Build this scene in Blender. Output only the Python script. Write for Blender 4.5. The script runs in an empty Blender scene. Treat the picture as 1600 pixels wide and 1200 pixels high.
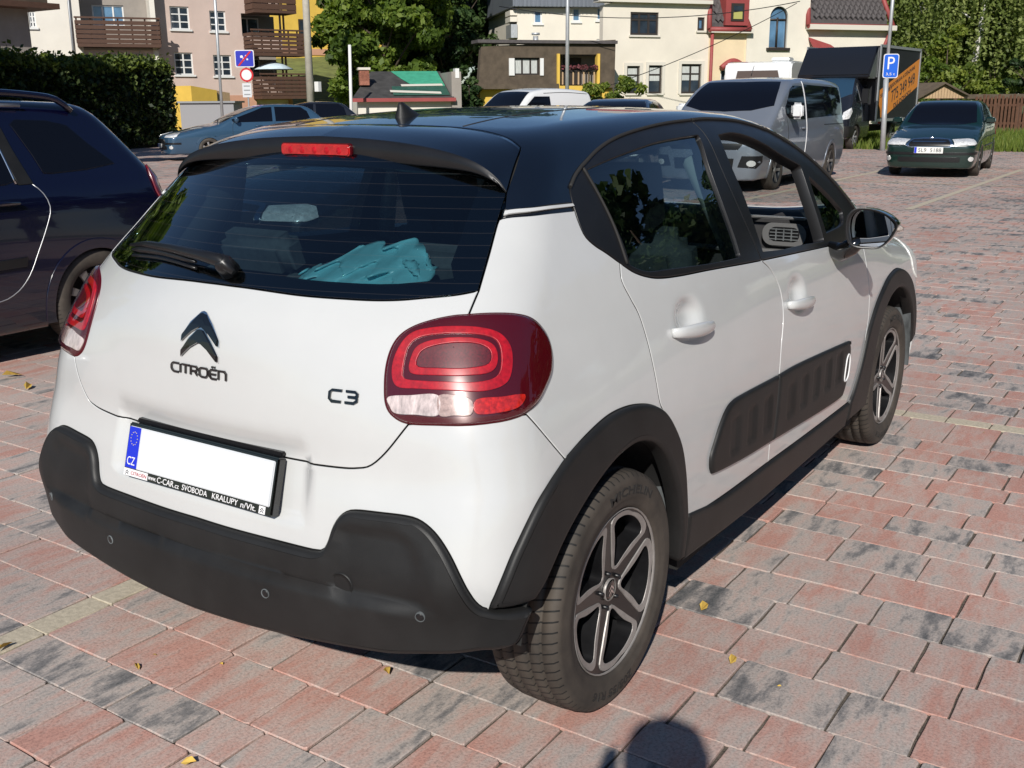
import bpy, bmesh, math, random
import numpy as np
from mathutils import Vector, Matrix
from mathutils.geometry import delaunay_2d_cdt

rad = math.radians
scn = bpy.context.scene
col = scn.collection
random.seed(7)
RNG = np.random.default_rng(11)

# ------------------------------------------------------------------ camera
CAM = np.array([1.9630, -2.1699, 1.5171])
YAW, PITCH, ROLL, FPX = 0.589131, 0.263591, -0.008003, 1644.58
_f = np.array([-math.sin(YAW) * math.cos(PITCH), math.cos(YAW) * math.cos(PITCH), -math.sin(PITCH)])
_r = np.cross(_f, [0, 0, 1.0]); _r /= np.linalg.norm(_r)
_u = np.cross(_r, _f)
_R = math.cos(ROLL) * _r + math.sin(ROLL) * _u
_U = -math.sin(ROLL) * _r + math.cos(ROLL) * _u
cam_data = bpy.data.cameras.new('camera')
cam_data.sensor_width = 36.0
cam_data.lens = 36.0 * FPX / 1600.0
cam_data.clip_start = 0.02
cam_data.clip_end = 3000.0
cam = bpy.data.objects.new('camera', cam_data)
col.objects.link(cam)
M = Matrix(((_R[0], _U[0], -_f[0], CAM[0]), (_R[1], _U[1], -_f[1], CAM[1]), (_R[2], _U[2], -_f[2], CAM[2]), (0, 0, 0, 1)))
cam.matrix_world = M
scn.camera = cam

# ------------------------------------------------------------------ sky and sun
SUN_AZ = math.atan2(0.415, -0.91)          # direction towards the sun, measured from +Y towards +X
SUN_EL = rad(33.8)
world = bpy.data.worlds.new('World')
scn.world = world
world.use_nodes = True
wn = world.node_tree.nodes; wl = world.node_tree.links
sky = wn.new('ShaderNodeTexSky')
sky.sky_type = 'NISHITA'
sky.sun_disc = False
sky.sun_elevation = SUN_EL
sky.sun_rotation = SUN_AZ
sky.air_density = 1.0
sky.dust_density = 0.15
sky.ozone_density = 5.0
wn['Background'].inputs['Strength'].default_value = 0.066
wl.new(sky.outputs['Color'], wn['Background'].inputs['Color'])
sd = bpy.data.lights.new('sun', 'SUN')
sd.energy = 4.6
sd.angle = rad(0.53)
sd.color = (1.0, 0.955, 0.885)
sun = bpy.data.objects.new('sun', sd)
col.objects.link(sun)
to_sun = Vector((math.sin(SUN_AZ) * math.cos(SUN_EL), math.cos(SUN_AZ) * math.cos(SUN_EL), math.sin(SUN_EL)))
sun.rotation_euler = to_sun.to_track_quat('Z', 'Y').to_euler()
sun.location = (0, 0, 30)
vs = scn.view_settings
vs.view_transform = 'Standard'; vs.look = 'None'; vs.exposure = 0.08; vs.gamma = 1.0
try: vs.use_curve_mapping = False
except Exception: pass
scn.cycles.max_bounces = 8
scn.cycles.transparent_max_bounces = 16
scn.cycles.sample_clamp_indirect = 6.0
scn.cycles.caustics_reflective = False
scn.cycles.caustics_refractive = False


def survey(px, py, d):
    """point d metres in front of the camera station (along its level heading), read off the photograph's bearing"""
    v = _f + _R * (px - 800) / FPX + _U * (600 - py) / FPX
    h = np.array([_f[0], _f[1], 0]); h /= np.linalg.norm(h)
    return CAM + v * d / (v @ h)


def ground_at(px, py, z=0.0):
    v = _f + _R * (px - 800) / FPX + _U * (600 - py) / FPX
    return CAM + v * (z - CAM[2]) / v[2]


# ------------------------------------------------------------------ materials
MATS = {}


def nt(name):
    m = bpy.data.materials.new(name); m.use_nodes = True
    MATS[name] = m
    n = m.node_tree.nodes; l = m.node_tree.links
    return m, n, l, n['Principled BSDF']


def link_noise(n, l, scale, detail=4, rough=.6, coord='Object', vec=None, mscale=None):
    t = n.new('ShaderNodeTexNoise'); t.inputs['Scale'].default_value = scale
    t.inputs['Detail'].default_value = detail; t.inputs['Roughness'].default_value = rough
    if vec is None:
        c = n.new('ShaderNodeTexCoord'); vec = c.outputs[coord]
    if mscale:
        mp = n.new('ShaderNodeMapping'); mp.inputs['Scale'].default_value = mscale
        l.new(vec, mp.inputs['Vector']); vec = mp.outputs['Vector']
    l.new(vec, t.inputs['Vector'])
    return t


def ramp(n, l, src, stops):
    r = n.new('ShaderNodeValToRGB'); e = r.color_ramp.elements
    while len(e) < len(stops): e.new(.5)
    for k, (p, c) in enumerate(stops):
        e[k].position = p; e[k].color = (*c, 1) if len(c) == 3 else c
    l.new(src, r.inputs['Fac'])
    return r


def mat(name, c, rough=.5, metal=0., coat=0., coat_rough=.03, var=0., vscale=8., bump=0., bscale=120., spec=.5, rvar=0., mscale=None, emit=None):
    m, n, l, b = nt(name)
    b.inputs['Base Color'].default_value = (*c, 1)
    b.inputs['Roughness'].default_value = rough
    b.inputs['Metallic'].default_value = metal
    b.inputs['Coat Weight'].default_value = coat
    b.inputs['Coat Roughness'].default_value = coat_rough
    b.inputs['Specular IOR Level'].default_value = spec
    if var:
        t = link_noise(n, l, vscale, 5, .62, mscale=mscale)
        r = ramp(n, l, t.outputs['Fac'], [(.28, tuple(max(0, v * (1 - var)) for v in c)), (.72, tuple(min(1, v * (1 + var)) for v in c))])
        l.new(r.outputs['Color'], b.inputs['Base Color'])
        if rvar:
            rr = n.new('ShaderNodeMapRange'); rr.inputs['To Min'].default_value = max(0, rough - rvar); rr.inputs['To Max'].default_value = min(1, rough + rvar)
            l.new(t.outputs['Fac'], rr.inputs['Value']); l.new(rr.outputs['Result'], b.inputs['Roughness'])
    if bump:
        t2 = link_noise(n, l, bscale, 3)
        bp = n.new('ShaderNodeBump'); bp.inputs['Strength'].default_value = bump; bp.inputs['Distance'].default_value = .004
        l.new(t2.outputs['Fac'], bp.inputs['Height']); l.new(bp.outputs['Normal'], b.inputs['Normal'])
    if emit:
        b.inputs['Emission Color'].default_value = (*c, 1); b.inputs['Emission Strength'].default_value = emit
    return m


def glass(name, tint, refl=1.0, rough=.0, lines=False):
    """thin sheet glass: tinted see-through plus mirror reflection by angle"""
    m, n, l, b = nt(name)
    n.remove(b)
    out = n['Material Output']
    tr = n.new('ShaderNodeBsdfTransparent'); tr.inputs['Color'].default_value = (*tint, 1)
    gl = n.new('ShaderNodeBsdfGlossy'); gl.inputs['Roughness'].default_value = rough; gl.inputs['Color'].default_value = (1, 1, 1, 1)
    fr = n.new('ShaderNodeFresnel'); ge = n.new('ShaderNodeNewGeometry'); mi = n.new('ShaderNodeMapRange')
    mi.inputs['To Min'].default_value = 1.52; mi.inputs['To Max'].default_value = 1 / 1.52   # a thin sheet reflects alike from both faces
    l.new(ge.outputs['Backfacing'], mi.inputs['Value']); l.new(mi.outputs['Result'], fr.inputs['IOR'])
    mu = n.new('ShaderNodeMath'); mu.operation = 'MULTIPLY'; mu.inputs[1].default_value = 1.8 * refl; mu.use_clamp = True
    mx = n.new('ShaderNodeMixShader')
    l.new(fr.outputs['Fac'], mu.inputs[0]); l.new(mu.outputs[0], mx.inputs['Fac'])
    l.new(tr.outputs[0], mx.inputs[1]); l.new(gl.outputs[0], mx.inputs[2])
    last = mx
    if lines:   # printed heater wires
        c = n.new('ShaderNodeTexCoord'); s = n.new('ShaderNodeSeparateXYZ'); l.new(c.outputs['Object'], s.inputs[0])
        q = n.new('ShaderNodeMath'); q.operation = 'MULTIPLY'; q.inputs[1].default_value = 1 / .0245; l.new(s.outputs['Z'], q.inputs[0])
        fc = n.new('ShaderNodeMath'); fc.operation = 'FRACT'; l.new(q.outputs[0], fc.inputs[0])
        lt = n.new('ShaderNodeMath'); lt.operation = 'LESS_THAN'; lt.inputs[1].default_value = .045; l.new(fc.outputs[0], lt.inputs[0])
        k = n.new('ShaderNodeMath'); k.operation = 'MULTIPLY'; k.inputs[1].default_value = .07; l.new(lt.outputs[0], k.inputs[0])
        df = n.new('ShaderNodeBsdfDiffuse'); df.inputs['Color'].default_value = (.20, .18, .17, 1)
        m2 = n.new('ShaderNodeMixShader'); l.new(k.outputs[0], m2.inputs['Fac']); l.new(mx.outputs[0], m2.inputs[1]); l.new(df.outputs[0], m2.inputs[2]); last = m2
    l.new(last.outputs[0], out.inputs['Surface'])
    return m


# ------------------------------------------------------------------ object helpers
def tag(o, label=None, cat=None, group=None, kind=None):
    if label: o['label'] = label
    if cat: o['category'] = cat
    if group: o['group'] = group
    if kind: o['kind'] = kind
    return o


def empty(name, loc=(0, 0, 0), rz=0., label=None, cat=None, group=None, parent=None):
    o = bpy.data.objects.new(name, None); col.objects.link(o)
    o.empty_display_size = .2
    o.location = loc; o.rotation_euler = (0, 0, rz)
    if parent: o.parent = parent
    return tag(o, label, cat, group)


def link_mesh(name, me, m=None, parent=None):
    o = bpy.data.objects.new(name, me); col.objects.link(o)
    if m is not None and not me.materials:
        for k in (m if isinstance(m, (list, tuple)) else [m]): me.materials.append(MATS[k] if isinstance(k, str) else k)
    if parent: o.parent = parent
    return o


class MB:
    """collects simple solids and links them as one mesh"""
    def __init__(s): s.v = []; s.f = []; s.mi = []; s.sm = []
    def add(s, V, F, mi=0, smooth=False):
        b = len(s.v); s.v.extend([tuple(map(float, p)) for p in V]); s.f.extend([tuple(b + i for i in q) for q in F])
        s.mi.extend([mi] * len(F)); s.sm.extend([smooth] * len(F)); return s
    def box(s, c, d, rz=0., rx=0., ry=0., mi=0, taper=1.):
        hx, hy, hz = d[0] / 2, d[1] / 2, d[2] / 2
        R = Matrix.Rotation(rz, 3, 'Z') @ Matrix.Rotation(ry, 3, 'Y') @ Matrix.Rotation(rx, 3, 'X')
        V = []
        for z in (-1, 1):
            t = taper if z > 0 else 1.
            for (x, y) in ((-1, -1), (1, -1), (1, 1), (-1, 1)):
                p = R @ Vector((x * hx * t, y * hy * t, z * hz)); V.append((p.x + c[0], p.y + c[1], p.z + c[2]))
        return s.add(V, [(3, 2, 1, 0), (4, 5, 6, 7), (0, 1, 5, 4), (1, 2, 6, 5), (2, 3, 7, 6), (3, 0, 4, 7)], mi)
    def box2(s, a, b, mi=0):
        return s.box([(a[i] + b[i]) / 2 for i in range(3)], [abs(b[i] - a[i]) for i in range(3)], mi=mi)
    def tube(s, pts, r, n=10, mi=0, cap=True, smooth=True):
        pts = [Vector(p) for p in pts]; k = len(pts)
        rr = r if isinstance(r, (list, tuple)) else [r] * k
        V = []; F = []; prev = None
        for i, p in enumerate(pts):
            t = (pts[min(i + 1, k - 1)] - pts[max(i - 1, 0)]).normalized()
            if prev is None:
                a = Vector((0, 0, 1)) if abs(t.z) < .9 else Vector((1, 0, 0)); u = t.cross(a).normalized()
            else:
                u = (prev - t * prev.dot(t)).normalized()
            prev = u; w = t.cross(u)
            for j in range(n):
                an = 2 * math.pi * j / n; V.append(p + (u * math.cos(an) + w * math.sin(an)) * rr[i])
        for i in range(k - 1):
            for j in range(n):
                F.append((i * n + j, i * n + (j + 1) % n, (i + 1) * n + (j + 1) % n, (i + 1) * n + j))
        s.add(V, F, mi, smooth)
        if cap:
            b = len(s.v) - len(V)
            s.f.append(tuple(b + j for j in reversed(range(n)))); s.f.append(tuple(b + (k - 1) * n + j for j in range(n)))
            s.mi += [mi, mi]; s.sm += [False, False]
        return s
    def lathe(s, prof, n=32, axis='z', c=(0, 0, 0), mi=0, smooth=True, a0=0., a1=2 * math.pi):
        V = []; F = []; k = len(prof); full = abs(a1 - a0 - 2 * math.pi) < 1e-6
        m_ = n if full else n + 1
        for i in range(m_):
            an = a0 + (a1 - a0) * i / n; ca, sa = math.cos(an), math.sin(an)
            for (r, h) in prof:
                p = {'z': (r * ca, r * sa, h), 'x': (h, r * ca, r * sa), 'y': (r * sa, h, r * ca)}[axis]
                V.append((p[0] + c[0], p[1] + c[1], p[2] + c[2]))
        for i in range(n):
            i2 = (i + 1) % m_
            for j in range(k - 1): F.append((i * k + j, i2 * k + j, i2 * k + j + 1, i * k + j + 1))
        return s.add(V, F, mi, smooth)
    def prism(s, poly, z0, z1, mi=0, plane='xy', c=(0, 0, 0), rz=0.):
        """extrude a 2D outline; plane says which axes the outline uses"""
        n = len(poly); V = []
        for h in (z0, z1):
            for (a, b) in poly:
                p = {'xy': (a, b, h), 'xz': (a, h, b), 'yz': (h, a, b)}[plane]; V.append(p)
        if rz:
            ca, sa = math.cos(rz), math.sin(rz); V = [(x * ca - y * sa, x * sa + y * ca, z) for x, y, z in V]
        V = [(x + c[0], y + c[1], z + c[2]) for x, y, z in V]
        F = [tuple(range(n)), tuple(range(2 * n - 1, n - 1, -1))] + [(i, i + n, (i + 1) % n + n, (i + 1) % n) for i in range(n)]
        return s.add(V, F, mi)
    def build(s, name, m, parent=None, bevel=0., seg=2, fix=True):
        me = bpy.data.meshes.new(name); me.from_pydata(s.v, [], s.f)
        me.polygons.foreach_set('material_index', s.mi); me.polygons.foreach_set('use_smooth', s.sm)
        if fix or bevel:
            bm = bmesh.new(); bm.from_mesh(me)
            if fix: bmesh.ops.recalc_face_normals(bm, faces=bm.faces)
            if bevel:
                es = [e for e in bm.edges if len(e.link_faces) == 2 and e.calc_face_angle(0) > .5]
                bmesh.ops.bevel(bm, geom=es, offset=bevel, segments=seg, affect='EDGES', clamp_overlap=True)
                for f_ in bm.faces: f_.smooth = True
            bm.to_mesh(me); bm.free()
            if bevel:
                try: me.set_sharp_from_angle(angle=rad(50))
                except Exception: pass
        me.update()
        return link_mesh(name, me, m, parent)


def copy_tree(o, parent=None):
    c = o.copy(); col.objects.link(c); c.parent = parent
    for ch in [k for k in o.children]: copy_tree(ch, c)
    return c


def text_mesh(body, size, extrude=.001, bold=0., align='CENTER', spacing=1.0, shear=0.):
    cu = bpy.data.curves.new('lettering', 'FONT'); cu.body = body; cu.size = size; cu.extrude = extrude; cu.offset = bold
    cu.align_x = align; cu.align_y = 'CENTER'; cu.space_character = spacing; cu.shear = shear; cu.resolution_u = 3
    ob = bpy.data.objects.new('lettering', cu); col.objects.link(ob)
    dg = bpy.context.evaluated_depsgraph_get(); dg.update()
    me = bpy.data.meshes.new_from_object(ob.evaluated_get(dg))
    V = np.array([v.co[:] for v in me.vertices]); F = [tuple(p.vertices) for p in me.polygons]
    bpy.data.objects.remove(ob); bpy.data.curves.remove(cu); bpy.data.meshes.remove(me)
    return V, F


def fit_text(body, w, h, extrude=.001, bold=0., **k):
    V, F = text_mesh(body, 1.0, extrude, 0., **k)
    mn, mx = V[:, :2].min(0), V[:, :2].max(0)
    V[:, 0] = (V[:, 0] - (mn[0] + mx[0]) / 2) / (mx[0] - mn[0]) * w
    V[:, 1] = (V[:, 1] - (mn[1] + mx[1]) / 2) / (mx[1] - mn[1]) * h
    return V, F


def placed(V, o, ax, ay, az=None):
    o, ax, ay = np.array(o, float), np.array(ax, float), np.array(ay, float)
    az = np.cross(ax, ay) if az is None else np.array(az, float)
    return o + V[:, :1] * ax + V[:, 1:2] * ay + V[:, 2:3] * az


# ------------------------------------------------------------------ smooth body shells
class Spl:
    def __init__(s, x, y):
        s.x = np.array(x, float); s.y = np.array(y, float)
        h = np.diff(s.x); d = np.diff(s.y) / h
        m = np.empty(len(s.x)); m[0] = d[0]; m[-1] = d[-1]
        m[1:-1] = (d[:-1] * h[1:] + d[1:] * h[:-1]) / (h[:-1] + h[1:])
        s.m = m
    def __call__(s, t):
        t = np.asarray(t, float); i = np.clip(np.searchsorted(s.x, t) - 1, 0, len(s.x) - 2)
        h = s.x[i + 1] - s.x[i]; u = (t - s.x[i]) / h; c = np.clip(u, 0, 1)
        y = (1 + 2 * c) * (1 - c) ** 2 * s.y[i] + c * (1 - c) ** 2 * h * s.m[i] + c ** 2 * (3 - 2 * c) * s.y[i + 1] + c ** 2 * (c - 1) * h * s.m[i + 1]
        return y + np.where(u < 0, u * h * s.m[i], 0) + np.where(u > 1, (u - 1) * h * s.m[i + 1], 0)


def smax(a, b, k):
    h = np.clip(.5 + .5 * (a - b) / k, 0, 1)
    return b + (a - b) * h + k * h * (1 - h)


def smin(a, b, k): return -smax(-a, -b, k)


def sst(a, b, t):
    u = np.clip((t - a) / (b - a), 0, 1); return u * u * (3 - 2 * u)


def grad(f, P, e=2e-4):
    n = len(P); Q = np.concatenate([P + np.eye(3)[i] * s * e for i in range(3) for s in (1, -1)])
    v = f(Q).reshape(3, 2, n); return ((v[:, 0] - v[:, 1]) / (2 * e)).T


def unit(v): return v / np.maximum(np.linalg.norm(v, axis=-1, keepdims=True), 1e-12)


def snap(f, P, it=4):
    P = np.array(P, float)
    for _ in range(it):
        g = grad(f, P); s = np.sum(g * g, -1, keepdims=True)
        P = P - np.clip(f(P)[:, None] / np.maximum(s, .05), -.15, .15) * g
    return P


class Chart:
    """2D map of a shell: kind side (y,z), wrap (angle,z) round a vertical axis, top (x,y)"""
    def __init__(s, kind, sg=1, ax=(0., .5), k=.6, z0=.9): s.kind, s.sg, s.ax, s.k, s.z0 = kind, sg, ax, k, z0
    def to2(s, P):
        P = np.asarray(P)
        if s.kind == 'side': return np.stack([P[:, 1], P[:, 2]], -1)
        if s.kind == 'top': return np.stack([P[:, 0], P[:, 1]], -1)
        return np.stack([s.k * np.arctan2(P[:, 0] - s.ax[0], s.sg * (P[:, 1] - s.ax[1])), P[:, 2]], -1)
    def to3(s, f, Q):
        n = len(Q); O = np.zeros((n, 3)); D = np.zeros((n, 3))
        if s.kind == 'side': O[:, 1] = Q[:, 0]; O[:, 2] = Q[:, 1]; D[:, 0] = s.sg
        elif s.kind == 'top': O[:, 0] = Q[:, 0]; O[:, 1] = Q[:, 1]; O[:, 2] = s.z0; D[:, 2] = 1
        else:
            t = Q[:, 0] / s.k; O[:, 0] = s.ax[0]; O[:, 1] = s.ax[1]; O[:, 2] = Q[:, 1]; D[:, 0] = np.sin(t); D[:, 1] = s.sg * np.cos(t)
        a = np.zeros(n); b = np.full(n, 3.0)
        for _ in range(25):
            m = (a + b) / 2; ins = f(O + D * m[:, None]) < 0
            a = np.where(ins, m, a); b = np.where(ins, b, m)
        return O + D * ((a + b) / 2)[:, None]


def inside(poly, Q):
    x, y = Q[:, 0], Q[:, 1]; r = np.zeros(len(Q), bool); n = len(poly)
    for i in range(n):
        x1, y1 = poly[i]; x2, y2 = poly[(i + 1) % n]
        c = (y1 > y) != (y2 > y)
        if c.any():
            xx = (x2 - x1) * (y - y1) / ((y2 - y1) if y2 != y1 else 1e-12) + x1
            r ^= c & (x < xx)
    return r


def dist_poly(poly, Q):
    A = np.asarray(poly); B = np.roll(A, -1, 0); best = np.full(len(Q), 1e9)
    for a, b in zip(A, B):
        d = b - a; t = np.clip(((Q - a) @ d) / max(d @ d, 1e-12), 0, 1)
        best = np.minimum(best, np.hypot(*(Q - a - t[:, None] * d).T))
    return best


def area2(p):
    x, y = p[:, 0], p[:, 1]; return .5 * np.sum(x * np.roll(y, -1) - y * np.roll(x, -1))


def fill2d(loops, sp, step2=None):
    """triangulate outer loop minus holes with an even scatter of inner points; returns verts2d, tris"""
    step2 = step2 or sp
    P = list(loops); mn = P[0].min(0); mx = P[0].max(0)
    xs = np.arange(mn[0] + sp * .5, mx[0], sp); ys = np.arange(mn[1] + step2 * .5, mx[1], step2)
    V = np.concatenate(P)
    if len(xs) and len(ys):
        G = np.stack(np.meshgrid(xs, ys), -1).reshape(-1, 2)
        k = inside(P[0], G)
        for h in P[1:]: k &= ~inside(h, G)
        G = G[k]
        if len(G):
            d = np.min([dist_poly(h, G) for h in P], 0); G = G[d > .45 * min(sp, step2)]
            V = np.concatenate([V, G])
    E = []; b = 0
    for h in P:
        n = len(h); E += [(b + i, b + (i + 1) % n) for i in range(n)]; b += n
    r = delaunay_2d_cdt([Vector(p) for p in V.tolist()], E, [], 0, 1e-7)
    W = np.array([v[:] for v in r[0]]); T = np.array([t for t in r[2] if len(t) == 3])
    c = W[T].mean(1); k = inside(P[0], c)
    for h in P[1:]: k &= ~inside(h, c)
    return W, T[k]


def crom(pts, closed=False, step=.012):
    """Catmull-Rom through points, evenly resampled"""
    p = np.asarray(pts, float)
    if len(p) == 2:
        n = max(2, int(np.linalg.norm(p[1] - p[0]) / step) + 1); return p[0] + (p[1] - p[0]) * np.linspace(0, 1, n)[:, None]
    q = np.concatenate([p[-1:], p, p[:2]]) if closed else np.concatenate([2 * p[:1] - p[1:2], p, 2 * p[-1:] - p[-2:-1]])
    out = []
    for i in range(1, len(q) - 2):
        a, b, c_, d = q[i - 1:i + 3]
        n = max(2, int(np.linalg.norm(c_ - b) / step * 2) + 2)
        t = np.linspace(0, 1, n, endpoint=False)[:, None]
        out.append(.5 * (2 * b + (c_ - a) * t + (2 * a - 5 * b + 4 * c_ - d) * t ** 2 + (3 * b - 3 * c_ + d - a) * t ** 3))
    r = np.concatenate(out + ([] if closed else [q[-2:-1]]))
    return resample(r, step, closed)


def resample(r, step, closed=False):
    if closed: r = np.concatenate([r, r[:1]])
    s = np.concatenate([[0], np.cumsum(np.linalg.norm(np.diff(r, axis=0), axis=1))])
    n = max(3, int(round(s[-1] / step)) + 1)
    u = np.linspace(0, s[-1], n)
    o = np.stack([np.interp(u, s, r[:, k]) for k in range(r.shape[1])], -1)
    return o[:-1] if closed else o


def path(*segs, step=.012):
    """closed loop out of splined segments that meet at corners"""
    out = []
    for s in segs:
        c = crom(s, False, step); out.append(c[:-1])
    r = np.concatenate(out)
    k = np.linalg.norm(r - np.roll(r, 1, 0), axis=1) > 1e-4
    return r[k]


GAP = [(.002, -.018), (.002, -.0016), (.0027, -.0004), (.0042, 0.)]
FLAT = [(0., -.006), (0., -.0006), (.0006, 0.)]


def panel(name, loops, chart, f, m, parent, edge=GAP, off=0., sp=.018, mirror=False, offfn=None, smoothn=False, gap_shade=None):
    """cut a piece out of a shell: outline loops -> flanged, rounded-edge sheet lying on the shell f"""
    L2 = []
    for k, lp in enumerate(loops):
        P = snap(f, lp); q = chart.to2(P)
        a = area2(q)
        if (a < 0) == (k == 0): P = P[::-1]; q = q[::-1]
        L2.append((P, q))
    V = []; N = []; F = []; nv = 0; fills = []; dark = set()
    for P, q in L2:
        t = np.roll(q, -1, 0) - np.roll(q, 1, 0); t = t / np.maximum(np.linalg.norm(t, axis=1, keepdims=True), 1e-9)
        inw2 = np.stack([-t[:, 1], t[:, 0]], -1)
        Pi = chart.to3(f, q + inw2 * 1e-3); B0 = chart.to3(f, q)
        nr = unit(grad(f, B0)); iw = Pi - B0; iw = unit(iw - nr * np.sum(iw * nr, -1, keepdims=True))
        rings = []; base = None
        for ins, h in edge:
            base = snap(f, B0 + iw * ins, 3) if ins else B0
            rings.append(base + nr * (h + off))
        n = len(q); K = len(edge); nrm_s = []
        for a in range(K - 1):
            di = edge[a + 1][0] - edge[a][0]; dh = edge[a + 1][1] - edge[a][1]
            e = unit(nr * di - iw * dh) if (di or dh) else nr
            nrm_s.append(e)
        for a in range(K):
            V.append(rings[a])
            if a == K - 1: N.append(nr)
            elif a == 0: N.append(nrm_s[0])
            else: N.append(unit(nrm_s[a - 1] + nrm_s[a]))
        for a in range(K - 1):
            i = np.arange(n); j = (i + 1) % n
            A = nv + a * n; Bq = nv + (a + 1) * n
            quad = np.stack([A + i, A + j, Bq + j, Bq + i], -1)
            g = np.cross(rings[a][j] - rings[a], rings[a + 1] - rings[a])
            if np.sum(g * nrm_s[a]) < 0: quad = quad[:, ::-1]
            if a == 0 and gap_shade: dark.update(range(len(F), len(F) + n))  # outer flange strip coloured dark to paint shade into the panel gap
            F.extend(map(tuple, quad.tolist()))
        nv += n * K
        fills.append(chart.to2(base))
    W2, T = fill2d(fills, sp)
    W = chart.to3(f, W2); nr = unit(grad(f, W))
    o = np.full(len(W), off + edge[-1][1])
    if offfn is not None: o = o + offfn(W, W2)
    WV = W + nr * o[:, None]
    t0 = T
    g = np.cross(WV[t0[:, 1]] - WV[t0[:, 0]], WV[t0[:, 2]] - WV[t0[:, 0]])
    fl = np.sum(g * nr[t0[:, 0]], -1) < 0
    T = np.where(fl[:, None], T[:, ::-1], T)
    V.append(WV); N.append(nr); F.extend(map(tuple, (T + nv).tolist()))
    V = np.concatenate(V); N = np.concatenate(N)
    obs = []
    for sgn in ((1, -1) if mirror else (1,)):
        VV = V * np.array([sgn, 1, 1]); NN = N * np.array([sgn, 1, 1]); FF = F if sgn == 1 else [t[::-1] for t in F]
        me = bpy.data.meshes.new(name); me.from_pydata(VV.tolist(), [], FF)
        me.polygons.foreach_set('use_smooth', [True] * len(me.polygons))
        if smoothn:
            bm = bmesh.new(); bm.from_mesh(me); bmesh.ops.remove_doubles(bm, verts=bm.verts, dist=2e-4); bm.to_mesh(me); bm.free()
        if not smoothn: me.normals_split_custom_set_from_vertices([Vector(x) for x in NN.tolist()])
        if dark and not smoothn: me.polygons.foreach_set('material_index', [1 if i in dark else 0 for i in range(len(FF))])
        me.update()
        obs.append(link_mesh(name, me, [m, gap_shade] if gap_shade else m, parent))
    return obs if mirror else obs[0]


def wrap_rear(f, V, x0, z0, chart):
    """lay flat lettering (u,v,w) on the rear of a shell round x0,z0"""
    B = snap(f, np.array([[x0, -.6, z0]]), 5)
    P = np.zeros_like(V); P[:, 0] = x0 + V[:, 0]; P[:, 2] = z0 + V[:, 1]
    n = len(V); a = np.full(n, -1.2); b = np.full(n, .4)
    for _ in range(34):
        m_ = (a + b) / 2; Q = P.copy(); Q[:, 1] = m_
        ins = f(Q) < 0; b = np.where(ins, m_, b); a = np.where(ins, a, m_)
    P[:, 1] = (a + b) / 2
    return P + unit(grad(f, P)) * V[:, 2:3]


def raw_mesh(name, V, F, m, parent=None, smooth=False):
    me = bpy.data.meshes.new(name); me.from_pydata(np.asarray(V).tolist(), [], [tuple(t) for t in F])
    if smooth: me.polygons.foreach_set('use_smooth', [True] * len(me.polygons))
    me.update(); return link_mesh(name, me, m, parent)


# ================================================================== the white hatchback
mat('paint_white', (.56, .568, .562), .26, coat=1., coat_rough=.04, var=.035, vscale=3.)
mat('paint_black_sky_tint', (.0035, .006, .012), .25, coat=1., coat_rough=.02)  # blue in the base colour stands in for reflected sky
mat('plastic_black', (.0125, .0125, .0125), .5, var=.35, vscale=6., bump=.10, bscale=420., spec=.4)
mat('trim_black', (.010, .010, .011), .35, var=.2, vscale=10.)
mat('rubber', (.018, .017, .016), .75)
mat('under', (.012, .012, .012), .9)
mat('interior_dark', (.022, .022, .024), .8, var=.3, vscale=20.)
mat('interior_grey', (.09, .095, .10), .85, var=.25, vscale=40.)
mat('interior_light', (.55, .55, .52), .7)
mat('silver_trim', (.55, .55, .55), .3, metal=.8)
mat('chrome', (.75, .75, .76), .12, metal=1.)
mat('gloss_black', (.004, .004, .004), .12, coat=1.)
mat('mirror_glass', (.85, .87, .9), .01, metal=1.)
mat('wheel_black', (.009, .009, .010), .32, coat=.25, coat_rough=.15, var=.3, vscale=20.)
mat('wheel_silver', (.30, .28, .265), .45, metal=.3, var=.18, vscale=25.)
mat('brake_steel', (.10, .09, .085), .5, metal=.7, var=.4, vscale=30.)
mat('liner_grey', (.10, .11, .115), .85, var=.6, vscale=22., mscale=(1, 1, .3))
mat('lamp_dark', (.070, .0014, .005), .25)
mat('lamp_red', (.42, .005, .012), .3, var=.35, vscale=90.)
mat('lamp_inner', (.09, .003, .008), .4, var=.6, vscale=200.)
mat('lamp_clear', (.62, .62, .60), .25, var=.4, vscale=110., mscale=(1, 1, .15))
mat('lamp_amber', (.42, .36, .32), .22, coat=1., var=.4, vscale=110.)
mat('lamp_orange', (.50, .02, .012), .22, coat=1., var=.5, vscale=130.)
mat('brake_red', (.42, .012, .014), .2, coat=1., var=.35, vscale=60.)
mat('plate_white', (.80, .80, .79), .35)
mat('plate_edge', (.62, .64, .66), .4)
mat('plate_blue', (.012, .03, .55), .4)
mat('print_white', (.80, .80, .80), .5)
mat('print_yellow', (.75, .6, .1), .5)
mat('print_red', (.35, .03, .05), .5)
mat('print_dark', (.03, .035, .04), .5)
mat('bag_teal', (.28, .70, .75), .3, coat=.4, var=.15, vscale=9.)
mat('paper', (.5, .52, .5), .7)
glass('glass_rear', (.36, .47, .50), 1.15, lines=True)
glass('glass_side', (.34, .44, .46), 1.15)
glass('glass_clear', (.82, .88, .87), 1.0)
glass('lens_cover', (.98, .90, .90), .8)


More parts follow.
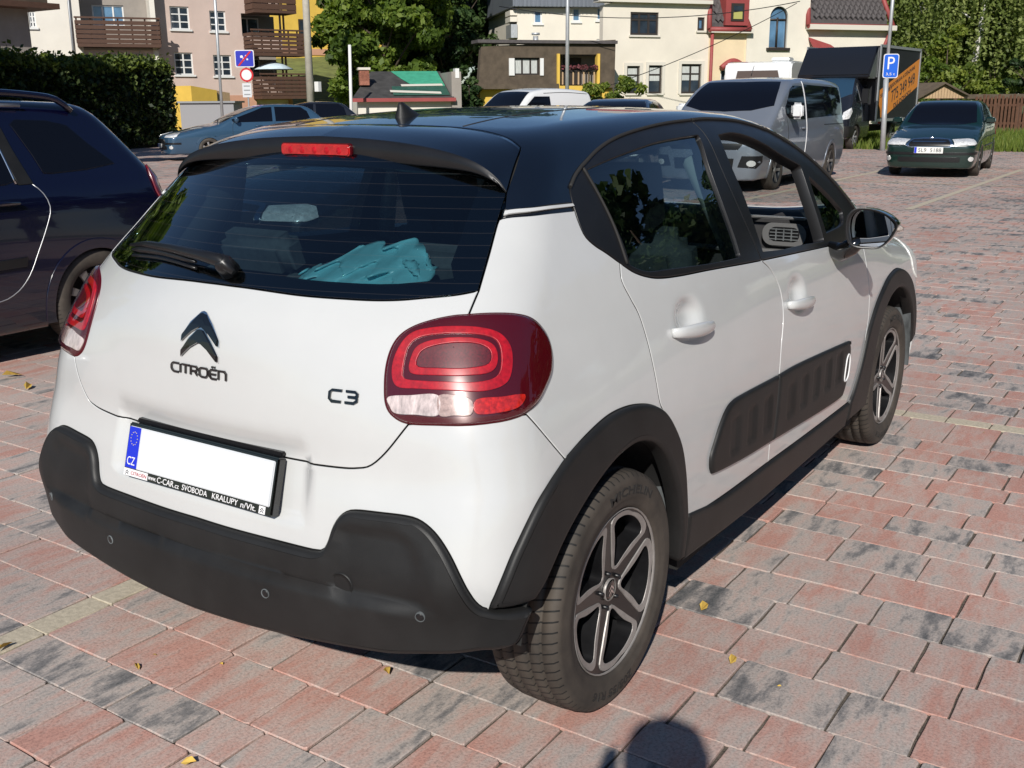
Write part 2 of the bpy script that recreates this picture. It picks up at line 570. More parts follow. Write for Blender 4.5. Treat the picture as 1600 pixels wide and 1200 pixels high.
def tyre_material():
    m, n, l, b = nt('tyre')
    c = n.new('ShaderNodeTexCoord'); s = n.new('ShaderNodeSeparateXYZ'); l.new(c.outputs['Object'], s.inputs[0])
    at = n.new('ShaderNodeMath'); at.operation = 'ARCTAN2'; l.new(s.outputs['Z'], at.inputs[0]); l.new(s.outputs['Y'], at.inputs[1])
    ax = n.new('ShaderNodeMath'); ax.operation = 'MULTIPLY_ADD'; ax.inputs[1].default_value = 72 / (2 * math.pi); l.new(at.outputs[0], ax.inputs[0])
    sk = n.new('ShaderNodeMath'); sk.operation = 'MULTIPLY'; sk.inputs[1].default_value = 9.; l.new(s.outputs['X'], sk.inputs[0]); l.new(sk.outputs[0], ax.inputs[2])
    fr = n.new('ShaderNodeMath'); fr.operation = 'FRACT'; l.new(ax.outputs[0], fr.inputs[0])
    lt = n.new('ShaderNodeMath'); lt.operation = 'LESS_THAN'; lt.inputs[1].default_value = .16; l.new(fr.outputs[0], lt.inputs[0])
    y2 = n.new('ShaderNodeVectorMath'); y2.operation = 'LENGTH'; mp = n.new('ShaderNodeMapping'); mp.inputs['Scale'].default_value = (0, 1, 1)
    l.new(c.outputs['Object'], mp.inputs['Vector']); l.new(mp.outputs[0], y2.inputs[0])
    gt = n.new('ShaderNodeMath'); gt.operation = 'GREATER_THAN'; gt.inputs[1].default_value = .296; l.new(y2.outputs['Value'], gt.inputs[0])
    a = n.new('ShaderNodeMath'); a.operation = 'MULTIPLY'; l.new(lt.outputs[0], a.inputs[0]); l.new(gt.outputs[0], a.inputs[1])
    t = link_noise(n, l, 9., 5)
    r = ramp(n, l, t.outputs['Fac'], [(.3, (.030, .026, .022)), (.7, (.075, .062, .050))])
    mx = n.new('ShaderNodeMix'); mx.data_type = 'RGBA'; l.new(a.outputs[0], mx.inputs['Factor']); l.new(r.outputs['Color'], mx.inputs['A']); mx.inputs['B'].default_value = (.006, .006, .006, 1)
    l.new(mx.outputs['Result'], b.inputs['Base Color'])
    b.inputs['Roughness'].default_value = .72
    inv = n.new('ShaderNodeMath'); inv.operation = 'SUBTRACT'; inv.inputs[0].default_value = 1.; l.new(a.outputs[0], inv.inputs[1])
    bp = n.new('ShaderNodeBump'); bp.inputs['Strength'].default_value = .7; bp.inputs['Distance'].default_value = .006; l.new(inv.outputs[0], bp.inputs['Height'])
    l.new(bp.outputs['Normal'], b.inputs['Normal'])


tyre_material()

# ---- shell of the hatchback (X right, Y forwards, Z up, origin on the ground under the rear axle)
cWz = Spl([.10, .20, .30, .42, .60, .78, .92, 1.02, 1.2, 1.35, 1.5], [.80, .825, .842, .852, .856, .846, .822, .797, .728, .658, .585])
cRc = Spl([.15, .22, .28, .34, .42, .455, .470, .52, .58, .64, .73, .82, .90, .98, 1.04, 1.10, 1.20, 1.375, 1.5],
          [-.52, -.57, -.606, -.620, -.624, -.6225, -.6215, -.618, -.608, -.596, -.577, -.575, -.568, -.556, -.535, -.49, -.375, -.155, 0.0])
cRb = Spl([.2, .44, .5, .6, .85, 1.1, 1.3, 1.5], [.17, .145, .12, .125, .19, .38, .36, .3])
cTc = Spl([-.6, -.2, .1, .25, .5, .8, 1.1, 1.4, 1.7, 2.0, 2.3, 2.6], [1.34, 1.417, 1.459, 1.475, 1.489, 1.498, 1.496, 1.476, 1.415, 1.29, 1.11, .93])
cHt = Spl([1.8, 2.2, 2.5, 2.8, 3.0, 3.15, 3.35], [1.10, 1.055, 1.01, .965, .92, .87, .70])
HANDLES = [(.43, .942), (1.25, .885)]


def cW(y, z):
    a = np.interp(z, [.4, .7, 1.0, 1.2, 1.4], [.008, .014, .034, .04, .042])
    ar = np.clip(1.0 - y, 0, None); af = np.clip(y - 1.6, 0, None)
    b = np.interp(z, [.4, .8, 1.0, 1.3], [.012, .02, .05, .09])
    return cWz(z) - a * ar ** 2 - b * af ** 2


def cdent(y, z):
    d = 0
    for a, b in HANDLES: d = d + .026 * np.exp(-(((y - a) / .060) ** 2 + ((z - b) / .043) ** 2) ** 1.7)
    return d


def _fs(P):
    x = np.abs(P[..., 0]); y = P[..., 1]; z = P[..., 2]
    return (x - cW(y, z) + cdent(y, z)) * .95


def _ft(P):
    x = np.abs(P[..., 0]); y = P[..., 1]; z = P[..., 2]
    ft = (z - (cTc(y) - .075 * x ** 2)) * np.interp(y, [1.4, 1.8], [1, .8])
    return smin(z - (cHt(y) - .10 * x ** 2), ft, .035)


def _fr(P):
    x = np.abs(P[..., 0]); y = P[..., 1]; z = P[..., 2]
    rec = .016 * sst(.345, .315, x) * sst(.588, .606, z) * sst(.80, .73, z)
    rec = rec - .015 * sst(.472, .452, z) * sst(.70, .56, x)
    return (cRc(z) + cRb(z) * x ** 2 + rec - y) * np.interp(z, [1.0, 1.12], [1, .75])


def _ksr(P): return np.interp(P[..., 2], [.5, .8, 1.1, 1.3], [.17, .15, .10, .08])


def fC(P):
    x = np.abs(P[..., 0]); y = P[..., 1]; z = P[..., 2]
    ff = y - (3.30 - .28 * x ** 2 - .25 * np.clip(z - .62, 0, None) ** 2)
    g = smax(_fs(P), _fr(P), _ksr(P)); g = smax(g, ff, .16)
    g = smax(g, _ft(P), .10)
    return smax(g, .17 - z, .03)


def fTop(P): return smax(_fs(P), _ft(P), .10)
def fRear(P): return smax(_fs(P), _fr(P), _ksr(P))


SIDE = Chart('side'); WRAP = Chart('wrap', -1, (0., .5)); TOP = Chart('top', z0=.9); NOSE = Chart('wrap', 1, (0., 2.3))
A = np.array


def sym(half):
    """half outline from the centre line to the centre line -> whole outline"""
    h = np.asarray(half); l = h[::-1] * A([-1, 1, 1])
    r = np.concatenate([h, l]); k = np.linalg.norm(r - np.roll(r, 1, 0), axis=1) > 2e-3
    return r[k]


def opath(*segs, step=.012):
    out = [crom(s, False, step) for s in segs]
    r = np.concatenate([o[:-1] for o in out[:-1]] + [out[-1]])
    return r


def full(*segs, step=.012): return sym(opath(*segs, step=step))


def rev(s): return list(s)[::-1]


glass_bottom = [(0, -.491, 1.099), (.072, -.489, 1.098), (.247, -.474, 1.093), (.388, -.441, 1.091), (.475, -.411, 1.093), (.543, -.378, 1.1), (.602, -.345, 1.107), (.637, -.314, 1.114)]
glass_side = [(.637, -.314, 1.114), (.616, -.242, 1.184), (.596, -.175, 1.251), (.579, -.114, 1.306)]
glass_top = [(.579, -.114, 1.306), (.50, -.06, 1.352), (.3, -.11, 1.383), (0, -.13, 1.395)]
lamp = [(.642, -.359, 1.07), (.68, -.323, 1.071), (.713, -.278, 1.065), (.73, -.246, 1.052), (.743, -.222, 1.028), (.753, -.209, .999), (.764, -.213, .968), (.774, -.231, .934), (.78, -.261, .909), (.785, -.305, .882), (.785, -.352, .867), (.774, -.392, .862), (.751, -.43, .86), (.709, -.467, .857), (.651, -.491, .854), (.583, -.508, .851), (.545, -.513, .864), (.525, -.51, .887), (.515, -.5, .926), (.51, -.486, .965), (.511, -.469, .999), (.521, -.45, 1.026), (.543, -.428, 1.045), (.577, -.403, 1.059), (.616, -.377, 1.068)]
ring1o = [(.532, -.489, .942), (.526, -.476, .976), (.532, -.456, 1.009), (.549, -.436, 1.032), (.585, -.414, 1.042), (.636, -.387, 1.046), (.679, -.358, 1.042), (.708, -.337, 1.029), (.729, -.331, 1.003), (.742, -.343, .97), (.748, -.366, .939), (.739, -.394, .926), (.712, -.427, .922), (.66, -.458, .924), (.593, -.48, .923), (.55, -.491, .923)]
ring1i = [(.555, -.481, .946), (.55, -.468, .977), (.551, -.452, 1.006), (.568, -.435, 1.023), (.61, -.413, 1.031), (.655, -.387, 1.032), (.688, -.363, 1.027), (.708, -.351, 1.016), (.722, -.356, .992), (.732, -.374, .96), (.727, -.394, .945), (.699, -.425, .94), (.64, -.457, .94), (.584, -.475, .939), (.565, -.48, .94)]
ring2o = [(.565, -.472, .959), (.562, -.461, .982), (.567, -.447, 1.004), (.59, -.43, 1.017), (.636, -.405, 1.025), (.679, -.377, 1.022), (.705, -.361, 1.009), (.719, -.364, .988), (.724, -.38, .965), (.713, -.401, .955), (.67, -.436, .952), (.612, -.461, .951), (.578, -.472, .951)]
ring2i = [(.578, -.463, .969), (.576, -.455, .983), (.582, -.445, .998), (.603, -.431, 1.008), (.64, -.41, 1.015), (.678, -.385, 1.013), (.701, -.373, 1.003), (.71, -.375, .989), (.712, -.385, .975), (.701, -.401, .969), (.666, -.43, .966), (.613, -.453, .965), (.587, -.462, .965)]
lens_white = [(.532, -.504, .902), (.58, -.489, .909), (.64, -.47, .913), (.65, -.484, .875), (.599, -.498, .871), (.555, -.509, .87), (.539, -.508, .883)]
lens_amber = [(.642, -.47, .913), (.69, -.448, .913), (.708, -.442, .903), (.714, -.449, .885), (.709, -.458, .876), (.682, -.472, .875), (.652, -.484, .875)]
lens_red = [(.714, -.438, .907), (.751, -.393, .909), (.773, -.343, .905), (.775, -.365, .884), (.759, -.406, .879), (.722, -.447, .88)]
hatch_side = [(.584, -.508, .849), (.547, -.526, .797), (.518, -.534, .765), (.494, -.54, .747), (.47, -.544, .74), (.426, -.551, .734), (.313, -.548, .727), (.15, -.556, .726), (0, -.558, .726)]
seam = [(.787, -.35, .864), (.801, -.32, .823), (.815, -.283, .776), (.824, -.253, .741)]
flare_out = [(.817, -.530, .468), (.82, -.515, .495), (.825, -.491, .541), (.828, -.447, .602), (.828, -.363, .687), (.824, -.255, .742), (.822, -.156, .771), (.822, -.054, .791), (.826, .037, .792), (.831, .118, .779), (.836, .177, .759), (.841, .218, .734), (.846, .261, .687), (.85, .303, .623), (.851, .328, .548), (.85, .349, .458), (.848, .362, .406)]
FQ, FD = 5, 11     # corners on the arch: bumper seam, rear door cut
flare_in = [(.836, -.405, .466), (.838, -.36, .50), (.838, -.297, .558), (.838, -.235, .602), (.838, -.147, .650), (.838, -.056, .684), (.84, .028, .697), (.841, .089, .692), (.844, .152, .668), (.847, .204, .626), (.85, .247, .563), (.85, .285, .49), (.849, .31, .42), (.845, .325, .36), (.838, .335, .27)]
quarter_top = [(.6, -.165, 1.256), (.647, -.087, 1.26), (.666, .055, 1.258)]
strip_lo = [(.599, -.158, 1.263), (.643, -.082, 1.268), (.662, .055, 1.268)]
strip_hi = [(.596, -.149, 1.2705), (.641, -.076, 1.2755), (.659, .053, 1.2745)]
frame_rear = [(.621, .152, 1.354), (.63, .107, 1.335), (.64, .068, 1.311), (.658, .053, 1.273), (.666, .0515, 1.258), (.676, .049, 1.234), (.693, .054, 1.198), (.706, .079, 1.173), (.718, .114, 1.152), (.734, .159, 1.122)]
frame_top = [(.621, .152, 1.354), (.603, .265, 1.388), (.589, .379, 1.408), (.579, .518, 1.421), (.57, .712, 1.431), (.565, .90, 1.433)]
frame_top2 = [(.565, .90, 1.433), (.562, 1.028, 1.432), (.57, 1.25, 1.422), (.595, 1.48, 1.385)]
a_edge = [(.595, 1.48, 1.385), (.64, 1.72, 1.29), (.69, 1.93, 1.175), (.74, 2.10, 1.06)]
door_rear_cut = [(.735, .159, 1.122), (.75, .142, 1.08), (.769, .159, 1.031), (.782, .177, .991), (.802, .188, .922), (.822, .194, .843), (.836, .2, .767), (.841, .218, .734)]
belt = [(.735, .159, 1.122), (.749, .206, 1.094), (.759, .264, 1.074), (.767, .33, 1.062), (.775, .442, 1.054), (.783, .611, 1.047), (.792, .836, 1.035), (.795, .987, 1.027)]
belt2 = [(.795, .987, 1.027), (.8, 1.335, 1.011), (.804, 1.661, .996), (.80, 1.9, .985), (.795, 2.075, .975)]
door_mid_cut = [(.795, .987, 1.027), (.806, 1.048, .989), (.819, 1.092, .932), (.83, 1.101, .879), (.84, 1.092, .824), (.85, 1.06, .746), (.855, 1.041, .655), (.856, 1.027, .59), (.856, 1.005, .514), (.853, .995, .44), (.849, 1.001, .367)]
door_bottom = [(.848, .362, .402), (.847, .40, .385), (.848, .629, .372), (.849, 1.001, .367)]
door_bottom2 = [(.849, 1.001, .367), (.848, 1.386, .359), (.847, 1.902, .353)]
front_cut = [(.795, 2.075, .975), (.839, 2.083, .8), (.845, 2.084, .748), (.849, 2.078, .697), (.851, 2.07, .647), (.853, 2.045, .592)]
fflare = [(.846, 1.902, .353), (.849, 1.937, .391), (.852, 1.991, .472), (.853, 2.045, .57), (.852, 2.087, .624), (.847, 2.175, .694), (.841, 2.279, .744), (.833, 2.396, .781), (.826, 2.55, .794), (.824, 2.70, .768), (.82, 2.83, .71), (.82, 2.92, .62), (.82, 2.965, .52), (.82, 2.98, .42)]
FF = 3
fflare_in = [(.82, 2.905, .40), (.82, 2.885, .50), (.82, 2.82, .60), (.82, 2.72, .675), (.82, 2.60, .705), (.83, 2.48, .705), (.84, 2.36, .675), (.845, 2.26, .61), (.85, 2.20, .53), (.85, 2.175, .44), (.845, 2.165, .36), (.838, 2.16, .27)]
airbump = [(.853, .496, .512), (.853, .536, .475), (.853, .756, .455), (.853, .988, .444), (.852, 1.468, .417), (.852, 1.772, .425), (.855, 1.809, .524), (.855, 1.809, .587), (.855, 1.761, .622), (.855, 1.241, .656), (.855, 1.026, .657), (.853, .729, .665), (.853, .642, .662), (.853, .595, .645), (.853, .552, .608), (.854, .523, .572), (.853, .499, .54)]
glass_rd = [(.741, .205, 1.113), (.748, .237, 1.099), (.756, .287, 1.087), (.763, .38, 1.081), (.77, .496, 1.073), (.779, .668, 1.063), (.783, .836, 1.057)]
glass_rd2 = [(.783, .836, 1.057), (.763, .836, 1.114), (.721, .832, 1.212), (.673, .836, 1.317), (.613, .86, 1.401)]
glass_rd3 = [(.613, .86, 1.401), (.615, .713, 1.398), (.617, .573, 1.392), (.622, .437, 1.379), (.626, .313, 1.365), (.629, .173, 1.344)]
glass_rd4 = [(.629, .173, 1.344), (.657, .186, 1.296), (.683, .196, 1.241), (.704, .204, 1.197), (.723, .208, 1.155), (.741, .205, 1.113)]
open_f = [(.787, 1.018, 1.052), (.792, 1.227, 1.037), (.793, 1.383, 1.033), (.797, 1.60, 1.02)]
open_f2 = [(.797, 1.60, 1.02), (.748, 1.597, 1.152), (.72, 1.60, 1.218), (.689, 1.607, 1.279)]
open_f3 = [(.689, 1.607, 1.279), (.668, 1.463, 1.322), (.643, 1.355, 1.357), (.62, 1.234, 1.385), (.61, 1.122, 1.397), (.616, 1.004, 1.396)]
open_f4 = [(.616, 1.004, 1.396), (.647, .999, 1.362), (.681, 1.002, 1.302), (.714, 1.010, 1.232), (.759, 1.014, 1.126), (.787, 1.018, 1.052)]
fquart = [(.707, 1.652, 1.238), (.74, 1.80, 1.163), (.761, 1.905, 1.095)]
fquart2 = [(.761, 1.905, 1.095), (.778, 1.86, 1.055), (.790, 1.645, 1.045)]
fquart3 = [(.790, 1.645, 1.045), (.747, 1.640, 1.154), (.707, 1.652, 1.238)]
bump_top = [(0, -.614, .543), (.117, -.614, .542), (.268, -.608, .543), (.356, -.602, .543), (.384, -.6, .545), (.401, -.598, .551), (.412, -.592, .572), (.421, -.583, .605), (.435, -.576, .629), (.454, -.57, .644), (.479, -.566, .65), (.536, -.558, .654), (.596, -.549, .657), (.632, -.544, .654), (.661, -.543, .642), (.687, -.545, .623), (.716, -.55, .592), (.744, -.556, .554), (.769, -.558, .514), (.786, -.554, .484), (.801, -.547, .468), (.817, -.532, .461)]
bump_end = [(.817, -.532, .461), (.835, -.41, .447)]
bump_end2 = [(.835, -.41, .447), (.835, -.43, .406), (.833, -.443, .38), (.831, -.472, .366), (.826, -.513, .360)]
bump_bot = [(.826, -.513, .360), (.779, -.576, .357), (.579, -.601, .338), (.397, -.612, .327), (.2, -.618, .317), (0, -.62, .312)]
step_line = [(.434, -.583, .603), (.48, -.575, .616), (.542, -.566, .622), (.602, -.558, .623), (.627, -.557, .613), (.651, -.561, .588), (.673, -.568, .552), (.687, -.574, .517), (.693, -.579, .48), (.69, -.584, .462)]

CAR = empty('hatchback', (0, 0, 0), label='white hatchback with black roof and cladding parked nearest, seen from behind', cat='car')

# ---- tailgate
tg = panel('tailgate', [full(glass_bottom, [glass_bottom[-1], (.642, -.359, 1.07)], [(.642, -.359, 1.07), (.62, -.44, .96), (.584, -.508, .849)], hatch_side)], WRAP, fRear, 'paint_white', CAR, gap_shade='under')
rg_loop = full(glass_bottom, glass_side, glass_top)
panel('rear_window', [rg_loop], WRAP, fRear, 'glass_rear', tg, edge=[(.003, -.003), (.003, -.0005), (.004, 0)], off=-.001, sp=.03)


def inset_loop(f, chart, loop, d):
    P = snap(f, loop); q = chart.to2(P)
    if area2(q) < 0: P = P[::-1]; q = q[::-1]
    t = np.roll(q, -1, 0) - np.roll(q, 1, 0); t = t / np.maximum(np.linalg.norm(t, axis=1, keepdims=True), 1e-9)
    q2 = q + np.stack([-t[:, 1], t[:, 0]], -1) * (d if np.isscalar(d) else d(q)[:, None])
    return chart.to3(f, q2)


_in = inset_loop(fRear, WRAP, rg_loop, lambda q: np.where(q[:, 1] < 1.13, .036, np.where(q[:, 1] > 1.33, .03, .05)))
panel('window_border', [rg_loop, _in[::4]], WRAP, fRear, 'gloss_black', tg, edge=[(.0035, -.012), (.0035, -.0042), (.004, -.004)], off=-.001, sp=.03)

# ---- emblem and lettering on the tailgate
chevU = [(-.061, .967), (-.061, .981), (-.036, 1.008), (-.008, 1.033), (0, 1.035), (.008, 1.033), (.036, 1.008), (.061, .981), (.061, .967), (.03, .991), (.004, 1.004), (-.004, 1.004), (-.03, .991)]


def rear_badge(name, poly, m, h=.006, parent=tg):
    p = np.array(poly); W2, T = fill2d([p], .012)
    n = len(p); V = np.concatenate([np.c_[W2, np.full(len(W2), h)], np.c_[p, np.full(n, h)], np.c_[p * 1.0, np.zeros(n)]])
    a = area2(p)
    F = [tuple(t) if np.cross(W2[t[1]] - W2[t[0]], W2[t[2]] - W2[t[0]]) > 0 else tuple(t[::-1]) for t in T]
    b = len(W2)
    for i in range(n):
        j = (i + 1) % n; q = (b + i, b + n + i, b + n + j, b + j); F.append(q if a > 0 else q[::-1])
    return raw_mesh(name, wrap_rear(fC, V, 0, 0, None), F, m, parent)


rear_badge('chevron_rim', [(x * 1.09, z + (.005 if z > .99 else -.003)) for x, z in chevU], 'chrome', .0035)
rear_badge('chevron', chevU, 'gloss_black', .007)
rear_badge('chevron_rim', [(x * 1.09, z - .036 + (.004 if z > .99 else -.003)) for x, z in chevU], 'chrome', .0033)
rear_badge('chevron', [(x, z - .036) for x, z in chevU], 'gloss_black', .007)


def letter_strokes(strokes, w):
    """flat lettering from stroke polylines"""
    V = []; F = []
    for s in strokes:
        p = np.array(s, float); closed = np.linalg.norm(p[0] - p[-1]) < 1e-6; n = len(p)
        t = np.zeros_like(p); t[1:-1] = unit(p[2:] - p[:-2]); t[0] = unit((p[1] - p[0])[None])[0]; t[-1] = unit((p[-1] - p[-2])[None])[0]
        if closed: t[0] = t[-1] = unit((p[1] - p[-2])[None])[0]
        nn = np.stack([-t[:, 1], t[:, 0]], -1); k = np.ones(n)
        for i in range(1, n - 1):
            c_ = float(np.clip(np.dot(unit((p[i] - p[i - 1])[None])[0], t[i]), .5, 1)); k[i] = 1 / c_
        b = len(V)
        for i in range(n):
            for sg in (1, -1):
                q = p[i] + nn[i] * sg * w / 2 * k[i]; V.append((q[0], q[1], .0045)); V.append((q[0], q[1], 0.))
        for i in range(n - 1):
            a0 = b + 4 * i; a1 = a0 + 4
            F += [(a0, a0 + 2, a1 + 2, a1), (a0 + 1, a0, a1, a1 + 1), (a0 + 2, a0 + 3, a1 + 3, a1 + 2)]
        if not closed: F += [(b, b + 1, b + 3, b + 2), (b + 4 * n - 4, b + 4 * n - 2, b + 4 * n - 1, b + 4 * n - 3)]
    return np.array(V), F


def rr(x0, x1, y0, y1, r, a=0, b=360, n=5):
    """rounded-box outline from angle a to b (0 = right middle, anticlockwise)"""
    cx = [(x1 - r, y1 - r, 0), (x0 + r, y1 - r, 90), (x0 + r, y0 + r, 180), (x1 - r, y0 + r, 270)]
    P = []
    for x, y, s in cx:
        for i in range(n + 1):
            an = math.radians(s + 90 * i / n); P.append((x + r * math.cos(an), y + r * math.sin(an)))
    return P


def word_marque():
    S = []
    H = .021; x = -.100
    S.append([(x + .027, H)] + [(x + .008, H), (x + .003, H - .003), (x, H - .007), (x, .007), (x + .003, .003), (x + .008, 0), (x + .027, 0)]); x += .034
    S.append([(x, 0), (x, H)]); x += .006
    S.append([(x, H), (x + .026, H)]); S.append([(x + .013, H), (x + .013, 0)]); x += .032
    S.append([(x, 0), (x, H), (x + .018, H), (x + .023, H - .004), (x + .023, H - .007), (x + .018, H - .011), (x, H - .011)]); S.append([(x + .014, H - .011), (x + .024, 0)]); x += .031
    o = rr(x, x + .028, 0, H, .008); S.append(o + [o[0]]); x += .035
    S.append([(x + .023, H), (x + .006, H), (x, H - .005), (x, .005), (x + .006, 0), (x + .023, 0)]); S.append([(x, H / 2), (x + .021, H / 2)])
    S.append([(x + .007, H + .006), (x + .010, H + .006)]); S.append([(x + .015, H + .006), (x + .018, H + .006)]); x += .030
    S.append([(x, 0), (x, H), (x + .018, H), (x + .024, H - .006), (x + .024, 0)])
    return letter_strokes(S, .0045)


V, F = word_marque(); V[:, 0] += 0.0; raw_mesh('lettering', wrap_rear(fC, V, 0., .890, None), F, 'gloss_black', tg)
S = [[(.030, .024), (.006, .024), (0, .019), (0, .005), (.006, 0), (.030, 0)], [(.040, .024), (.062, .024), (.069, .019), (.069, .016), (.064, .0125), (.046, .0125)], [(.064, .0125), (.069, .009), (.069, .005), (.062, 0), (.040, 0)]]
V, F = letter_strokes(S, .0055); raw_mesh('lettering', wrap_rear(fC, V, .389, .881, None), F, 'gloss_black', tg)

# ---- rear wiper
def on_rear(x, z, h):
    return wrap_rear(fRear, np.array([[0, 0, h]]), x, z, None)[0]


w = MB()
w.lathe([(0, .0), (.026, .0), (.024, .02), (.016, .034), (0, .036)], 20, 'y', (0, 0, 0))
piv = on_rear(.012, 1.128, 0.)
nv_ = unit(grad(fRear, piv[None]))[0]
w = MB(); w.tube([piv - nv_ * .002, piv + nv_ * .03, piv + nv_ * .045], [.026, .023, .014], 16)
w.tube([piv + nv_ * .03 + A([.035, .0, -.022]), piv + nv_ * .036, on_rear(-.06, 1.132, .040), on_rear(-.20, 1.140, .034), on_rear(-.34, 1.142, .027), on_rear(-.455, 1.136, .018)], [.007, .017, .014, .011, .009, .004], 10)
w.build('wiper_arm', 'trim_black', tg)
w = MB(); w.tube([on_rear(-.43 + .33 * t, 1.129 + .008 * math.sin(math.pi * t), .016) for t in np.linspace(0, 1, 8)], [.003, .008, .009, .009, .009, .009, .008, .004], 8)
w.tube([on_rear(-.43 + .33 * t, 1.121 + .008 * math.sin(math.pi * t), .006) for t in np.linspace(0, 1, 8)], .004, 6)
w.build('wiper_blade', 'trim_black', tg)

# ---- number plate in its holder
pl_c = A([-.004, -.593, .667]); tlt = .28
pu = A([0., math.sin(tlt), math.cos(tlt)]); px_ = A([1., 0, 0]); pn = A([0., -math.cos(tlt), math.sin(tlt)])


def plate_box(name, x0, x1, v0, v1, d0, d1, m, parent, bev=0.):
    mb = MB(); V = []
    for d in (d0, d1):
        for (x, v) in ((x0, v0), (x1, v0), (x1, v1), (x0, v1)): V.append(pl_c + px_ * x + pu * v + pn * d)
    mb.add(V, [(3, 2, 1, 0), (4, 5, 6, 7), (0, 1, 5, 4), (1, 2, 6, 5), (2, 3, 7, 6), (3, 0, 4, 7)])
    return mb.build(name, m, parent, bevel=bev)


def plate_text(name, body, x, v, w_, h_, m, parent, d=.0105, **k):
    V, F = fit_text(body, w_, h_, .0004, **k); return raw_mesh(name, placed(V, pl_c + px_ * x + pu * v + pn * d, px_, pu, pn), F, m, parent)


np_ = plate_box('number_plate', -.2665, .2665, -.068, .069, -.02, .006, 'gloss_black', CAR, .004)
plate_box('plate_sheet', -.258, .258, -.046, .060, .004, .0088, 'plate_edge', np_, .002)
plate_box('plate_sheet', -.208, .252, -.042, .055, .0085, .0093, 'plate_white', np_)
plate_box('blue_band', -.257, -.214, -.045, .059, .0085, .0094, 'plate_blue', np_)
plate_text('lettering', 'CZ', -.2355, -.027, .030, .021, 'print_white', np_)
mb = MB()
for k in range(12):
    a = 2 * math.pi * k / 12; c_ = pl_c + px_ * (-.2355 + .0125 * math.cos(a)) + pu * (.030 + .0165 * math.sin(a)) + pn * .0098
    mb.add([c_ + px_ * (.0015 * math.cos(t)) + pu * (.0015 * math.sin(t)) for t in np.arange(5) * 2 * math.pi / 5], [(0, 1, 2, 3, 4)])
mb.build('star_ring', 'print_yellow', np_, fix=False)
plate_box('dealer_sticker', -.262, -.170, -.066, -.048, .0055, .0068, 'print_white', np_)
plate_box('dealer_sticker', .226, .246, -.066, -.048, .0055, .0068, 'print_white', np_)
plate_text('lettering', 'CITROËN', -.204, -.0565, .060, .0105, 'print_red', np_, d=.0072)
for cx in (-.249, .236):
    mb = MB()
    for dz in (0, -.0055):
        for sg in (-1, 1):
            mb.add([pl_c + px_ * (cx + sg * x) + pu * (-.0545 + dz + z) + pn * .0073 for x, z in ((0, .003), (.006, -.002), (.006, -.0045), (0, 0.0005))], [(0, 1, 2, 3)])
    mb.build('chevron', 'print_dark', np_, fix=False)
plate_text('lettering', 'www.', -.152, -.058, .030, .008, 'print_white', np_, d=.0066)
plate_text('lettering', 'C-CAR', -.102, -.0565, .062, .0145, 'print_white', np_, d=.0066)
plate_text('lettering', '.cz', -.060, -.060, .018, .008, 'print_white', np_, d=.0066)
plate_text('lettering', 'SVOBODA', .005, -.0565, .090, .0135, 'print_white', np_, d=.0066)
plate_text('lettering', 'KRALUPY', .112, -.0565, .088, .0135, 'print_white', np_, d=.0066)
plate_text('lettering', 'n/Vlt.', .191, -.0575, .050, .0135, 'print_white', np_, d=.0066)

# ---- bumpers
panel('rear_bumper', [full(rev(hatch_side), [(.584, -.508, .849), (.70, -.46, .872), (.787, -.35, .864)], seam, rev(flare_out[:FQ + 1]), rev(bump_top))], WRAP, fC, 'paint_white', CAR, sp=.014, gap_shade='under')
_st2 = WRAP.to2(crom(step_line + [(.55, -.6, .455), (.43, -.6, .455)], True, .01))


def bump_off(P, q):
    o = np.zeros(len(q))
    for s in (1, -1):
        pl_ = _st2 * A([s, 1]); d = dist_poly(pl_, q); ins = inside(pl_, q)
        o -= np.where(ins, .009 * sst(0, .012, d), 0)
    return o


BUMP = [(0, -.03), (0, -.002), (.0015, .004), (.004, .0095), (.009, .014), (.0165, .016)]
bc = panel('bumper_cladding', [full(bump_top, bump_end, bump_end2, bump_bot)], WRAP, fC, 'plastic_black', CAR, edge=BUMP, sp=.011, offfn=bump_off, smoothn=True)


def ring_on(name, x, z, prof, m, parent, f=fC, seg=24, cap=False):
    """small turned piece lying on the shell: prof = (radius, height)"""
    c_ = wrap_rear(f, np.array([[0, 0, 0.]]), x, z, None)[0]; nn = unit(grad(f, c_[None]))[0]
    tx = unit(np.cross(A([0, 0, 1.]), nn)[None])[0]; tz = np.cross(nn, tx); V = []; F = []; k = len(prof)
    for i in range(seg):
        a_ = 2 * math.pi * i / seg
        for r, h in prof: V.append(c_ + tx * r * math.cos(a_) + tz * r * math.sin(a_) + nn * h)
    for i in range(seg):
        j = (i + 1) % seg
        for t in range(k - 1): F.append((i * k + t, j * k + t, j * k + t + 1, i * k + t + 1))
    if cap: F.append(tuple(i * k + k - 1 for i in range(seg)))
    mb = MB(); mb.add(V, F, 0, True); return mb.build(name, m, parent)


for x, z in ((.655, .452), (.255, .424), (-.318, .421), (-.655, .452)):
    ring_on('parking_sensor', x, z, [(.0085, .010), (.0085, .0178), (.007, .0183)], 'trim_black', bc, cap=True)
    ring_on('sensor_ring', x, z, [(.0118, .010), (.0115, .0182), (.0095, .0182), (.0090, .010)], 'liner_grey', bc)
ring_on('tow_cover', .455, .480, [(.030, -.004), (.0296, .0102), (.0286, .0102), (.0282, .0092), (.020, .0096)], 'plastic_black', bc, seg=32, cap=True)

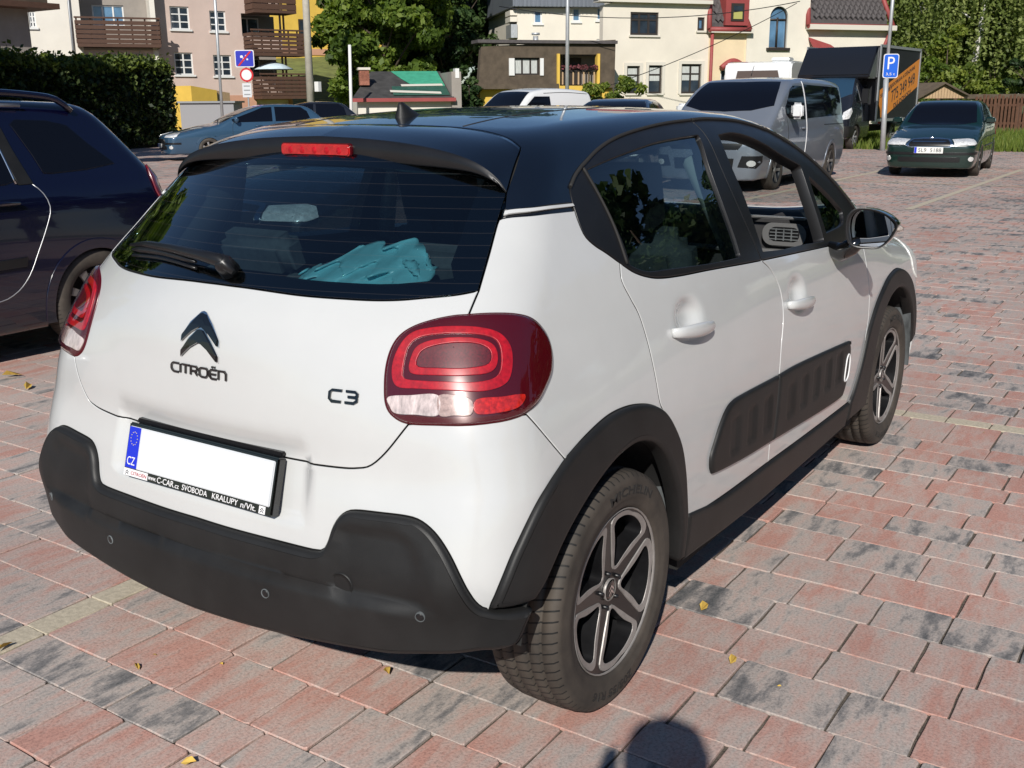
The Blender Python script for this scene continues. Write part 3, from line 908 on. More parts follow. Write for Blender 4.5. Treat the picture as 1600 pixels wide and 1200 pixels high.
# ---- rear quarter panels, pillar strips
panel('quarter_panel', [path(quarter_top, frame_rear[4:], door_rear_cut, rev(flare_out[FQ:FD + 1]), rev(seam), [(.787, -.35, .864), (.70, -.44, .93), (.642, -.359, 1.07)], [(.642, -.359, 1.07), (.637, -.314, 1.114)], glass_side[:1] + glass_side[1:3] + [(.6, -.165, 1.256)])], WRAP, fC, 'paint_white', CAR, mirror=True, sp=.014, gap_shade='under')
panel('pillar_strip', [path(strip_lo, [strip_lo[-1], strip_hi[-1]], rev(strip_hi), [strip_hi[0], strip_lo[0]])], WRAP, fC, 'paint_white', CAR, edge=FLAT, off=.002, mirror=True)
panel('pillar_groove', [path([(.601, -.172, 1.245), (.648, -.087, 1.250), (.668, .056, 1.248)], [(.668, .056, 1.248), (.656, .053, 1.283)], [(.656, .053, 1.283), (.638, -.075, 1.285), (.594, -.14, 1.281)], [(.594, -.14, 1.281), (.601, -.172, 1.245)])], WRAP, fC, 'gloss_black', CAR, edge=FLAT, off=-.005, mirror=True)

# ---- roof, spoiler, pillars
sp_edge = [(0, -.120, 1.430), (.138, -.122, 1.426), (.256, -.124, 1.419), (.37, -.126, 1.406), (.456, -.127, 1.389), (.515, -.125, 1.368), (.56, -.12, 1.337), (.577, -.114, 1.312)]
sp_seam = [(0, .078, 1.456), (.21, .082, 1.452), (.298, .082, 1.448), (.385, .072, 1.44), (.473, .048, 1.426), (.529, .023, 1.411)]
sp_seam2 = [(.529, .023, 1.411), (.56, -.05, 1.365), (.577, -.114, 1.312)]
roof = panel('roof', [full(sp_seam, sp_seam2, [(.577, -.114, 1.312), (.588, -.135, 1.29), (.596, -.149, 1.2705)], strip_hi, rev(frame_rear[:4]), frame_top, frame_top2, [(.595, 1.48, 1.385), (.55, 1.50, 1.42), (.40, 1.51, 1.448), (.2, 1.535, 1.453), (0, 1.545, 1.454)])], TOP, fC, 'paint_black_sky_tint', CAR, sp=.02)
te = crom(sp_edge, False, .012); ts_ = np.linspace(0, 1, 48)


def by_len(c_, u):
    d = np.concatenate([[0], np.cumsum(np.linalg.norm(np.diff(c_, axis=0), axis=1))]); return np.stack([np.interp(u * d[-1], d, c_[:, k]) for k in range(3)], -1)


te = by_len(te, ts_); se = snap(fC, by_len(crom(sp_seam, False, .012), ts_)); nl = 10; V = []; F = []
for i in range(48):
    for j in range(nl + 1):
        t = j / nl; p = se[i] * (1 - t) + te[i] * t; bul = .010 * math.sin(math.pi * t) * (1 - .3 * ts_[i])
        if j == 0: p = p + A([0, -.004, -.0005])
        V.append(p + A([0, 0, bul]))
    V.insert(len(V) - nl - 1, se[i] + A([0, -.004, -.014]))
k = nl + 2
for i in range(47):
    for j in range(k - 1): F.append((i * k + j, (i + 1) * k + j, (i + 1) * k + j + 1, i * k + j + 1))
V = np.array(V); F2 = F + [tuple(len(V) + t for t in q[::-1]) for q in F]
spo = raw_mesh('spoiler', np.concatenate([V, V * A([-1, 1, 1])]), F2, 'paint_black_sky_tint', CAR, True)
V = []; F = []
for i, p in enumerate(te):
    u = min(1, p[0] / .577); th = .050 * (1 - u ** 3) + .002
    for (dy, dz) in ((.002, .0012), (-.003, -.003), (-.007, -.009), (-.010, -th), (-.004, -th - .004), (.05, -th + .010 * (1 - u)), (.13, -th + .04 * (1 - u))):
        V.append((p[0], p[1] + dy * (1 - u ** 6), p[2] + dz))
k = 7; n = len(te)
for i in range(n - 1):
    for j in range(k - 1): F.append((i * k + j, i * k + j + 1, (i + 1) * k + j + 1, (i + 1) * k + j))
V = np.array(V); m_ = V * A([-1, 1, 1]); F2 = F + [tuple(len(V) + t for t in q[::-1]) for q in F]
raw_mesh('spoiler_lip', np.concatenate([V, m_]), F2, 'trim_black', spo, True)
mb = MB()
pr = [(-.122 + .0, 0)]
outl = rr(-.124, .124, 1.3795, 1.4145, .011)
mb.prism([(x, z) for x, z in outl], -.138, -.115, plane='xz'); mb.build('brake_light_rim', 'lamp_dark', spo, .002)
mb = MB(); mb.prism(rr(-.120, .120, 1.3825, 1.4115, .010), -.142, -.130, plane='xz'); bl = mb.build('brake_light', 'brake_red', spo, .003)
for x in (-.085, -.043, 0, .043, .085):
    mb = MB(); mb.lathe([(0, -.1435), (.006, -.1432), (.009, -.142)], 12, 'y', (x, 0, 1.396))
    mb.build('brake_bulb', 'lamp_red', spo)
for x in (-1, 1):
    pts = [(x * .30, .10, 0), (x * .295, .4, 0), (x * .29, .8, 0), (x * .285, 1.2, 0), (x * .28, 1.5, 0)]
    P = TOP.to3(fC, A([(p[0], p[1]) for p in crom(pts, step=.05)])); MB().tube(P - A([0, 0, .001]), .0028, 5).build('roof_joint', 'rubber', roof)
# antenna fin
mb = MB(); V = []; zs = np.linspace(0, 1, 6)
for t in zs:
    y0, y1 = .195 + .012 * t, .325 - .10 * t ** .8; hw = .019 * (1 - t) ** .8 + .0035; z = 1.470 + .043 * t
    ym = (y0 + y1) / 2; hl = (y1 - y0) / 2
    for j in range(14):
        a = 2 * math.pi * j / 14; V.append((hw * math.sin(a) * (1 - .35 * math.cos(a)), ym + hl * math.cos(a), z))
F = [(i * 14 + j, i * 14 + (j + 1) % 14, (i + 1) * 14 + (j + 1) % 14, (i + 1) * 14 + j) for i in range(5) for j in range(14)] + [tuple(5 * 14 + j for j in range(14))]
mb.add(V, F, 0, True); mb.build('antenna_fin', 'plastic_black', roof)

# ---- doors
def half(s, a, b): return s[a:b]


rd = panel('rear_door', [path(belt, door_mid_cut, rev(door_bottom), rev(flare_out[FD:]), rev(door_rear_cut))], SIDE, fC, 'paint_white', CAR, mirror=True, sp=.014, gap_shade='under')
fd = panel('front_door', [path(belt2, front_cut, rev(fflare[:FF]) if False else [(.853, 2.045, .592), (.853, 2.045, .57), (.852, 1.991, .472), (.849, 1.937, .391), (.846, 1.902, .353)], rev(door_bottom2), rev(door_mid_cut))], SIDE, fC, 'paint_white', CAR, mirror=True, sp=.014)
bcut = [(.795, .987, 1.027), (.76, .955, 1.12), (.70, .925, 1.25), (.62, .91, 1.395), (.565, .90, 1.433)]
FR = [(.002, -.040), (.002, -.0016), (.0027, -.0004), (.0045, 0.)]
rear_glass_loop = path(glass_rd, glass_rd2, glass_rd3, glass_rd4)
front_open_loop = path(open_f, open_f2, open_f3, open_f4)
fq_loop = path(fquart, fquart2, fquart3)
SM = lambda P: P
rf = [panel('window_frame', [path(belt, bcut, rev(frame_top), frame_rear), rear_glass_loop], SIDE, fC, 'trim_black', rd[0], edge=FR, mirror=False, sp=.02)]
ff_ = [panel('window_frame', [path(belt2, [belt2[-1], a_edge[-1]], rev(a_edge), rev(frame_top2), rev(bcut)), front_open_loop, fq_loop], SIDE, fC, 'trim_black', fd[0], edge=FR, mirror=False, sp=.02)]


def mirror_obj(o, parent):
    me = o.data.copy(); me.transform(Matrix.Scale(-1, 4, (1, 0, 0))); me.flip_normals()
    c = bpy.data.objects.new(o.name.split('.')[0], me); col.objects.link(c); c.parent = parent; return c


mirror_obj(rf[0], rd[1]); mirror_obj(ff_[0], fd[1])
GL = [(-.004, -.003), (-.004, -.0005), (-.003, 0)]
g = panel('window', [rear_glass_loop], SIDE, fC, 'glass_side', rd[0], edge=GL, off=-.008, sp=.03); mirror_obj(g, rd[1])
g = panel('quarter_window', [fq_loop], SIDE, fC, 'glass_side', fd[0], edge=GL, off=-.008, sp=.03); mirror_obj(g, fd[1])
g = panel('window', [front_open_loop], SIDE, fC, 'glass_clear', fd[0], edge=GL, off=-.008, sp=.03); g2 = mirror_obj(g, fd[1]); bpy.data.objects.remove(g)
for k, s in ((0, 1), (1, -1)):
    P = snap(fC, opath([(.628, .155, 1.352), (.668, .178, 1.275), (.705, .190, 1.20), (.738, .188, 1.115)])) ; nr = unit(grad(fC, P))
    MB().tube((P + nr * .001) * A([s, 1, 1]), .0042, 6).build('division_bar', 'rubber', rd[k])
    P = snap(fC, opath(rev(frame_rear[:3]), frame_top)); nr = unit(grad(fC, P))
    MB().tube((P + nr * .002) * A([s, 1, 1]), .005, 6).build('weather_strip', 'rubber', rd[k])
    P = snap(fC, opath(frame_top2, a_edge)); nr = unit(grad(fC, P))
    MB().tube((P + nr * .002) * A([s, 1, 1]), .006, 6).build('weather_strip', 'rubber', fd[k])
    # handles
    for par, (y0, y1, zc) in ((rd[k], (.315, .540, .914)), (fd[k], (1.14, 1.365, .856))):
        mb = MB(); V = []; ts = np.linspace(0, 1, 15)
        for t in ts:
            y = y0 + (y1 - y0) * t; zz = zc - .016 * t + .008
            base = SIDE.to3(lambda Q: _fs(Q) - 0, A([[y, zz]]))[0]
            xs = cW(y, zz); lift = .024 * math.sin(math.pi * min(1, max(0, t))) ** .45 + .004
            hz = .020 * (math.sin(math.pi * (.12 + .76 * t))) ** .5; hx = .0095
            for j in range(12):
                a = 2 * math.pi * j / 12; V.append((s * (xs + lift + hx * math.cos(a)), y, zz + hz * math.sin(a)))
        F = [(i * 12 + j, i * 12 + (j + 1) % 12, (i + 1) * 12 + (j + 1) % 12, (i + 1) * 12 + j) for i in range(14) for j in range(12)]
        F += [tuple(range(12)), tuple(14 * 12 + j for j in range(12))]
        mb.add(V, F, 0, True); mb.build('door_handle', 'paint_white', par)
# side bumps, one piece on each door
ab = A(airbump); i_r = [0, 1, 2, 3]; i_r2 = [10, 11, 12, 13, 14, 15, 16]
AB = [(0, -.006), (0, .004), (.002, .0075), (.006, .0105), (.012, .012)]


def rib_off(P, q):
    o = np.zeros(len(q))
    for k in range(6):
        for (yc, w_) in ((.60 + .12 * k, .045),):
            pass
    for yc in (.66, .79, .92, 1.14, 1.27, 1.40, 1.53, 1.66):
        zc = .555 - .012 * (yc - .66)
        dx = np.abs(q[:, 0] - yc) - .032; dz = np.abs(q[:, 1] - zc) - .055
        o -= .007 * sst(.006, -.008, np.maximum(dx, dz))
    return o


rear_part = path([(.853, 1.018, .657), (.853, .729, .665), (.853, .642, .662), (.853, .595, .645), (.853, .552, .608), (.854, .523, .572), (.853, .499, .54), (.853, .496, .512), (.853, .506, .487), (.853, .536, .474), (.853, .756, .455), (.853, .993, .4435)], [(.853, .993, .4435), (.853, 1.001, .5), (.853, 1.018, .657)])
front_part = path([(.853, 1.000, .4435), (.852, 1.468, .417), (.852, 1.72, .409), (.852, 1.768, .422), (.855, 1.797, .48), (.855, 1.809, .545), (.855, 1.809, .587), (.855, 1.795, .613), (.855, 1.761, .623), (.855, 1.241, .653), (.855, 1.026, .657)], [(.855, 1.026, .657), (.853, 1.009, .5), (.853, 1.000, .4435)])
panel('side_bump', [rear_part], SIDE, fC, 'plastic_black', rd[0], edge=AB, sp=.012, offfn=rib_off, smoothn=True)
panel('side_bump', [front_part], SIDE, fC, 'plastic_black', fd[0], edge=AB, sp=.012, offfn=rib_off, smoothn=True)
panel('side_bump', [rear_part * A([-1, 1, 1])], Chart('side', -1), fC, 'plastic_black', rd[1], edge=AB, sp=.03)
panel('side_bump', [front_part * A([-1, 1, 1])], Chart('side', -1), fC, 'plastic_black', fd[1], edge=AB, sp=.03)
mark = crom([(.856, 1.772, .575), (.856, 1.792, .555), (.855, 1.787, .491), (.854, 1.757, .472), (.855, 1.740, .489), (.856, 1.750, .555)], True, .006)
P = snap(fC, mark); MB().tube(np.concatenate([P, P[:1]]) + A([.0125, 0, 0]), .0035, 6, cap=False).build('side_bump_mark', 'print_white', fd[0])

# ---- arches, sills, wings, bonnet, nose
FL = [(0, -.035), (0, .003), (.003, .0085), (.008, .0115), (.016, .0125)]
for s in (1,):
    panel('wheel_arch', [path(flare_out, [(.848, .362, .406), (.845, .372, .27)], [(.845, .372, .27), (.838, .335, .27)], rev(flare_in), [flare_in[0], flare_out[0]])], SIDE, fC, 'plastic_black', CAR, edge=FL, sp=.016, mirror=True)
    panel('wheel_arch', [path(fflare, [fflare[-1], fflare_in[0]], fflare_in, [(.838, 2.16, .27), (.845, 1.90, .27)], [(.845, 1.90, .27), fflare[0]])], SIDE, fC, 'plastic_black', CAR, edge=FL, sp=.016, mirror=True)
panel('sill', [path([(.846, .376, .400), (.848, .629, .369), (.849, 1.001, .364), (.848, 1.386, .356), (.846, 1.896, .350)], [(.846, 1.896, .350), (.84, 1.896, .25)], [(.84, 1.896, .25), (.835, 1.0, .235), (.84, .376, .255)], [(.84, .376, .255), (.846, .376, .400)])], SIDE, fC, 'plastic_black', CAR, edge=FL, off=-.004, mirror=True)
wing_top = [(.795, 2.075, .975), (.74, 2.10, 1.02), (.70, 2.30, .985), (.66, 2.6, .955), (.60, 2.95, .89)]
panel('wing', [path(wing_top, [(.60, 2.95, .89), (.70, 3.05, .80), (.75, 3.06, .72)], [(.75, 3.06, .72), (.80, 2.99, .60), (.82, 2.965, .52)], rev(fflare[FF:13]), [(.853, 2.045, .57), (.853, 2.045, .592)], rev(front_cut))], Chart('wrap', 1, (0., 1.9)), fC, 'paint_white', CAR, mirror=True)
panel('bonnet', [full([(0, 2.38, 1.0), (.35, 2.34, 1.0), (.62, 2.22, 1.0), (.735, 2.12, 1.02)], [(.735, 2.12, 1.02), (.70, 2.30, .985), (.66, 2.6, .955), (.60, 2.95, .89)], [(.60, 2.95, .89), (.4, 3.08, .86), (0, 3.14, .86)])], Chart('top', z0=.5), fC, 'paint_white', CAR)
panel('front_bumper', [full([(0, 3.15, .86), (.4, 3.09, .86), (.60, 2.96, .885)], [(.60, 2.96, .885), (.70, 3.05, .80), (.75, 3.06, .72)], [(.75, 3.06, .72), (.80, 2.99, .60), (.82, 2.965, .52), (.82, 2.98, .42), (.80, 3.02, .30)], [(.80, 3.02, .30), (.4, 3.24, .25), (0, 3.28, .24)])], NOSE, fC, 'paint_white', CAR)
panel('windscreen', [full([(0, 1.549, 1.45), (.2, 1.539, 1.45), (.40, 1.514, 1.44), (.55, 1.504, 1.42), (.592, 1.484, 1.38)], a_edge, [(.74, 2.10, 1.06), (.62, 2.21, 1.05), (.35, 2.33, 1.05), (0, 2.37, 1.05)])], Chart('top', z0=.6), fC, 'glass_clear', CAR, edge=[(.003, -.003), (.003, -.0005), (.004, 0)], sp=.04)
# ---- dark backing tubes added behind the shut lines to darken the gaps
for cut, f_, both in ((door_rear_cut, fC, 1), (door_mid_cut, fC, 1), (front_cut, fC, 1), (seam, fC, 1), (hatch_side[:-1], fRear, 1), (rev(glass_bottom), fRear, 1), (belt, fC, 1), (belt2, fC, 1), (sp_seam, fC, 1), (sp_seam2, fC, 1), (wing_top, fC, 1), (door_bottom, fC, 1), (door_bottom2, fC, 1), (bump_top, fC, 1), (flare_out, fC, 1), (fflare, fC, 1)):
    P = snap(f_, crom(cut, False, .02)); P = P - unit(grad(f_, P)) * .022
    for s_ in (1, -1): MB().tube(P * A([s_, 1, 1]), .012, 5).build('shut_line_dark_backing', 'under', CAR)
mb = MB(); mb.box((-.002, -.556, .7360), (.515, .018, .012)); mb.build('plate_shade_strip', 'trim_black', CAR, .003)  # dark strip standing in for the shadow under the tailgate's lower edge

# ---- lamps
tl = panel('tail_light', [crom(lamp, True, .008)], WRAP, fC, 'lamp_dark', CAR, edge=[(-.0005, -.02), (-.0005, .001), (.002, .003), (.006, .004)], sp=.014, mirror=True)


def lamp_bits(parent, s):
    ch = WRAP
    def pc(nm, loops, m, off, sp=.012):
        panel(nm, [np.asarray(l) * A([s, 1, 1]) for l in loops], ch, fC, m, parent, edge=[(0, -.004), (0, .0), (.0015, .0012)], off=off, sp=sp)
    pc('light_ring', [crom(ring1o, True, .008), crom(ring1i, True, .008)], 'lamp_red', .0065)
    pc('light_ring', [crom(ring2o, True, .008), crom(ring2i, True, .008)], 'lamp_red', .0065)
    pc('light_core', [crom(ring2i, True, .008)], 'lamp_inner', .0050)
    pc('reverse_lens', [crom(lens_white, True, .006)], 'lamp_clear', .0065)
    pc('indicator_lens', [crom(lens_amber, True, .006)], 'lamp_amber', .0065)
    pc('reflector', [crom(lens_red, True, .006)], 'lamp_orange', .0065)
    panel('lens_cover', [inset_loop(fC, WRAP, crom(lamp, True, .008) * A([s, 1, 1]), .003)], ch, fC, 'lens_cover', parent, edge=[(0, .003), (.001, .006), (.004, .0095), (.012, .012), (.022, .0125)], sp=.014)


lamp_bits(tl[0], 1); lamp_bits(tl[1], -1)
# front headlamps (round the far corner)
panel('headlight', [crom([(.70, 2.88, .80), (.55, 3.06, .80), (.45, 3.13, .72), (.60, 3.10, .66), (.75, 3.0, .68), (.77, 2.9, .74)], True, .02)], NOSE, fC, 'lamp_clear', CAR, edge=FLAT, off=.004, mirror=True)

# ---- door mirrors
for s, par in ((1, fd[0]), (-1, fd[1])):
    mr = empty('door_mirror', (s * .80, 1.66, 1.0), parent=CAR)
    def loc(P): return [(s * p[0] - s * .80, p[1] - 1.66, p[2] - 1.0) for p in P]
    outl = crom([(.868, 1.075), (.873, 1.115), (.90, 1.140), (.95, 1.139), (1.0, 1.120), (1.033, 1.092), (1.036, 1.075), (1.018, 1.035), (.985, 1.002), (.94, .998), (.895, 1.003), (.876, 1.03)], True, .012)
    cx, cz = outl.mean(0); V = []; n = len(outl); prof = [(1.0, 0.), (1.0, .025), (.97, .055), (.86, .09), (.66, .115), (.35, .128)]
    for k, d in prof:
        for (x, z) in outl: V.append((cx + (x - cx) * k, 1.60 + d + (x - .87) * .30, cz + (z - cz) * k))
    F = [(a * n + i, a * n + (i + 1) % n, (a + 1) * n + (i + 1) % n, (a + 1) * n + i) for a in range(len(prof) - 1) for i in range(n)] + [tuple((len(prof) - 1) * n + i for i in range(n))]
    mb = MB(); mb.add(loc(V), F, 0, True); mb.build('mirror_housing', 'gloss_black', mr)
    V = []
    for k, d in ((1.0, .0), (.90, -.002), (.88, .03)):
        for (x, z) in outl: V.append((cx + (x - cx) * k, 1.60 + d + (x - .87) * .30, cz + (z - cz) * k))
    F = [(a * n + i, a * n + (i + 1) % n, (a + 1) * n + (i + 1) % n, (a + 1) * n + i) for a in range(2) for i in range(n)]
    mb = MB(); mb.add(loc(V), F, 0, True); mb.build('mirror_rim', 'trim_black', mr)
    V = [(cx + (x - cx) * .885 + .004, 1.636 - (x - .87) * .05 + (z - cz) * .055, cz + (z - cz) * .885) for x, z in outl]
    mb = MB(); mb.add(loc(V), [tuple(range(n))]); mb.build('mirror_glass', 'mirror_glass', mr, fix=False)
    P = loc([(.795, 1.66, .985), (.845, 1.655, .975), (.885, 1.64, 1.0), (.92, 1.66, 1.035)])
    mb = MB(); mb.tube(P, [.028, .034, .032, .022], 12); mb.build('mirror_arm', 'gloss_black', mr)
    mb = MB(); mb.tube(loc([(1.012, 1.66, 1.068), (1.038, 1.675, 1.07), (1.046, 1.685, 1.07)]), [.010, .011, .006], 8); mb.build('side_repeater', 'lamp_amber', mr)

# ---- wheels
def make_wheel(name, parent, x, y, s, detail=True):
    w = empty(name, (s * x, y, .314), parent=parent)
    # tyre profile (radius, distance from the wheel's mid plane), outer side positive
    pr = [(.208, -.080), (.225, -.096), (.262, -.1035), (.292, -.099), (.306, -.088)]
    for a in (-.058, -.022, .022, .058):
        pr += [(.3135 - .6 * (abs(a) - .0) ** 2, a - .0052), (.306, a - .0042), (.306, a + .0042), (.3140 - .6 * abs(a) ** 2, a + .0052)]
    pr += [(.306, .088), (.297, .0965), (.286, .1005), (.2835, .1000), (.262, .1035), (.245, .1025), (.2425, .1005), (.230, .099), (.222, .0955), (.215, .086)]
    mb = MB(); mb.lathe(pr, 72, 'x'); t = mb.build('tyre', 'tyre', w)
    mb = MB(); mb.lathe([(.2125, .0865), (.2165, .090), (.2145, .0935), (.2115, .0885)], 48, 'x'); mb.build('rim_flange', 'wheel_silver', w)
    mb = MB(); mb.lathe([(.2125, .080), (.205, .05), (.200, -.07)], 48, 'x'); mb.build('rim_barrel', 'wheel_black', w)
    hole = [(.060, 0), (.069, 10), (.10, 17), (.135, 22), (.163, 26), (.180, 27), (.191, 22), (.1945, 11), (.195, 0), (.1945, -11), (.191, -22), (.180, -27), (.163, -26), (.135, -22), (.10, -17), (.069, -10)]
    hole = A([(r * math.cos(rad(a)), r * math.sin(rad(a))) for r, a in hole])
    face = lambda r: .064 + .020 * (r / .2) ** 2 + .004 * np.sin(np.clip(r / .2, 0, 1) * math.pi)
    loops = []
    for k in range(5):
        a = rad((64 if y < 1 else 74) + 72 * k); R = A([[math.cos(a), math.sin(a)], [-math.sin(a), math.cos(a)]])
        loops.append(crom(hole @ R, True, .008))
    an = np.arange(96) * 2 * math.pi / 96; outer = np.c_[.2125 * np.cos(an), .2125 * np.sin(an)]
    W2, T = fill2d([outer] + loops, .011)
    V = np.c_[face(np.hypot(*W2.T)), W2]
    Fa = []
    for t_ in T:
        Fa.append(tuple(t_) if np.cross(W2[t_[1]] - W2[t_[0]], W2[t_[2]] - W2[t_[0]]) > 0 else tuple(t_[::-1]))
    raw_mesh('rim', V, Fa, 'wheel_black', w, True)
    for lp in loops:
        n = len(lp); c_ = lp.mean(0); rr_ = np.hypot(*lp.T); V = []
        d = unit(lp - c_); side = np.clip(1 - np.abs((lp @ unit(c_[None])[0]) / .2), 0, 1)
        ang = np.cross(np.repeat(unit(c_[None]), n, 0), lp / rr_[:, None])
        wd = .0085 + .0135 * np.clip(np.abs(ang) / .4, 0, 1) * (rr_ / .2)
        for q, h in ((lp, -.045), (lp, .0015), (lp + d * .001, .003), (lp + d * wd[:, None], .0032), (lp + d * (wd + .002)[:, None], -.002)):
            rq = np.hypot(*q.T); sc = np.minimum(1, .2115 / rq); q = q * sc[:, None]; rq = np.hypot(*q.T)
            V.append(np.c_[face(rq) + h, q])
        V = np.concatenate(V); F = []
        for a_ in range(1, 4): F += [(a_ * n + i, a_ * n + (i + 1) % n, (a_ + 1) * n + (i + 1) % n, (a_ + 1) * n + i) for i in range(n)]
        o = MB().add(V, F, 0, False).build('spoke_edge', 'wheel_silver', w)
        F = [(i, (i + 1) % n, n + (i + 1) % n, n + i) for i in range(n)]
        MB().add(V[:2 * n], F, 0, True).build('spoke_wall', 'wheel_black', w)
    mb = MB(); mb.lathe([(.0, .076), (.02, .0755), (.027, .072), (.030, .064)], 24, 'x'); mb.build('hub_cap', 'gloss_black', w)
    mb = MB(); mb.lathe([(.0285, .066), (.0305, .0745), (.0275, .0750)], 24, 'x'); mb.build('hub_ring', 'wheel_silver', w)
    mb = MB()
    for dz in (.006, -.006):
        for sg in (-1, 1): mb.add([(.0768, sg * yy, zz + dz) for yy, zz in ((0, .008), (.012, -.004), (.012, -.009), (0, .002))], [(0, 1, 2, 3)])
    mb.build('chevron', 'chrome', w, fix=False)
    for k in range(5):
        a = rad((28 if y < 1 else 38) + 72 * k); mb = MB(); mb.lathe([(0, .079), (.005, .079), (.0062, .066)], 8, 'x', (0, .046 * math.cos(a), .046 * math.sin(a)))
        mb.build('wheel_bolt', 'trim_black', w)
    mb = MB(); mb.lathe([(.205, -.03), (.15, .0), (.135, .018), (.05, .022), (0, .022)], 40, 'x'); mb.build('brake_drum', 'brake_steel', w)
    mb = MB(); mb.lathe([(.13, .030), (.13, .024), (.06, .024)], 32, 'x'); mb.lathe([(.055, .045), (.055, .02)], 20, 'x'); mb.build('brake_disc', 'brake_steel', w)
    # raised maker's name on the outer sidewall
    if detail:
        for body, a_mid, span in (('MICHELIN', 78, 50), ('205/55 R16', 262, 46)):
            V, F = text_mesh(body, .03, .0016, .0006); mn, mx = V[:, 0].min(), V[:, 0].max()
            u = (V[:, 0] - mn) / (mx - mn); a = np.radians(a_mid + span / 2 - span * u)
            r = .264 + V[:, 1] * 1.0
            raw_mesh('lettering', np.c_[.1028 + V[:, 2] * .8, r * np.cos(a), r * np.sin(a)], F, 'rubber', w)
    if s < 0: w.rotation_euler = (0, 0, math.pi)
    return w


for (x, y, s) in ((.735, 0, 1), (.735, 2.539, 1), (.735, 0, -1), (.735, 2.539, -1)): make_wheel('wheel', CAR, x, y, s, s > 0)
# wheel housings and floor
for (yc, y0) in ((0, -.46), (2.539, 2.08)):
    for s in (1, -1):
        mb = MB(); n = 26; V = []
        for i in range(n + 1):
            a = rad(8 + 164 * i / n); y = yc - .03 * (yc == 0) + .415 * math.cos(a); z = .31 + .40 * math.sin(a)
            V += [(s * .50, y, z), (s * .826, y, z)]
        F = [(2 * i, 2 * i + 1, 2 * i + 3, 2 * i + 2) for i in range(n)]
        mb.add(V, F, 0, True)
        mb.add([V[2 * i] for i in range(n + 1)], [tuple(range(n + 1))]); mb.build('wheel_housing', 'liner_grey' if False else 'under', CAR)
        mb = MB()
        V = []
        for i in range(9):
            t = i / 8; z = .285 + .36 * t; y = yc + .37 - .09 * t ** 2
            V += [(s * .60, y + .01, z), (s * .835, y, z)]
        mb.add(V, [(2 * i, 2 * i + 1, 2 * i + 3, 2 * i + 2) for i in range(8)], 0, True); mb.build('wheel_housing_liner', 'liner_grey', CAR)
mb = MB(); mb.box2((-.56, -.42, .27), (.56, 3.05, .33)); mb.box2((-.80, .42, .20), (.80, 2.12, .28)); mb.build('floor_pan', 'under', CAR)
mb = MB(); mb.tube([(-.3, -.38, .30), (.25, -.40, .30), (.42, -.32, .30)], [.07, .08, .06], 14); mb.build('exhaust_box', 'under', CAR)

# ---- cabin
def pad(mb, c, d, rx=0., seg=3, bev=.05, mi=0):
    mb.box(c, d, rx=rx, mi=mi)


for s in (1, -1):
    st = empty('front_seat', (s * .36, 1.18, .36), parent=CAR)
    mb = MB(); mb.box((0, .12, .14), (.50, .52, .20), rx=rad(6)); mb.build('seat_cushion', 'interior_grey', st, .05, 3)
    mb = MB(); mb.box((0, -.20, .46), (.48, .16, .62), rx=rad(16)); mb.build('seat_back', 'interior_grey', st, .06, 3)
    mb = MB(); mb.box((0, -.335, .86), (.27, .11, .19), rx=rad(14)); mb.tube([(-.05, -.30, .70), (-.05, -.33, .84)], .008, 6); mb.tube([(.05, -.30, .70), (.05, -.33, .84)], .008, 6); mb.build('headrest', 'interior_dark', st, .035, 3)
    rs = empty('rear_seat', (s * .34, .30, .36), parent=CAR)
    mb = MB(); mb.box((0, .10, .12), (.60, .50, .18), rx=rad(6)); mb.build('seat_cushion', 'interior_grey', rs, .05, 3)
    mb = MB(); mb.box((0, -.21, .40), (.62, .15, .60), rx=rad(20)); mb.build('seat_back', 'interior_grey', rs, .05, 3)
    mb = MB(); mb.box((0, -.325, .735), (.28, .10, .13), rx=rad(20)); mb.build('headrest', 'interior_grey', rs, .03, 3)
    mb = MB()
    mb.box2((s * .70, .45, .36), (s * .745, 2.06, .97)); mb.build('door_trim', 'interior_dark', CAR, .02)
    mb = MB(); P = snap(fC, A([(.78, .965, 1.04), (.74, .94, 1.15), (.69, .91, 1.26), (.63, .89, 1.37)])); P = P - unit(grad(fC, P)) * .075
    mb.tube(P * A([s, 1, 1]), [.035, .032, .028, .024], 8); mb.build('pillar_trim', 'interior_light', CAR)
    mb = MB(); P = snap(fC, A([(.7, -.1, 1.1), (.66, -.02, 1.22), (.62, .05, 1.33)])); P = P - unit(grad(fC, P)) * .10
    mb.tube(P * A([s, 1, 1]), [.07, .06, .05], 8); mb.build('pillar_trim', 'interior_dark', CAR)
mb = MB(); mb.box2((-.62, -.46, .60), (.62, .05, .64)); mb.build('boot_floor', 'interior_dark', CAR)
mb = MB(); mb.box((0, -.43, .90), (1.15, .04, .30), rx=rad(-8)); mb.build('tailgate_trim', 'interior_dark', CAR, .01)
db = empty('dashboard', (0, 1.90, .895), parent=CAR)
mb = MB()
prof = [(-.14, -.40), (-.15, .06), (-.13, .165), (-.06, .195), (.08, .190), (.25, .14), (.25, -.40)]
mb.prism(prof, -.70, .70, plane='yz'); mb.build('dash_top', 'interior_dark', db, .02)
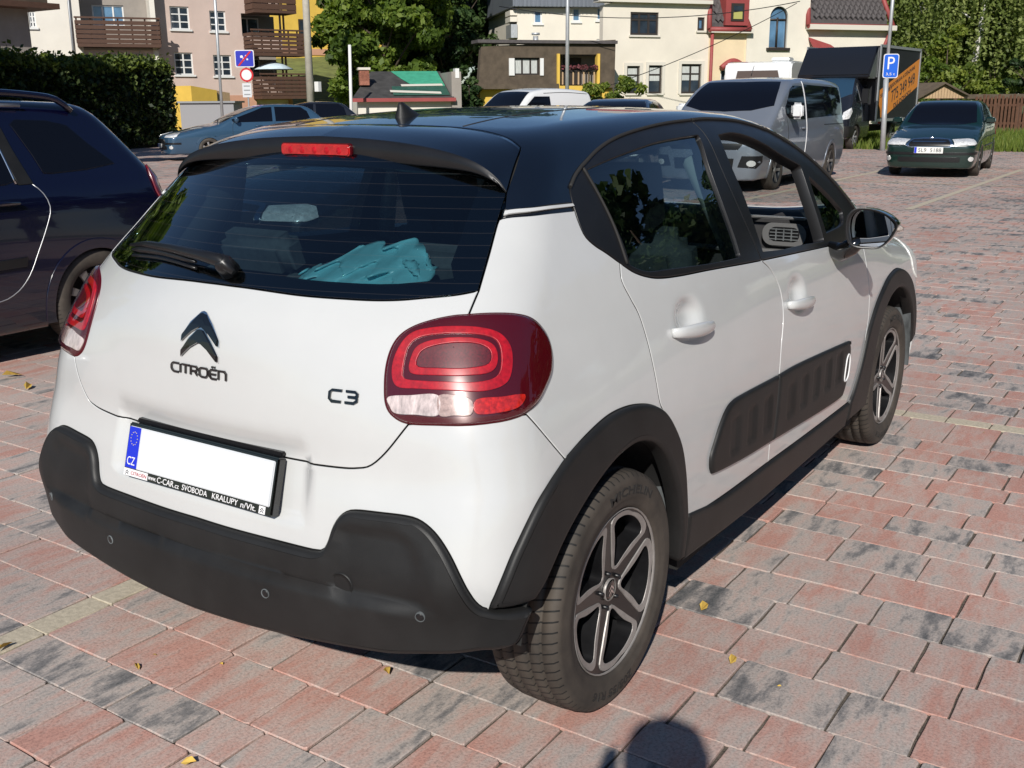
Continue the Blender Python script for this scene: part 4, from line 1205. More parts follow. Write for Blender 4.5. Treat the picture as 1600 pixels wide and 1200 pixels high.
for vx in (.605, -.60):
    v = crom(rr(vx - .085, vx + .085, .080, .165, .038), True, .01); vi = crom(rr(vx - .060, vx + .060, .095, .150, .026), True, .01)
    n = len(v); W2, T = fill2d([v, vi], .02)
    raw_mesh('vent_frame', np.c_[W2[:, 0], np.full(len(W2), -.178), W2[:, 1]], T, 'silver_trim', db)
    mb = MB(); mb.prism(vi, -.176, -.15, plane='xz'); mb.build('air_vent', 'trim_black', db)
    mb = MB()
    for k in range(4): mb.box((vx, -.179, .104 + .0125 * k), (.11, .006, .003))
    for k in (-1, 0, 1): mb.box((vx + .03 * k, -.180, .122), (.004, .006, .045))
    mb.build('vent_slat', 'liner_grey', db)
mb = MB(); mb.box((.50, -.160, .183), (.36, .02, .010)); mb.build('dash_strip', 'silver_trim', db, .004)
mb = MB(); mb.box((.42, -.165, .055), (.56, .03, .018)); mb.build('dash_strip', 'silver_trim', db, .006)
sw = empty('steering_wheel', (-.36, 1.60, .90), parent=CAR); sw.rotation_euler = (rad(-24), 0, 0)
mb = MB(); c_ = [(.18 * math.cos(t), 0, .18 * math.sin(t)) for t in np.linspace(0, 2 * math.pi, 33)]; mb.tube(c_, .016, 8, cap=False); mb.build('wheel_ring', 'interior_dark', sw)
mb = MB(); mb.box((0, .01, 0), (.32, .03, .05)); mb.box((0, .01, -.02), (.13, .05, .12)); mb.box((0, .12, -.02), (.07, .24, .07)); mb.build('steering_hub', 'interior_dark', sw, .012)
mb = MB(); mb.box((0, 1.62, 1.34), (.24, .03, .065)); mb.tube([(0, 1.62, 1.36), (0, 1.66, 1.43)], .012, 6); mb.build('rear_view_mirror', 'trim_black', CAR, .012)

# ---- crumpled bag in the boot window (a loose thing lying in the car)
n_u, n_v = 56, 26; V = []
rg = np.random.default_rng(5); ph = rg.uniform(0, 6.28, 8)
for i in range(n_u + 1):
    for j in range(n_v + 1):
        u, v = i / n_u, j / n_v; x = .15 + .33 * u
        top = 1.112 + .085 * (math.sin(math.pi * min(1, u * .95)) ** .7) * (.55 + .65 * u)
        z = 1.055 + (top - 1.055) * v
        cr = .016 * (abs(math.sin(7.3 * u + 10 * v + ph[3])) - .5) + .012 * (abs(math.sin(16 * u - 7 * v + ph[4])) - .5) + .007 * (abs(math.sin(31 * u + 12 * v + ph[5])) - .5) + .006 * math.sin(9 * u + 5 * v + ph[0]) + .010 * math.sin(19 * u - 11 * v + ph[1]) + .006 * math.sin(33 * u + 21 * v + ph[2]) + .007 * abs(math.sin(14 * u + 9 * v))
        yb = float(cRc(z) + cRb(z) * x * x) + .030 + .07 * v ** 1.5
        V.append((x + .01 * math.sin(12 * v), yb + cr * 1.6, z + .5 * cr))
F = [(i * (n_v + 1) + j, (i + 1) * (n_v + 1) + j, (i + 1) * (n_v + 1) + j + 1, i * (n_v + 1) + j + 1) for i in range(n_u) for j in range(n_v)]
bag = raw_mesh('plastic_bag', V, F, 'bag_teal', None, True)
md = bag.modifiers.new('thick', 'SOLIDIFY'); md.thickness = .004
tag(bag, 'crumpled pale teal plastic bag behind the rear window of the white hatchback', 'bag')
mb = MB(); mb.box((.02, -.40, 1.06), (.16, .10, .003), rz=.2); pp = mb.build('paper_sheet', 'paper', None); tag(pp, 'small folded paper lying at the foot of the white hatchback rear window', 'paper')
mb = MB(); mb.box((.30, -.30, .84), (.75, .24, .40)); sh = mb.build('storage_box', 'interior_dark', None, .03); tag(sh, 'dark storage box in the boot of the white hatchback under the teal bag', 'box')


# ================================================================== the setting: ground and paving
def paver_material(name, far=False):
    m, n, l, b = nt(name)
    c = n.new('ShaderNodeTexCoord')
    if far:
        bt = n.new('ShaderNodeTexBrick'); bt.inputs['Scale'].default_value = 1.; bt.inputs['Mortar Size'].default_value = .006
        bt.inputs['Brick Width'].default_value = .23; bt.inputs['Row Height'].default_value = .19; bt.inputs['Color1'].default_value = (0, 0, 0, 1); bt.inputs['Color2'].default_value = (1, 1, 1, 1); bt.inputs['Mortar'].default_value = (.5, .5, .5, 1)
        bt.offset = .37; bt.inputs['Bias'].default_value = 0.
        l.new(c.outputs['Object'], bt.inputs['Vector'])
        sep = n.new('ShaderNodeSeparateColor'); l.new(bt.outputs['Color'], sep.inputs[0]); r1 = sep.outputs['Red']; r2 = sep.outputs['Red']
    else:
        at = n.new('ShaderNodeAttribute'); at.attribute_name = 'tone'
        sep = n.new('ShaderNodeSeparateColor'); l.new(at.outputs['Color'], sep.inputs[0]); r1 = sep.outputs['Red']; r2 = sep.outputs['Green']
    # streaks: noise stretched along Y and shifted per stone
    mp = n.new('ShaderNodeMapping'); mp.inputs['Scale'].default_value = (13., 3.6, 1.)
    off = n.new('ShaderNodeCombineXYZ'); k = n.new('ShaderNodeMath'); k.operation = 'MULTIPLY'; k.inputs[1].default_value = 57.; l.new(r1, k.inputs[0])
    l.new(k.outputs[0], off.inputs['X']); l.new(k.outputs[0], off.inputs['Z'])
    l.new(c.outputs['Object'], mp.inputs['Vector'])
    ad = n.new('ShaderNodeVectorMath'); ad.operation = 'ADD'; l.new(mp.outputs[0], ad.inputs[0]); l.new(off.outputs[0], ad.inputs[1])
    t = n.new('ShaderNodeTexNoise'); t.inputs['Scale'].default_value = 1.; t.inputs['Detail'].default_value = 5.; t.inputs['Roughness'].default_value = .6; t.inputs['Distortion'].default_value = .35
    l.new(ad.outputs[0], t.inputs['Vector'])
    sm = n.new('ShaderNodeMath'); sm.operation = 'MULTIPLY_ADD'; sm.inputs[1].default_value = .33; l.new(r2, sm.inputs[0]); l.new(t.outputs['Fac'], sm.inputs[2])
    mo = link_noise(n, l, 26., 5, .7, vec=c.outputs['Object'], mscale=(1.6, .7, 1)); ma = n.new('ShaderNodeMath'); ma.operation = 'MULTIPLY_ADD'; ma.inputs[1].default_value = .42; ma.inputs[2].default_value = -.21
    l.new(mo.outputs['Fac'], ma.inputs[0]); s2 = n.new('ShaderNodeMath'); s2.operation = 'ADD'; l.new(sm.outputs[0], s2.inputs[0]); l.new(ma.outputs[0], s2.inputs[1]); sm = s2
    r = ramp(n, l, sm.outputs[0], [(.33, (.105, .11, .115)), (.47, (.24, .23, .225)), (.58, (.46, .41, .375)), (.70, (.51, .395, .35)), (.92, (.51, .285, .235))])
    g = link_noise(n, l, 130., 4, .75, vec=c.outputs['Object'])
    gr = ramp(n, l, g.outputs['Fac'], [(.25, (.50, .50, .50)), (.5, (1, 1, 1)), (.8, (1.3, 1.28, 1.25))])
    mu = n.new('ShaderNodeMix'); mu.data_type = 'RGBA'; mu.blend_type = 'MULTIPLY'; mu.inputs['Factor'].default_value = 1.; l.new(r.outputs['Color'], mu.inputs['A']); l.new(gr.outputs['Color'], mu.inputs['B'])
    big = link_noise(n, l, .55, 3, .6, vec=c.outputs['Object']); br = ramp(n, l, big.outputs['Fac'], [(.3, (.78, .76, .76)), (.7, (1.08, 1.06, 1.05))])
    m2 = n.new('ShaderNodeMix'); m2.data_type = 'RGBA'; m2.blend_type = 'MULTIPLY'; m2.inputs['Factor'].default_value = 1.; l.new(mu.outputs['Result'], m2.inputs['A']); l.new(br.outputs['Color'], m2.inputs['B'])
    last = m2.outputs['Result']
    if far:
        m3 = n.new('ShaderNodeMix'); m3.data_type = 'RGBA'; fm = n.new('ShaderNodeMath'); fm.operation = 'MULTIPLY'; fm.inputs[1].default_value = .7; l.new(bt.outputs['Fac'], fm.inputs[0]); l.new(fm.outputs[0], m3.inputs['Factor']); l.new(last, m3.inputs['A']); m3.inputs['B'].default_value = (.06, .05, .042, 1); last = m3.outputs['Result']
    l.new(last, b.inputs['Base Color'])
    b.inputs['Roughness'].default_value = .85
    b.inputs['Specular IOR Level'].default_value = .3
    bp = n.new('ShaderNodeBump'); bp.inputs['Strength'].default_value = .35; bp.inputs['Distance'].default_value = .004
    l.new(g.outputs['Fac'], bp.inputs['Height']); l.new(bp.outputs['Normal'], b.inputs['Normal'])


paver_material('paver'); paver_material('paver_far', True)
mat('paver_light', (.48, .42, .32), .9, var=.22, vscale=60., bump=.3, bscale=160.)
mat('joint_sand', (.10, .082, .064), .95, var=.65, vscale=110., bump=.8, bscale=150.)
mat('grass_ground', (.10, .13, .035), .95, var=.4, vscale=.6)
mat('asphalt', (.055, .055, .058), .9, var=.25, vscale=30.)
mat('leaf_yellow', (.55, .36, .07), .8, var=.3, vscale=20.)

X0, X1, Y0, Y1 = -8.6, 5.6, -3.6, 10.9          # field of single stones
# rows of stones run across the bay; the pale stones mark the bay lines
rows = []; y = -.750; seq = [.155, .223, .192, .160, .187, .220, .185, .203]
ys = [-.750]
for k in range(80):
    h = seq[k % 8] if k < 8 else random.choice((.155, .19, .19, .223)); ys.append(ys[-1] + h)
    if ys[-1] > Y1: break
yd = [-.750]
while yd[-1] > Y0: yd.append(yd[-1] - random.choice((.155, .19, .223)))
ys = yd[::-1][:-1] + ys
ys = [v for v in ys if Y0 <= v <= Y1]
LX0, LX1 = -.862, -.758; HY = 3.02
i0 = min(range(len(ys)), key=lambda i: abs(ys[i] - HY)); ys[i0] = HY; ys.insert(i0 + 1, HY + .10)
for k in range(i0 + 2, len(ys)):
    if ys[k] <= ys[k - 1] + .12: ys[k] = ys[k - 1] + .17
Y0, Y1 = ys[0], ys[-1]
gp = MB(); gp.add([(X0 - .02, Y0 - .02, -.0075), (X1 + .02, Y0 - .02, -.0075), (X1 + .02, Y1 + .02, -.0075), (X0 - .02, Y1 + .02, -.0075)], [(0, 1, 2, 3)])
paving = gp.build('paving', 'joint_sand', None, fix=False); tag(paving, 'red and grey block paving of the car park with sand joints', None, None, 'structure')
LOT = (-62., 40., -40., 31.2)
mb = MB()
for (a, b, c_, d) in ((LOT[0], X0, LOT[2], LOT[3]), (X1, LOT[1], LOT[2], LOT[3]), (X0, X1, LOT[2], Y0), (X0, X1, Y1, LOT[3])):
    mb.add([(a, c_, -.001), (b, c_, -.001), (b, d, -.001), (a, d, -.001)], [(0, 1, 2, 3)])
car_park = mb.build('car_park', 'paver_far', None, fix=False); tag(car_park, 'far block paving of the car park', None, None, 'structure')
mb = MB(); mb.add([(-900, -900, -.05), (900, -900, -.05), (900, 900, -.05), (-900, 900, -.05)], [(0, 1, 2, 3)])
tag(mb.build('ground', 'grass_ground', None, fix=False), 'rough grass ground round the car park', None, None, 'structure')

known = {(.17, .39): [.93 - .29, 1.035, 1.325, 1.527, 1.80], (.39, .575): [.74, .97, 1.222, 1.407, 1.57], (-.595, -.372): [-.48, -.193, .098, .303, .52], (-.75, -.595): [-.44, -.27, .002, .165, .37]}
cells = []
for a, b in zip(ys[:-1], ys[1:]):
    pale_row = abs(a - HY) < 1e-6
    segs = [(X0, LX0), (LX1, X1)] if b <= HY + 1e-6 else [(X0, X1)]
    if b <= HY + 1e-6: cells.append((LX0, LX1, a, b, 1))
    for s0, s1 in segs:
        cuts = [s0]
        kn = [v for (p, q), v in known.items() if abs(p - a) < .06 and abs(q - b) < .06]
        while cuts[-1] < s1 - .02:
            w_ = .2 if pale_row else random.choice((.165, .205, .205, .25, .29, .29))
            nx = cuts[-1] + w_
            if kn:
                near = [v for v in kn[0] if cuts[-1] + .05 < v < cuts[-1] + .45]
                if near: nx = near[0]
            if s1 - nx < .13: nx = s1
            cuts.append(nx)
        for p, q in zip(cuts[:-1], cuts[1:]): cells.append((p, q, a, b, 2 if (pale_row and p > LX0 - .05) else (1 if pale_row and False else 0)))


def stone(c_, rg):
    """tumbled block: outline with uneven edges, chamfered top"""
    x0, x1, y0, y1, kind = c_; g = .0017 + .0020 * rg.random()
    x0 += g + .002 * rg.random(); x1 -= g + .002 * rg.random(); y0 += g * .55; y1 -= g * .55
    j = .0016; O = []
    for (ax, ay), (bx, by) in (((x0, y0), (x1, y0)), ((x1, y0), (x1, y1)), ((x1, y1), (x0, y1)), ((x0, y1), (x0, y0))):
        for t in (0.025, .35, .66, .975): O.append((ax + (bx - ax) * t + rg.uniform(-j, j), ay + (by - ay) * t + rg.uniform(-j, j)))
    O = np.array(O); c0 = O.mean(0); n = len(O); d = unit(O - c0)
    z = rg.uniform(-.0015, .0018); tx, ty = rg.uniform(-.006, .006, 2)
    zt = z + (O[:, 0] - c0[0]) * tx + (O[:, 1] - c0[1]) * ty
    V = np.concatenate([np.c_[O, np.full(n, -.03)], np.c_[O, zt - .0026], np.c_[O - d * .0024, zt]])
    F = [(a * n + i, a * n + (i + 1) % n, (a + 1) * n + (i + 1) % n, (a + 1) * n + i) for a in (0, 1) for i in range(n)] + [tuple(2 * n + i for i in range(n))]
    return V, F


def seen_size(c_):
    P = A([(c_[0] + c_[1]) / 2, (c_[2] + c_[3]) / 2, 0]) - CAM
    z = P @ _f
    if z < .3: return -1
    u = 800 + FPX * (P @ _R) / z; v = 600 - FPX * (P @ _U) / z
    if not (-60 < u < 1660 and -60 < v < 1260): return -1
    if -.70 < P[0] + CAM[0] < .80 and -.55 < P[1] + CAM[1] < 3.2: return .01      # under the car
    return (c_[1] - c_[0]) * (c_[3] - c_[2]) * 1.5 / z ** 3


def tone_attr(me, tones):
    at = me.color_attributes.new('tone', 'FLOAT_COLOR', 'POINT')
    at.data.foreach_set('color', np.asarray(tones, np.float32).ravel())


rg = np.random.default_rng(3)
order = sorted(range(len(cells)), key=lambda i: -seen_size(cells[i]))
single = set(order[:296]); MV = []; MF = []; MT = []; LV = []; LF = []
for i, c_ in enumerate(cells):
    V, F = stone(c_, rg); tn = (rg.random(), rg.random() ** .8, rg.random(), 1)
    if i in single:
        me = bpy.data.meshes.new('paver'); me.from_pydata(V.tolist(), [], F); tone_attr(me, [tn] * len(V))
        link_mesh('paver', me, 'paver_light' if c_[4] else 'paver', paving)
    elif c_[4]:
        b = len(LV); LV.extend(V.tolist()); LF.extend([tuple(b + t for t in q) for q in F])
    else:
        b = len(MV); MV.extend(V.tolist()); MF.extend([tuple(b + t for t in q) for q in F]); MT.extend([tn] * len(V))
me = bpy.data.meshes.new('paver_field'); me.from_pydata(MV, [], MF); tone_attr(me, MT); o = link_mesh('paver_field', me, 'paver', paving); o['kind'] = 'stuff'
me = bpy.data.meshes.new('bay_line_pavers'); me.from_pydata(LV, [], LF); o = link_mesh('bay_line_pavers', me, 'paver_light', paving); o['kind'] = 'stuff'
# pale lines farther off
def far_line(a, b, w_=.11):
    a, b = A(a), A(b); d = unit((b - a)[None])[0]; n = A([-d[1], d[0], 0]); mb = MB()
    mb.add([a - n * w_ / 2, b - n * w_ / 2, b + n * w_ / 2, a + n * w_ / 2], [(0, 1, 2, 3)]); o = mb.build('bay_line', 'paver_light', car_park, fix=False)


for x in (-9.2, -6.7, -4.15, -1.65, .85, 3.35, 5.9): far_line((x, 13.2, .003), (x, 22.9, .003))
far_line((-14, 18.05, .004), (10, 18.05, .004)); far_line((-.81, 30, .002), (-.81, 23.5, .002))
# dry leaves and grit on the stones
mb = MB(); rg = np.random.default_rng(8)
spots = [(ground_at(8, 1015), .05), (ground_at(1100, 952), .04), (ground_at(1145, 1035), .035), (ground_at(605, 1052), .035), (ground_at(20, 590), .09), (ground_at(45, 608), .07), (ground_at(215, 1045), .03), (ground_at(295, 1195), .03)]
for _ in range(110):
    spots.append((A([rg.uniform(-4, 4.5), rg.uniform(-2.2, 9), 0]), rg.uniform(.008, .02)))
for p, r in spots:
    a = rg.uniform(0, 6.28); w_ = rg.uniform(.35, .6); V = []
    for u, v, h in ((-1, 0, .004), (-.3, w_, .012), (.4, w_ * .8, .016), (1, 0, .006), (.4, -w_ * .8, .010), (-.3, -w_, .006)):
        r_ = r * .62
        V.append((p[0] + r_ * (u * math.cos(a) - v * math.sin(a)), p[1] + r_ * (u * math.sin(a) + v * math.cos(a)), h * r / .03 + .002))
    mb.add(V, [(0, 1, 2, 3), (0, 3, 4, 5)])
tag(mb.build('leaf_litter', 'leaf_yellow', None, fix=False), 'scattered small dry yellow leaves on the block paving', 'leaves', None, 'stuff')


# ================================================================== the other vehicles
mat('car_glass', (.004, .005, .009), .05, spec=.35)
mat('car_glass_blue', (.02, .05, .09), .06, coat=1., coat_rough=.01)
mat('paint_navy', (.0016, .0018, .015), .22, coat=1., coat_rough=.03)
mat('paint_steel_blue', (.035, .085, .15), .3, metal=.2, coat=1., coat_rough=.04)
mat('paint_green', (.003, .020, .016), .28, metal=.0, coat=1., coat_rough=.03)
mat('paint_silver', (.27, .30, .35), .33, metal=.5, coat=1., coat_rough=.05)
mat('paint_van_white', (.72, .73, .73), .35, coat=.8)
mat('paint_dark', (.012, .014, .020), .25, coat=1., coat_rough=.03)
mat('headlamp', (.80, .82, .82), .15, metal=.15, coat=1., var=.45, vscale=26.)
mat('fog_lamp', (.75, .76, .75), .15, metal=.3, coat=1.)
mat('plate_ref', (.75, .75, .72), .5)
mat('tail_red', (.14, .004, .008), .2, coat=1.)
mat('wheel_far', (.42, .42, .43), .4, metal=.4, var=.2, vscale=20.)
mat('hub_grey', (.22, .21, .20), .5, metal=.3, var=.3, vscale=18.)
mat('tarp_black', (.012, .013, .016), .3, coat=.6, coat_rough=.15, bump=.6, bscale=6.)
mat('orange_print', (.75, .27, .04), .6)
mat('aluminium', (.55, .56, .57), .4, metal=.7)


class Shell:
    """smooth vehicle body: Y forwards, origin on the ground under the rear axle"""
    def __init__(s, wz, rc, rb, tc, ht, fy, fc=.2, fz=(.55, .3), crown=.08, a=(.012, .03), b=(.02, .05), ks=(.10, .12, .08), fbulge=.3, z0=.18, ymid=(.9, 1.9)):
        s.wz = Spl(*zip(*wz)); s.rc = Spl(*zip(*rc)); s.rb = rb; s.tc = Spl(*zip(*tc)); s.ht = Spl(*zip(*ht)) if ht else None
        s.fy, s.fc, s.fz, s.crown, s.a, s.b, s.ks, s.fb, s.z0, s.ym = fy, fc, fz, crown, a, b, ks, fbulge, z0, ymid
    def __call__(s, P):
        x = np.abs(P[..., 0]); y = P[..., 1]; z = P[..., 2]
        ar = np.clip(s.ym[0] - y, 0, None); af = np.clip(y - s.ym[1], 0, None)
        w = s.wz(z) - np.interp(z, [.6, 1.2], s.a) * ar ** 2 - np.interp(z, [.6, 1.1], s.b) * af ** 2
        fs = (x - w) * .95
        fr = (s.rc(z) + s.rb * x ** 2 - y) * .9
        ft = (z - (s.tc(y) - s.crown * x ** 2)) * .85
        if s.ht is not None: ft = smin((z - (s.ht(y) - .09 * x ** 2)) * .95, ft, .05)
        ff = y - (s.fy - s.fb * x ** 2 - s.fc * np.clip(z - s.fz[0], 0, None) ** 2 - s.fz[1] * np.clip(.42 - z, 0, None) ** 2)
        g = smax(fs, fr, s.ks[0]); g = smax(g, ff, s.ks[1]); g = smax(g, ft, s.ks[2])
        return smax(g, s.z0 - z, .03)


def shell_mesh(name, f, lo, hi, sp, m, parent, wheels=(), rw=.36, zmid=None):
    """box skin drawn tight on to the shell, with wheel openings"""
    nx = [max(2, int(round((hi[i] - lo[i]) / sp))) for i in range(3)]
    V = []; F = []; idx = {}
    def vid(i, j, k):
        t = (i, j, k)
        if t not in idx:
            idx[t] = len(V); V.append([lo[0] + (hi[0] - lo[0]) * i / nx[0], lo[1] + (hi[1] - lo[1]) * j / nx[1], lo[2] + (hi[2] - lo[2]) * k / nx[2]])
        return idx[t]
    for i in range(nx[0]):
        for j in range(nx[1]):
            F.append((vid(i, j, 0), vid(i, j + 1, 0), vid(i + 1, j + 1, 0), vid(i + 1, j, 0)))
            F.append((vid(i, j, nx[2]), vid(i + 1, j, nx[2]), vid(i + 1, j + 1, nx[2]), vid(i, j + 1, nx[2])))
    for i in range(nx[0]):
        for k in range(nx[2]):
            F.append((vid(i, 0, k), vid(i + 1, 0, k), vid(i + 1, 0, k + 1), vid(i, 0, k + 1)))
            F.append((vid(i, nx[1], k), vid(i, nx[1], k + 1), vid(i + 1, nx[1], k + 1), vid(i + 1, nx[1], k)))
    for j in range(nx[1]):
        for k in range(nx[2]):
            F.append((vid(0, j, k), vid(0, j, k + 1), vid(0, j + 1, k + 1), vid(0, j + 1, k)))
            F.append((vid(nx[0], j, k), vid(nx[0], j + 1, k), vid(nx[0], j + 1, k + 1), vid(nx[0], j, k + 1)))
    V = np.array(V); axis = V.copy(); axis[:, 0] *= .25; axis[:, 2] = (lo[2] + hi[2]) / 2 - .08
    axis[:, 1] = np.clip(V[:, 1], lo[1] + .55, hi[1] - .8)
    if zmid: axis[:, 2] = zmid(axis[:, 1])
    # march from an inner axis outwards to the shell
    D = V - axis; a = np.zeros(len(V)); b = np.full(len(V), 1.6)
    for _ in range(22):
        m_ = (a + b) / 2; ins = f(axis + D * m_[:, None]) < 0; a = np.where(ins, m_, a); b = np.where(ins, b, m_)
    P = axis + D * ((a + b) / 2)[:, None]
    keep = []
    for q in F:
        c_ = P[list(q)].mean(0)
        if any(abs(c_[0]) > .5 and math.hypot(c_[1] - wy, c_[2] - wz_) < rw for wy, wz_ in wheels): continue
        keep.append(q)
    N = unit(grad(f, P))
    me = bpy.data.meshes.new(name); me.from_pydata(P.tolist(), [], keep)
    me.polygons.foreach_set('use_smooth', [True] * len(me.polygons))
    me.normals_split_custom_set_from_vertices([Vector(x) for x in N.tolist()]); me.update()
    return link_mesh(name, me, m, parent)


def car_wheel(parent, x, y, r, s, steer=0., rimmat='wheel_far', spokes=7, w_=.10, rim=.66):
    w = empty('wheel', (s * x, y, r), parent=parent)
    k = r / .314
    mb = MB(); mb.lathe([(.205 * k, -w_ * .8), (.24 * k, -w_), (.30 * k, -w_ * .92), (.314 * k, -w_ * .6), (.314 * k, w_ * .6), (.30 * k, w_ * .92), (.24 * k, w_), (.21 * k, w_ * .85)], 40, 'x'); mb.build('tyre', 'tyre', w)
    mb = MB(); mb.lathe([(.212 * k, w_ * .85), (.20 * k, w_ * .70), (.19 * k, w_ * .2), (.0, w_ * .15)], 32, 'x'); mb.build('rim', 'wheel_black', w)
    mb = MB()
    for i in range(spokes):
        a = 2 * math.pi * i / spokes; ca, sa = math.cos(a), math.sin(a); V = []
        for (rr_, hw, h) in ((.03 * k, .022, .62), (.12 * k, .018, .70), (.20 * k, .026, .82)):
            for t in (-1, 1): V.append((w_ * h, rr_ * ca - t * hw * k * sa, rr_ * sa + t * hw * k * ca))
        mb.add(V, [(0, 1, 3, 2), (2, 3, 5, 4)])
        mb.add([(v[0] - .02, v[1], v[2]) for v in V], [(0, 1, 3, 2), (2, 3, 5, 4)])
    mb.lathe([(0, w_ * .72), (.045 * k, w_ * .68), (.05 * k, w_ * .5)], 16, 'x'); mb.build('spokes', rimmat, w)
    w.rotation_euler = (0, 0, steer + (math.pi if s < 0 else 0)); return w


def mp(P, s): return [A(p, float) * A([s, 1, 1]) if False else np.array(p, float) * np.array([s, 1, 1]) for p in P]


def side_loop(f, yz, s=1, closed=True, step=.03):
    q = crom(yz, closed, step) if closed else np.array(yz)
    return Chart('side', s).to3(f, np.asarray(q))


def poly_loop(pts, step=.04):
    """polygon with straight sides, resampled"""
    p = np.asarray(pts, float); out = []
    for a, b in zip(p, np.roll(p, -1, 0)):
        n = max(1, int(np.linalg.norm(b - a) / step)); out.append(a + (b - a) * np.linspace(0, 1, n, endpoint=False)[:, None])
    return np.concatenate(out)


THIN = [(0, -.012), (0, -.0005), (.003, 0)]


def on_side(name, f, yz, m, parent, both=True, off=.006, sp=.045, edge=THIN, step=.035):
    for s in ((1, -1) if both is True else (both,)):
        ch = Chart('side', s); panel(name, [ch.to3(f, poly_loop(yz, step))], ch, f, m, parent, edge=edge, off=off, sp=sp)


def on_chart(name, f, ch, ab, m, parent, off=.006, sp=.04, edge=THIN, step=.035, rnd=False):
    q = crom(ab, True, step) if rnd else poly_loop(ab, step)
    return panel(name, [ch.to3(f, q)], ch, f, m, parent, edge=edge, off=off, sp=sp)


def arch_rings(f, wheels, r, parent, m='trim_black', w_=.05):
    for (wy, wz_) in wheels:
        for s in (1, -1):
            t = np.radians(np.linspace(-20, 200, 34)); ch = Chart('side', s)
            o = np.c_[wy + (r + w_) * np.cos(t), wz_ + (r + w_) * np.sin(t)]; i_ = np.c_[wy + (r - .035) * np.cos(t), wz_ + (r - .035) * np.sin(t)]
            q = np.concatenate([o, i_[::-1]]); q[:, 1] = np.maximum(q[:, 1], .21)
            k = np.linalg.norm(q - np.roll(q, 1, 0), axis=1) > 1e-3
            panel('wheel_arch', [ch.to3(f, q[k])], ch, f, m, parent, edge=[(0, -.10), (0, .0), (.004, .004)], off=.004, sp=.05)
            mb = MB(); n = 20; V = []
            for i in range(n + 1):
                a = rad(-10 + 200 * i / n); V += [(s * .45, wy + (r + .02) * math.cos(a), wz_ + (r + .02) * math.sin(a)), (s * .80, wy + (r + .02) * math.cos(a), wz_ + (r + .02) * math.sin(a))]
            mb.add(V, [(2 * i, 2 * i + 1, 2 * i + 3, 2 * i + 2) for i in range(n)], 0, True); mb.add([V[2 * i] for i in range(n + 1)], [tuple(range(n + 1))]); mb.build('wheel_housing', 'under', parent)


def plate_on(parent, c_, n, w_, h_, body, name='number_plate', czband=True):
    n = unit(A(n, float)[None])[0]; ax = unit(np.cross(A([0, 0, 1.]), n)[None])[0]; az = np.cross(n, ax); c_ = A(c_, float)
    mb = MB(); V = [c_ + ax * a * w_ / 2 + az * b * h_ / 2 + n * d for d in (-.01, .012) for a, b in ((-1, -1), (1, -1), (1, 1), (-1, 1))]
    mb.add(V, [(3, 2, 1, 0), (4, 5, 6, 7), (0, 1, 5, 4), (1, 2, 6, 5), (2, 3, 7, 6), (3, 0, 4, 7)]); o = mb.build(name, 'plate_ref', parent)
    if czband:
        x0 = -w_ / 2; mb = MB(); mb.add([c_ + ax * (x0 + a) + az * b * h_ / 2 + n * .0135 for a, b in ((.003, -.95), (.045, -.95), (.045, .95), (.003, .95))], [(0, 1, 2, 3)]); mb.build('blue_band', 'plate_blue', o, fix=False)
    V, F = fit_text(body.replace(' ', '  '), w_ * .80, h_ * .62, .0005)
    raw_mesh('lettering', placed(V, c_ + n * .0138 + ax * .022, ax, az, n), F, 'print_dark', o)


def tube_on_side(name, f, yz, r, m, parent, s=1, lift=0., step=.04):
    q = crom(yz, False, step); ch = Chart('side', s); P = ch.to3(f, q); P = P + unit(grad(f, P)) * lift
    return MB().tube(P, r, 6).build(name, m, parent)


# ---- navy estate car on the left (faces the camera's side of the car park)
f7 = Shell([(.15, .80), (.3, .845), (.55, .868), (.8, .862), (1.0, .835), (1.1, .79), (1.3, .70), (1.5, .61)],
           [(.15, -.62), (.3, -.74), (.45, -.79), (.6, -.78), (.85, -.74), (.95, -.70), (1.05, -.68), (1.15, -.61), (1.31, -.48), (1.45, -.36), (1.6, -.26)], .14,
           [(-.5, 1.50), (-.2, 1.53), (.2, 1.55), (.8, 1.555), (1.3, 1.54), (1.7, 1.47), (2.2, 1.22), (2.6, 1.0), (3.0, .85)],
           [(1.8, 1.10), (2.3, 1.04), (2.8, .97), (3.2, .88), (3.5, .74)], 3.56, crown=.06, ks=(.10, .16, .09))
e = empty('estate_car', (-4.76, 1.90, 0), math.pi, 'dark navy estate car with roof rails, left of the white hatchback', 'car')
wh = ((0, .315), (2.71, .315))
shell_mesh('body', f7, (-.95, -.95, .1), (.95, 3.7, 1.65), .06, 'paint_navy', e, wh, .365)
arch_rings(f7, wh, .355, e, 'paint_navy', .03)
for (y, s) in ((0, 1), (0, -1), (2.71, 1), (2.71, -1)): car_wheel(e, .755, y, .315, s, rimmat='hub_grey', spokes=9)
on_side('quarter_window', f7, [(.35, 1.40), (.31, 1.425), (.10, 1.415), (-.03, 1.385), (-.14, 1.27), (-.27, 1.155), (-.28, 1.14), (-.06, 1.115), (.19, 1.105), (.25, 1.11), (.28, 1.22)], 'car_glass', e)
on_side('rear_door_window', f7, [(.52, 1.435), (1.10, 1.44), (1.16, 1.05), (.52, 1.06), (.46, 1.075), (.48, 1.25)], 'car_glass', e)
on_side('front_door_window', f7, [(1.24, 1.44), (1.50, 1.42), (1.80, 1.31), (2.10, 1.10), (2.10, 1.03), (1.26, 1.05)], 'car_glass', e)
on_side('door_pillar', f7, [(.43, 1.445), (.51, 1.445), (.44, 1.055), (.345, 1.055), (.395, 1.25)], 'plastic_black', e, off=.006)
on_side('side_moulding', f7, [(.48, .64), (1.15, .63), (1.15, .575), (.49, .585)], 'trim_black', e, off=.012)
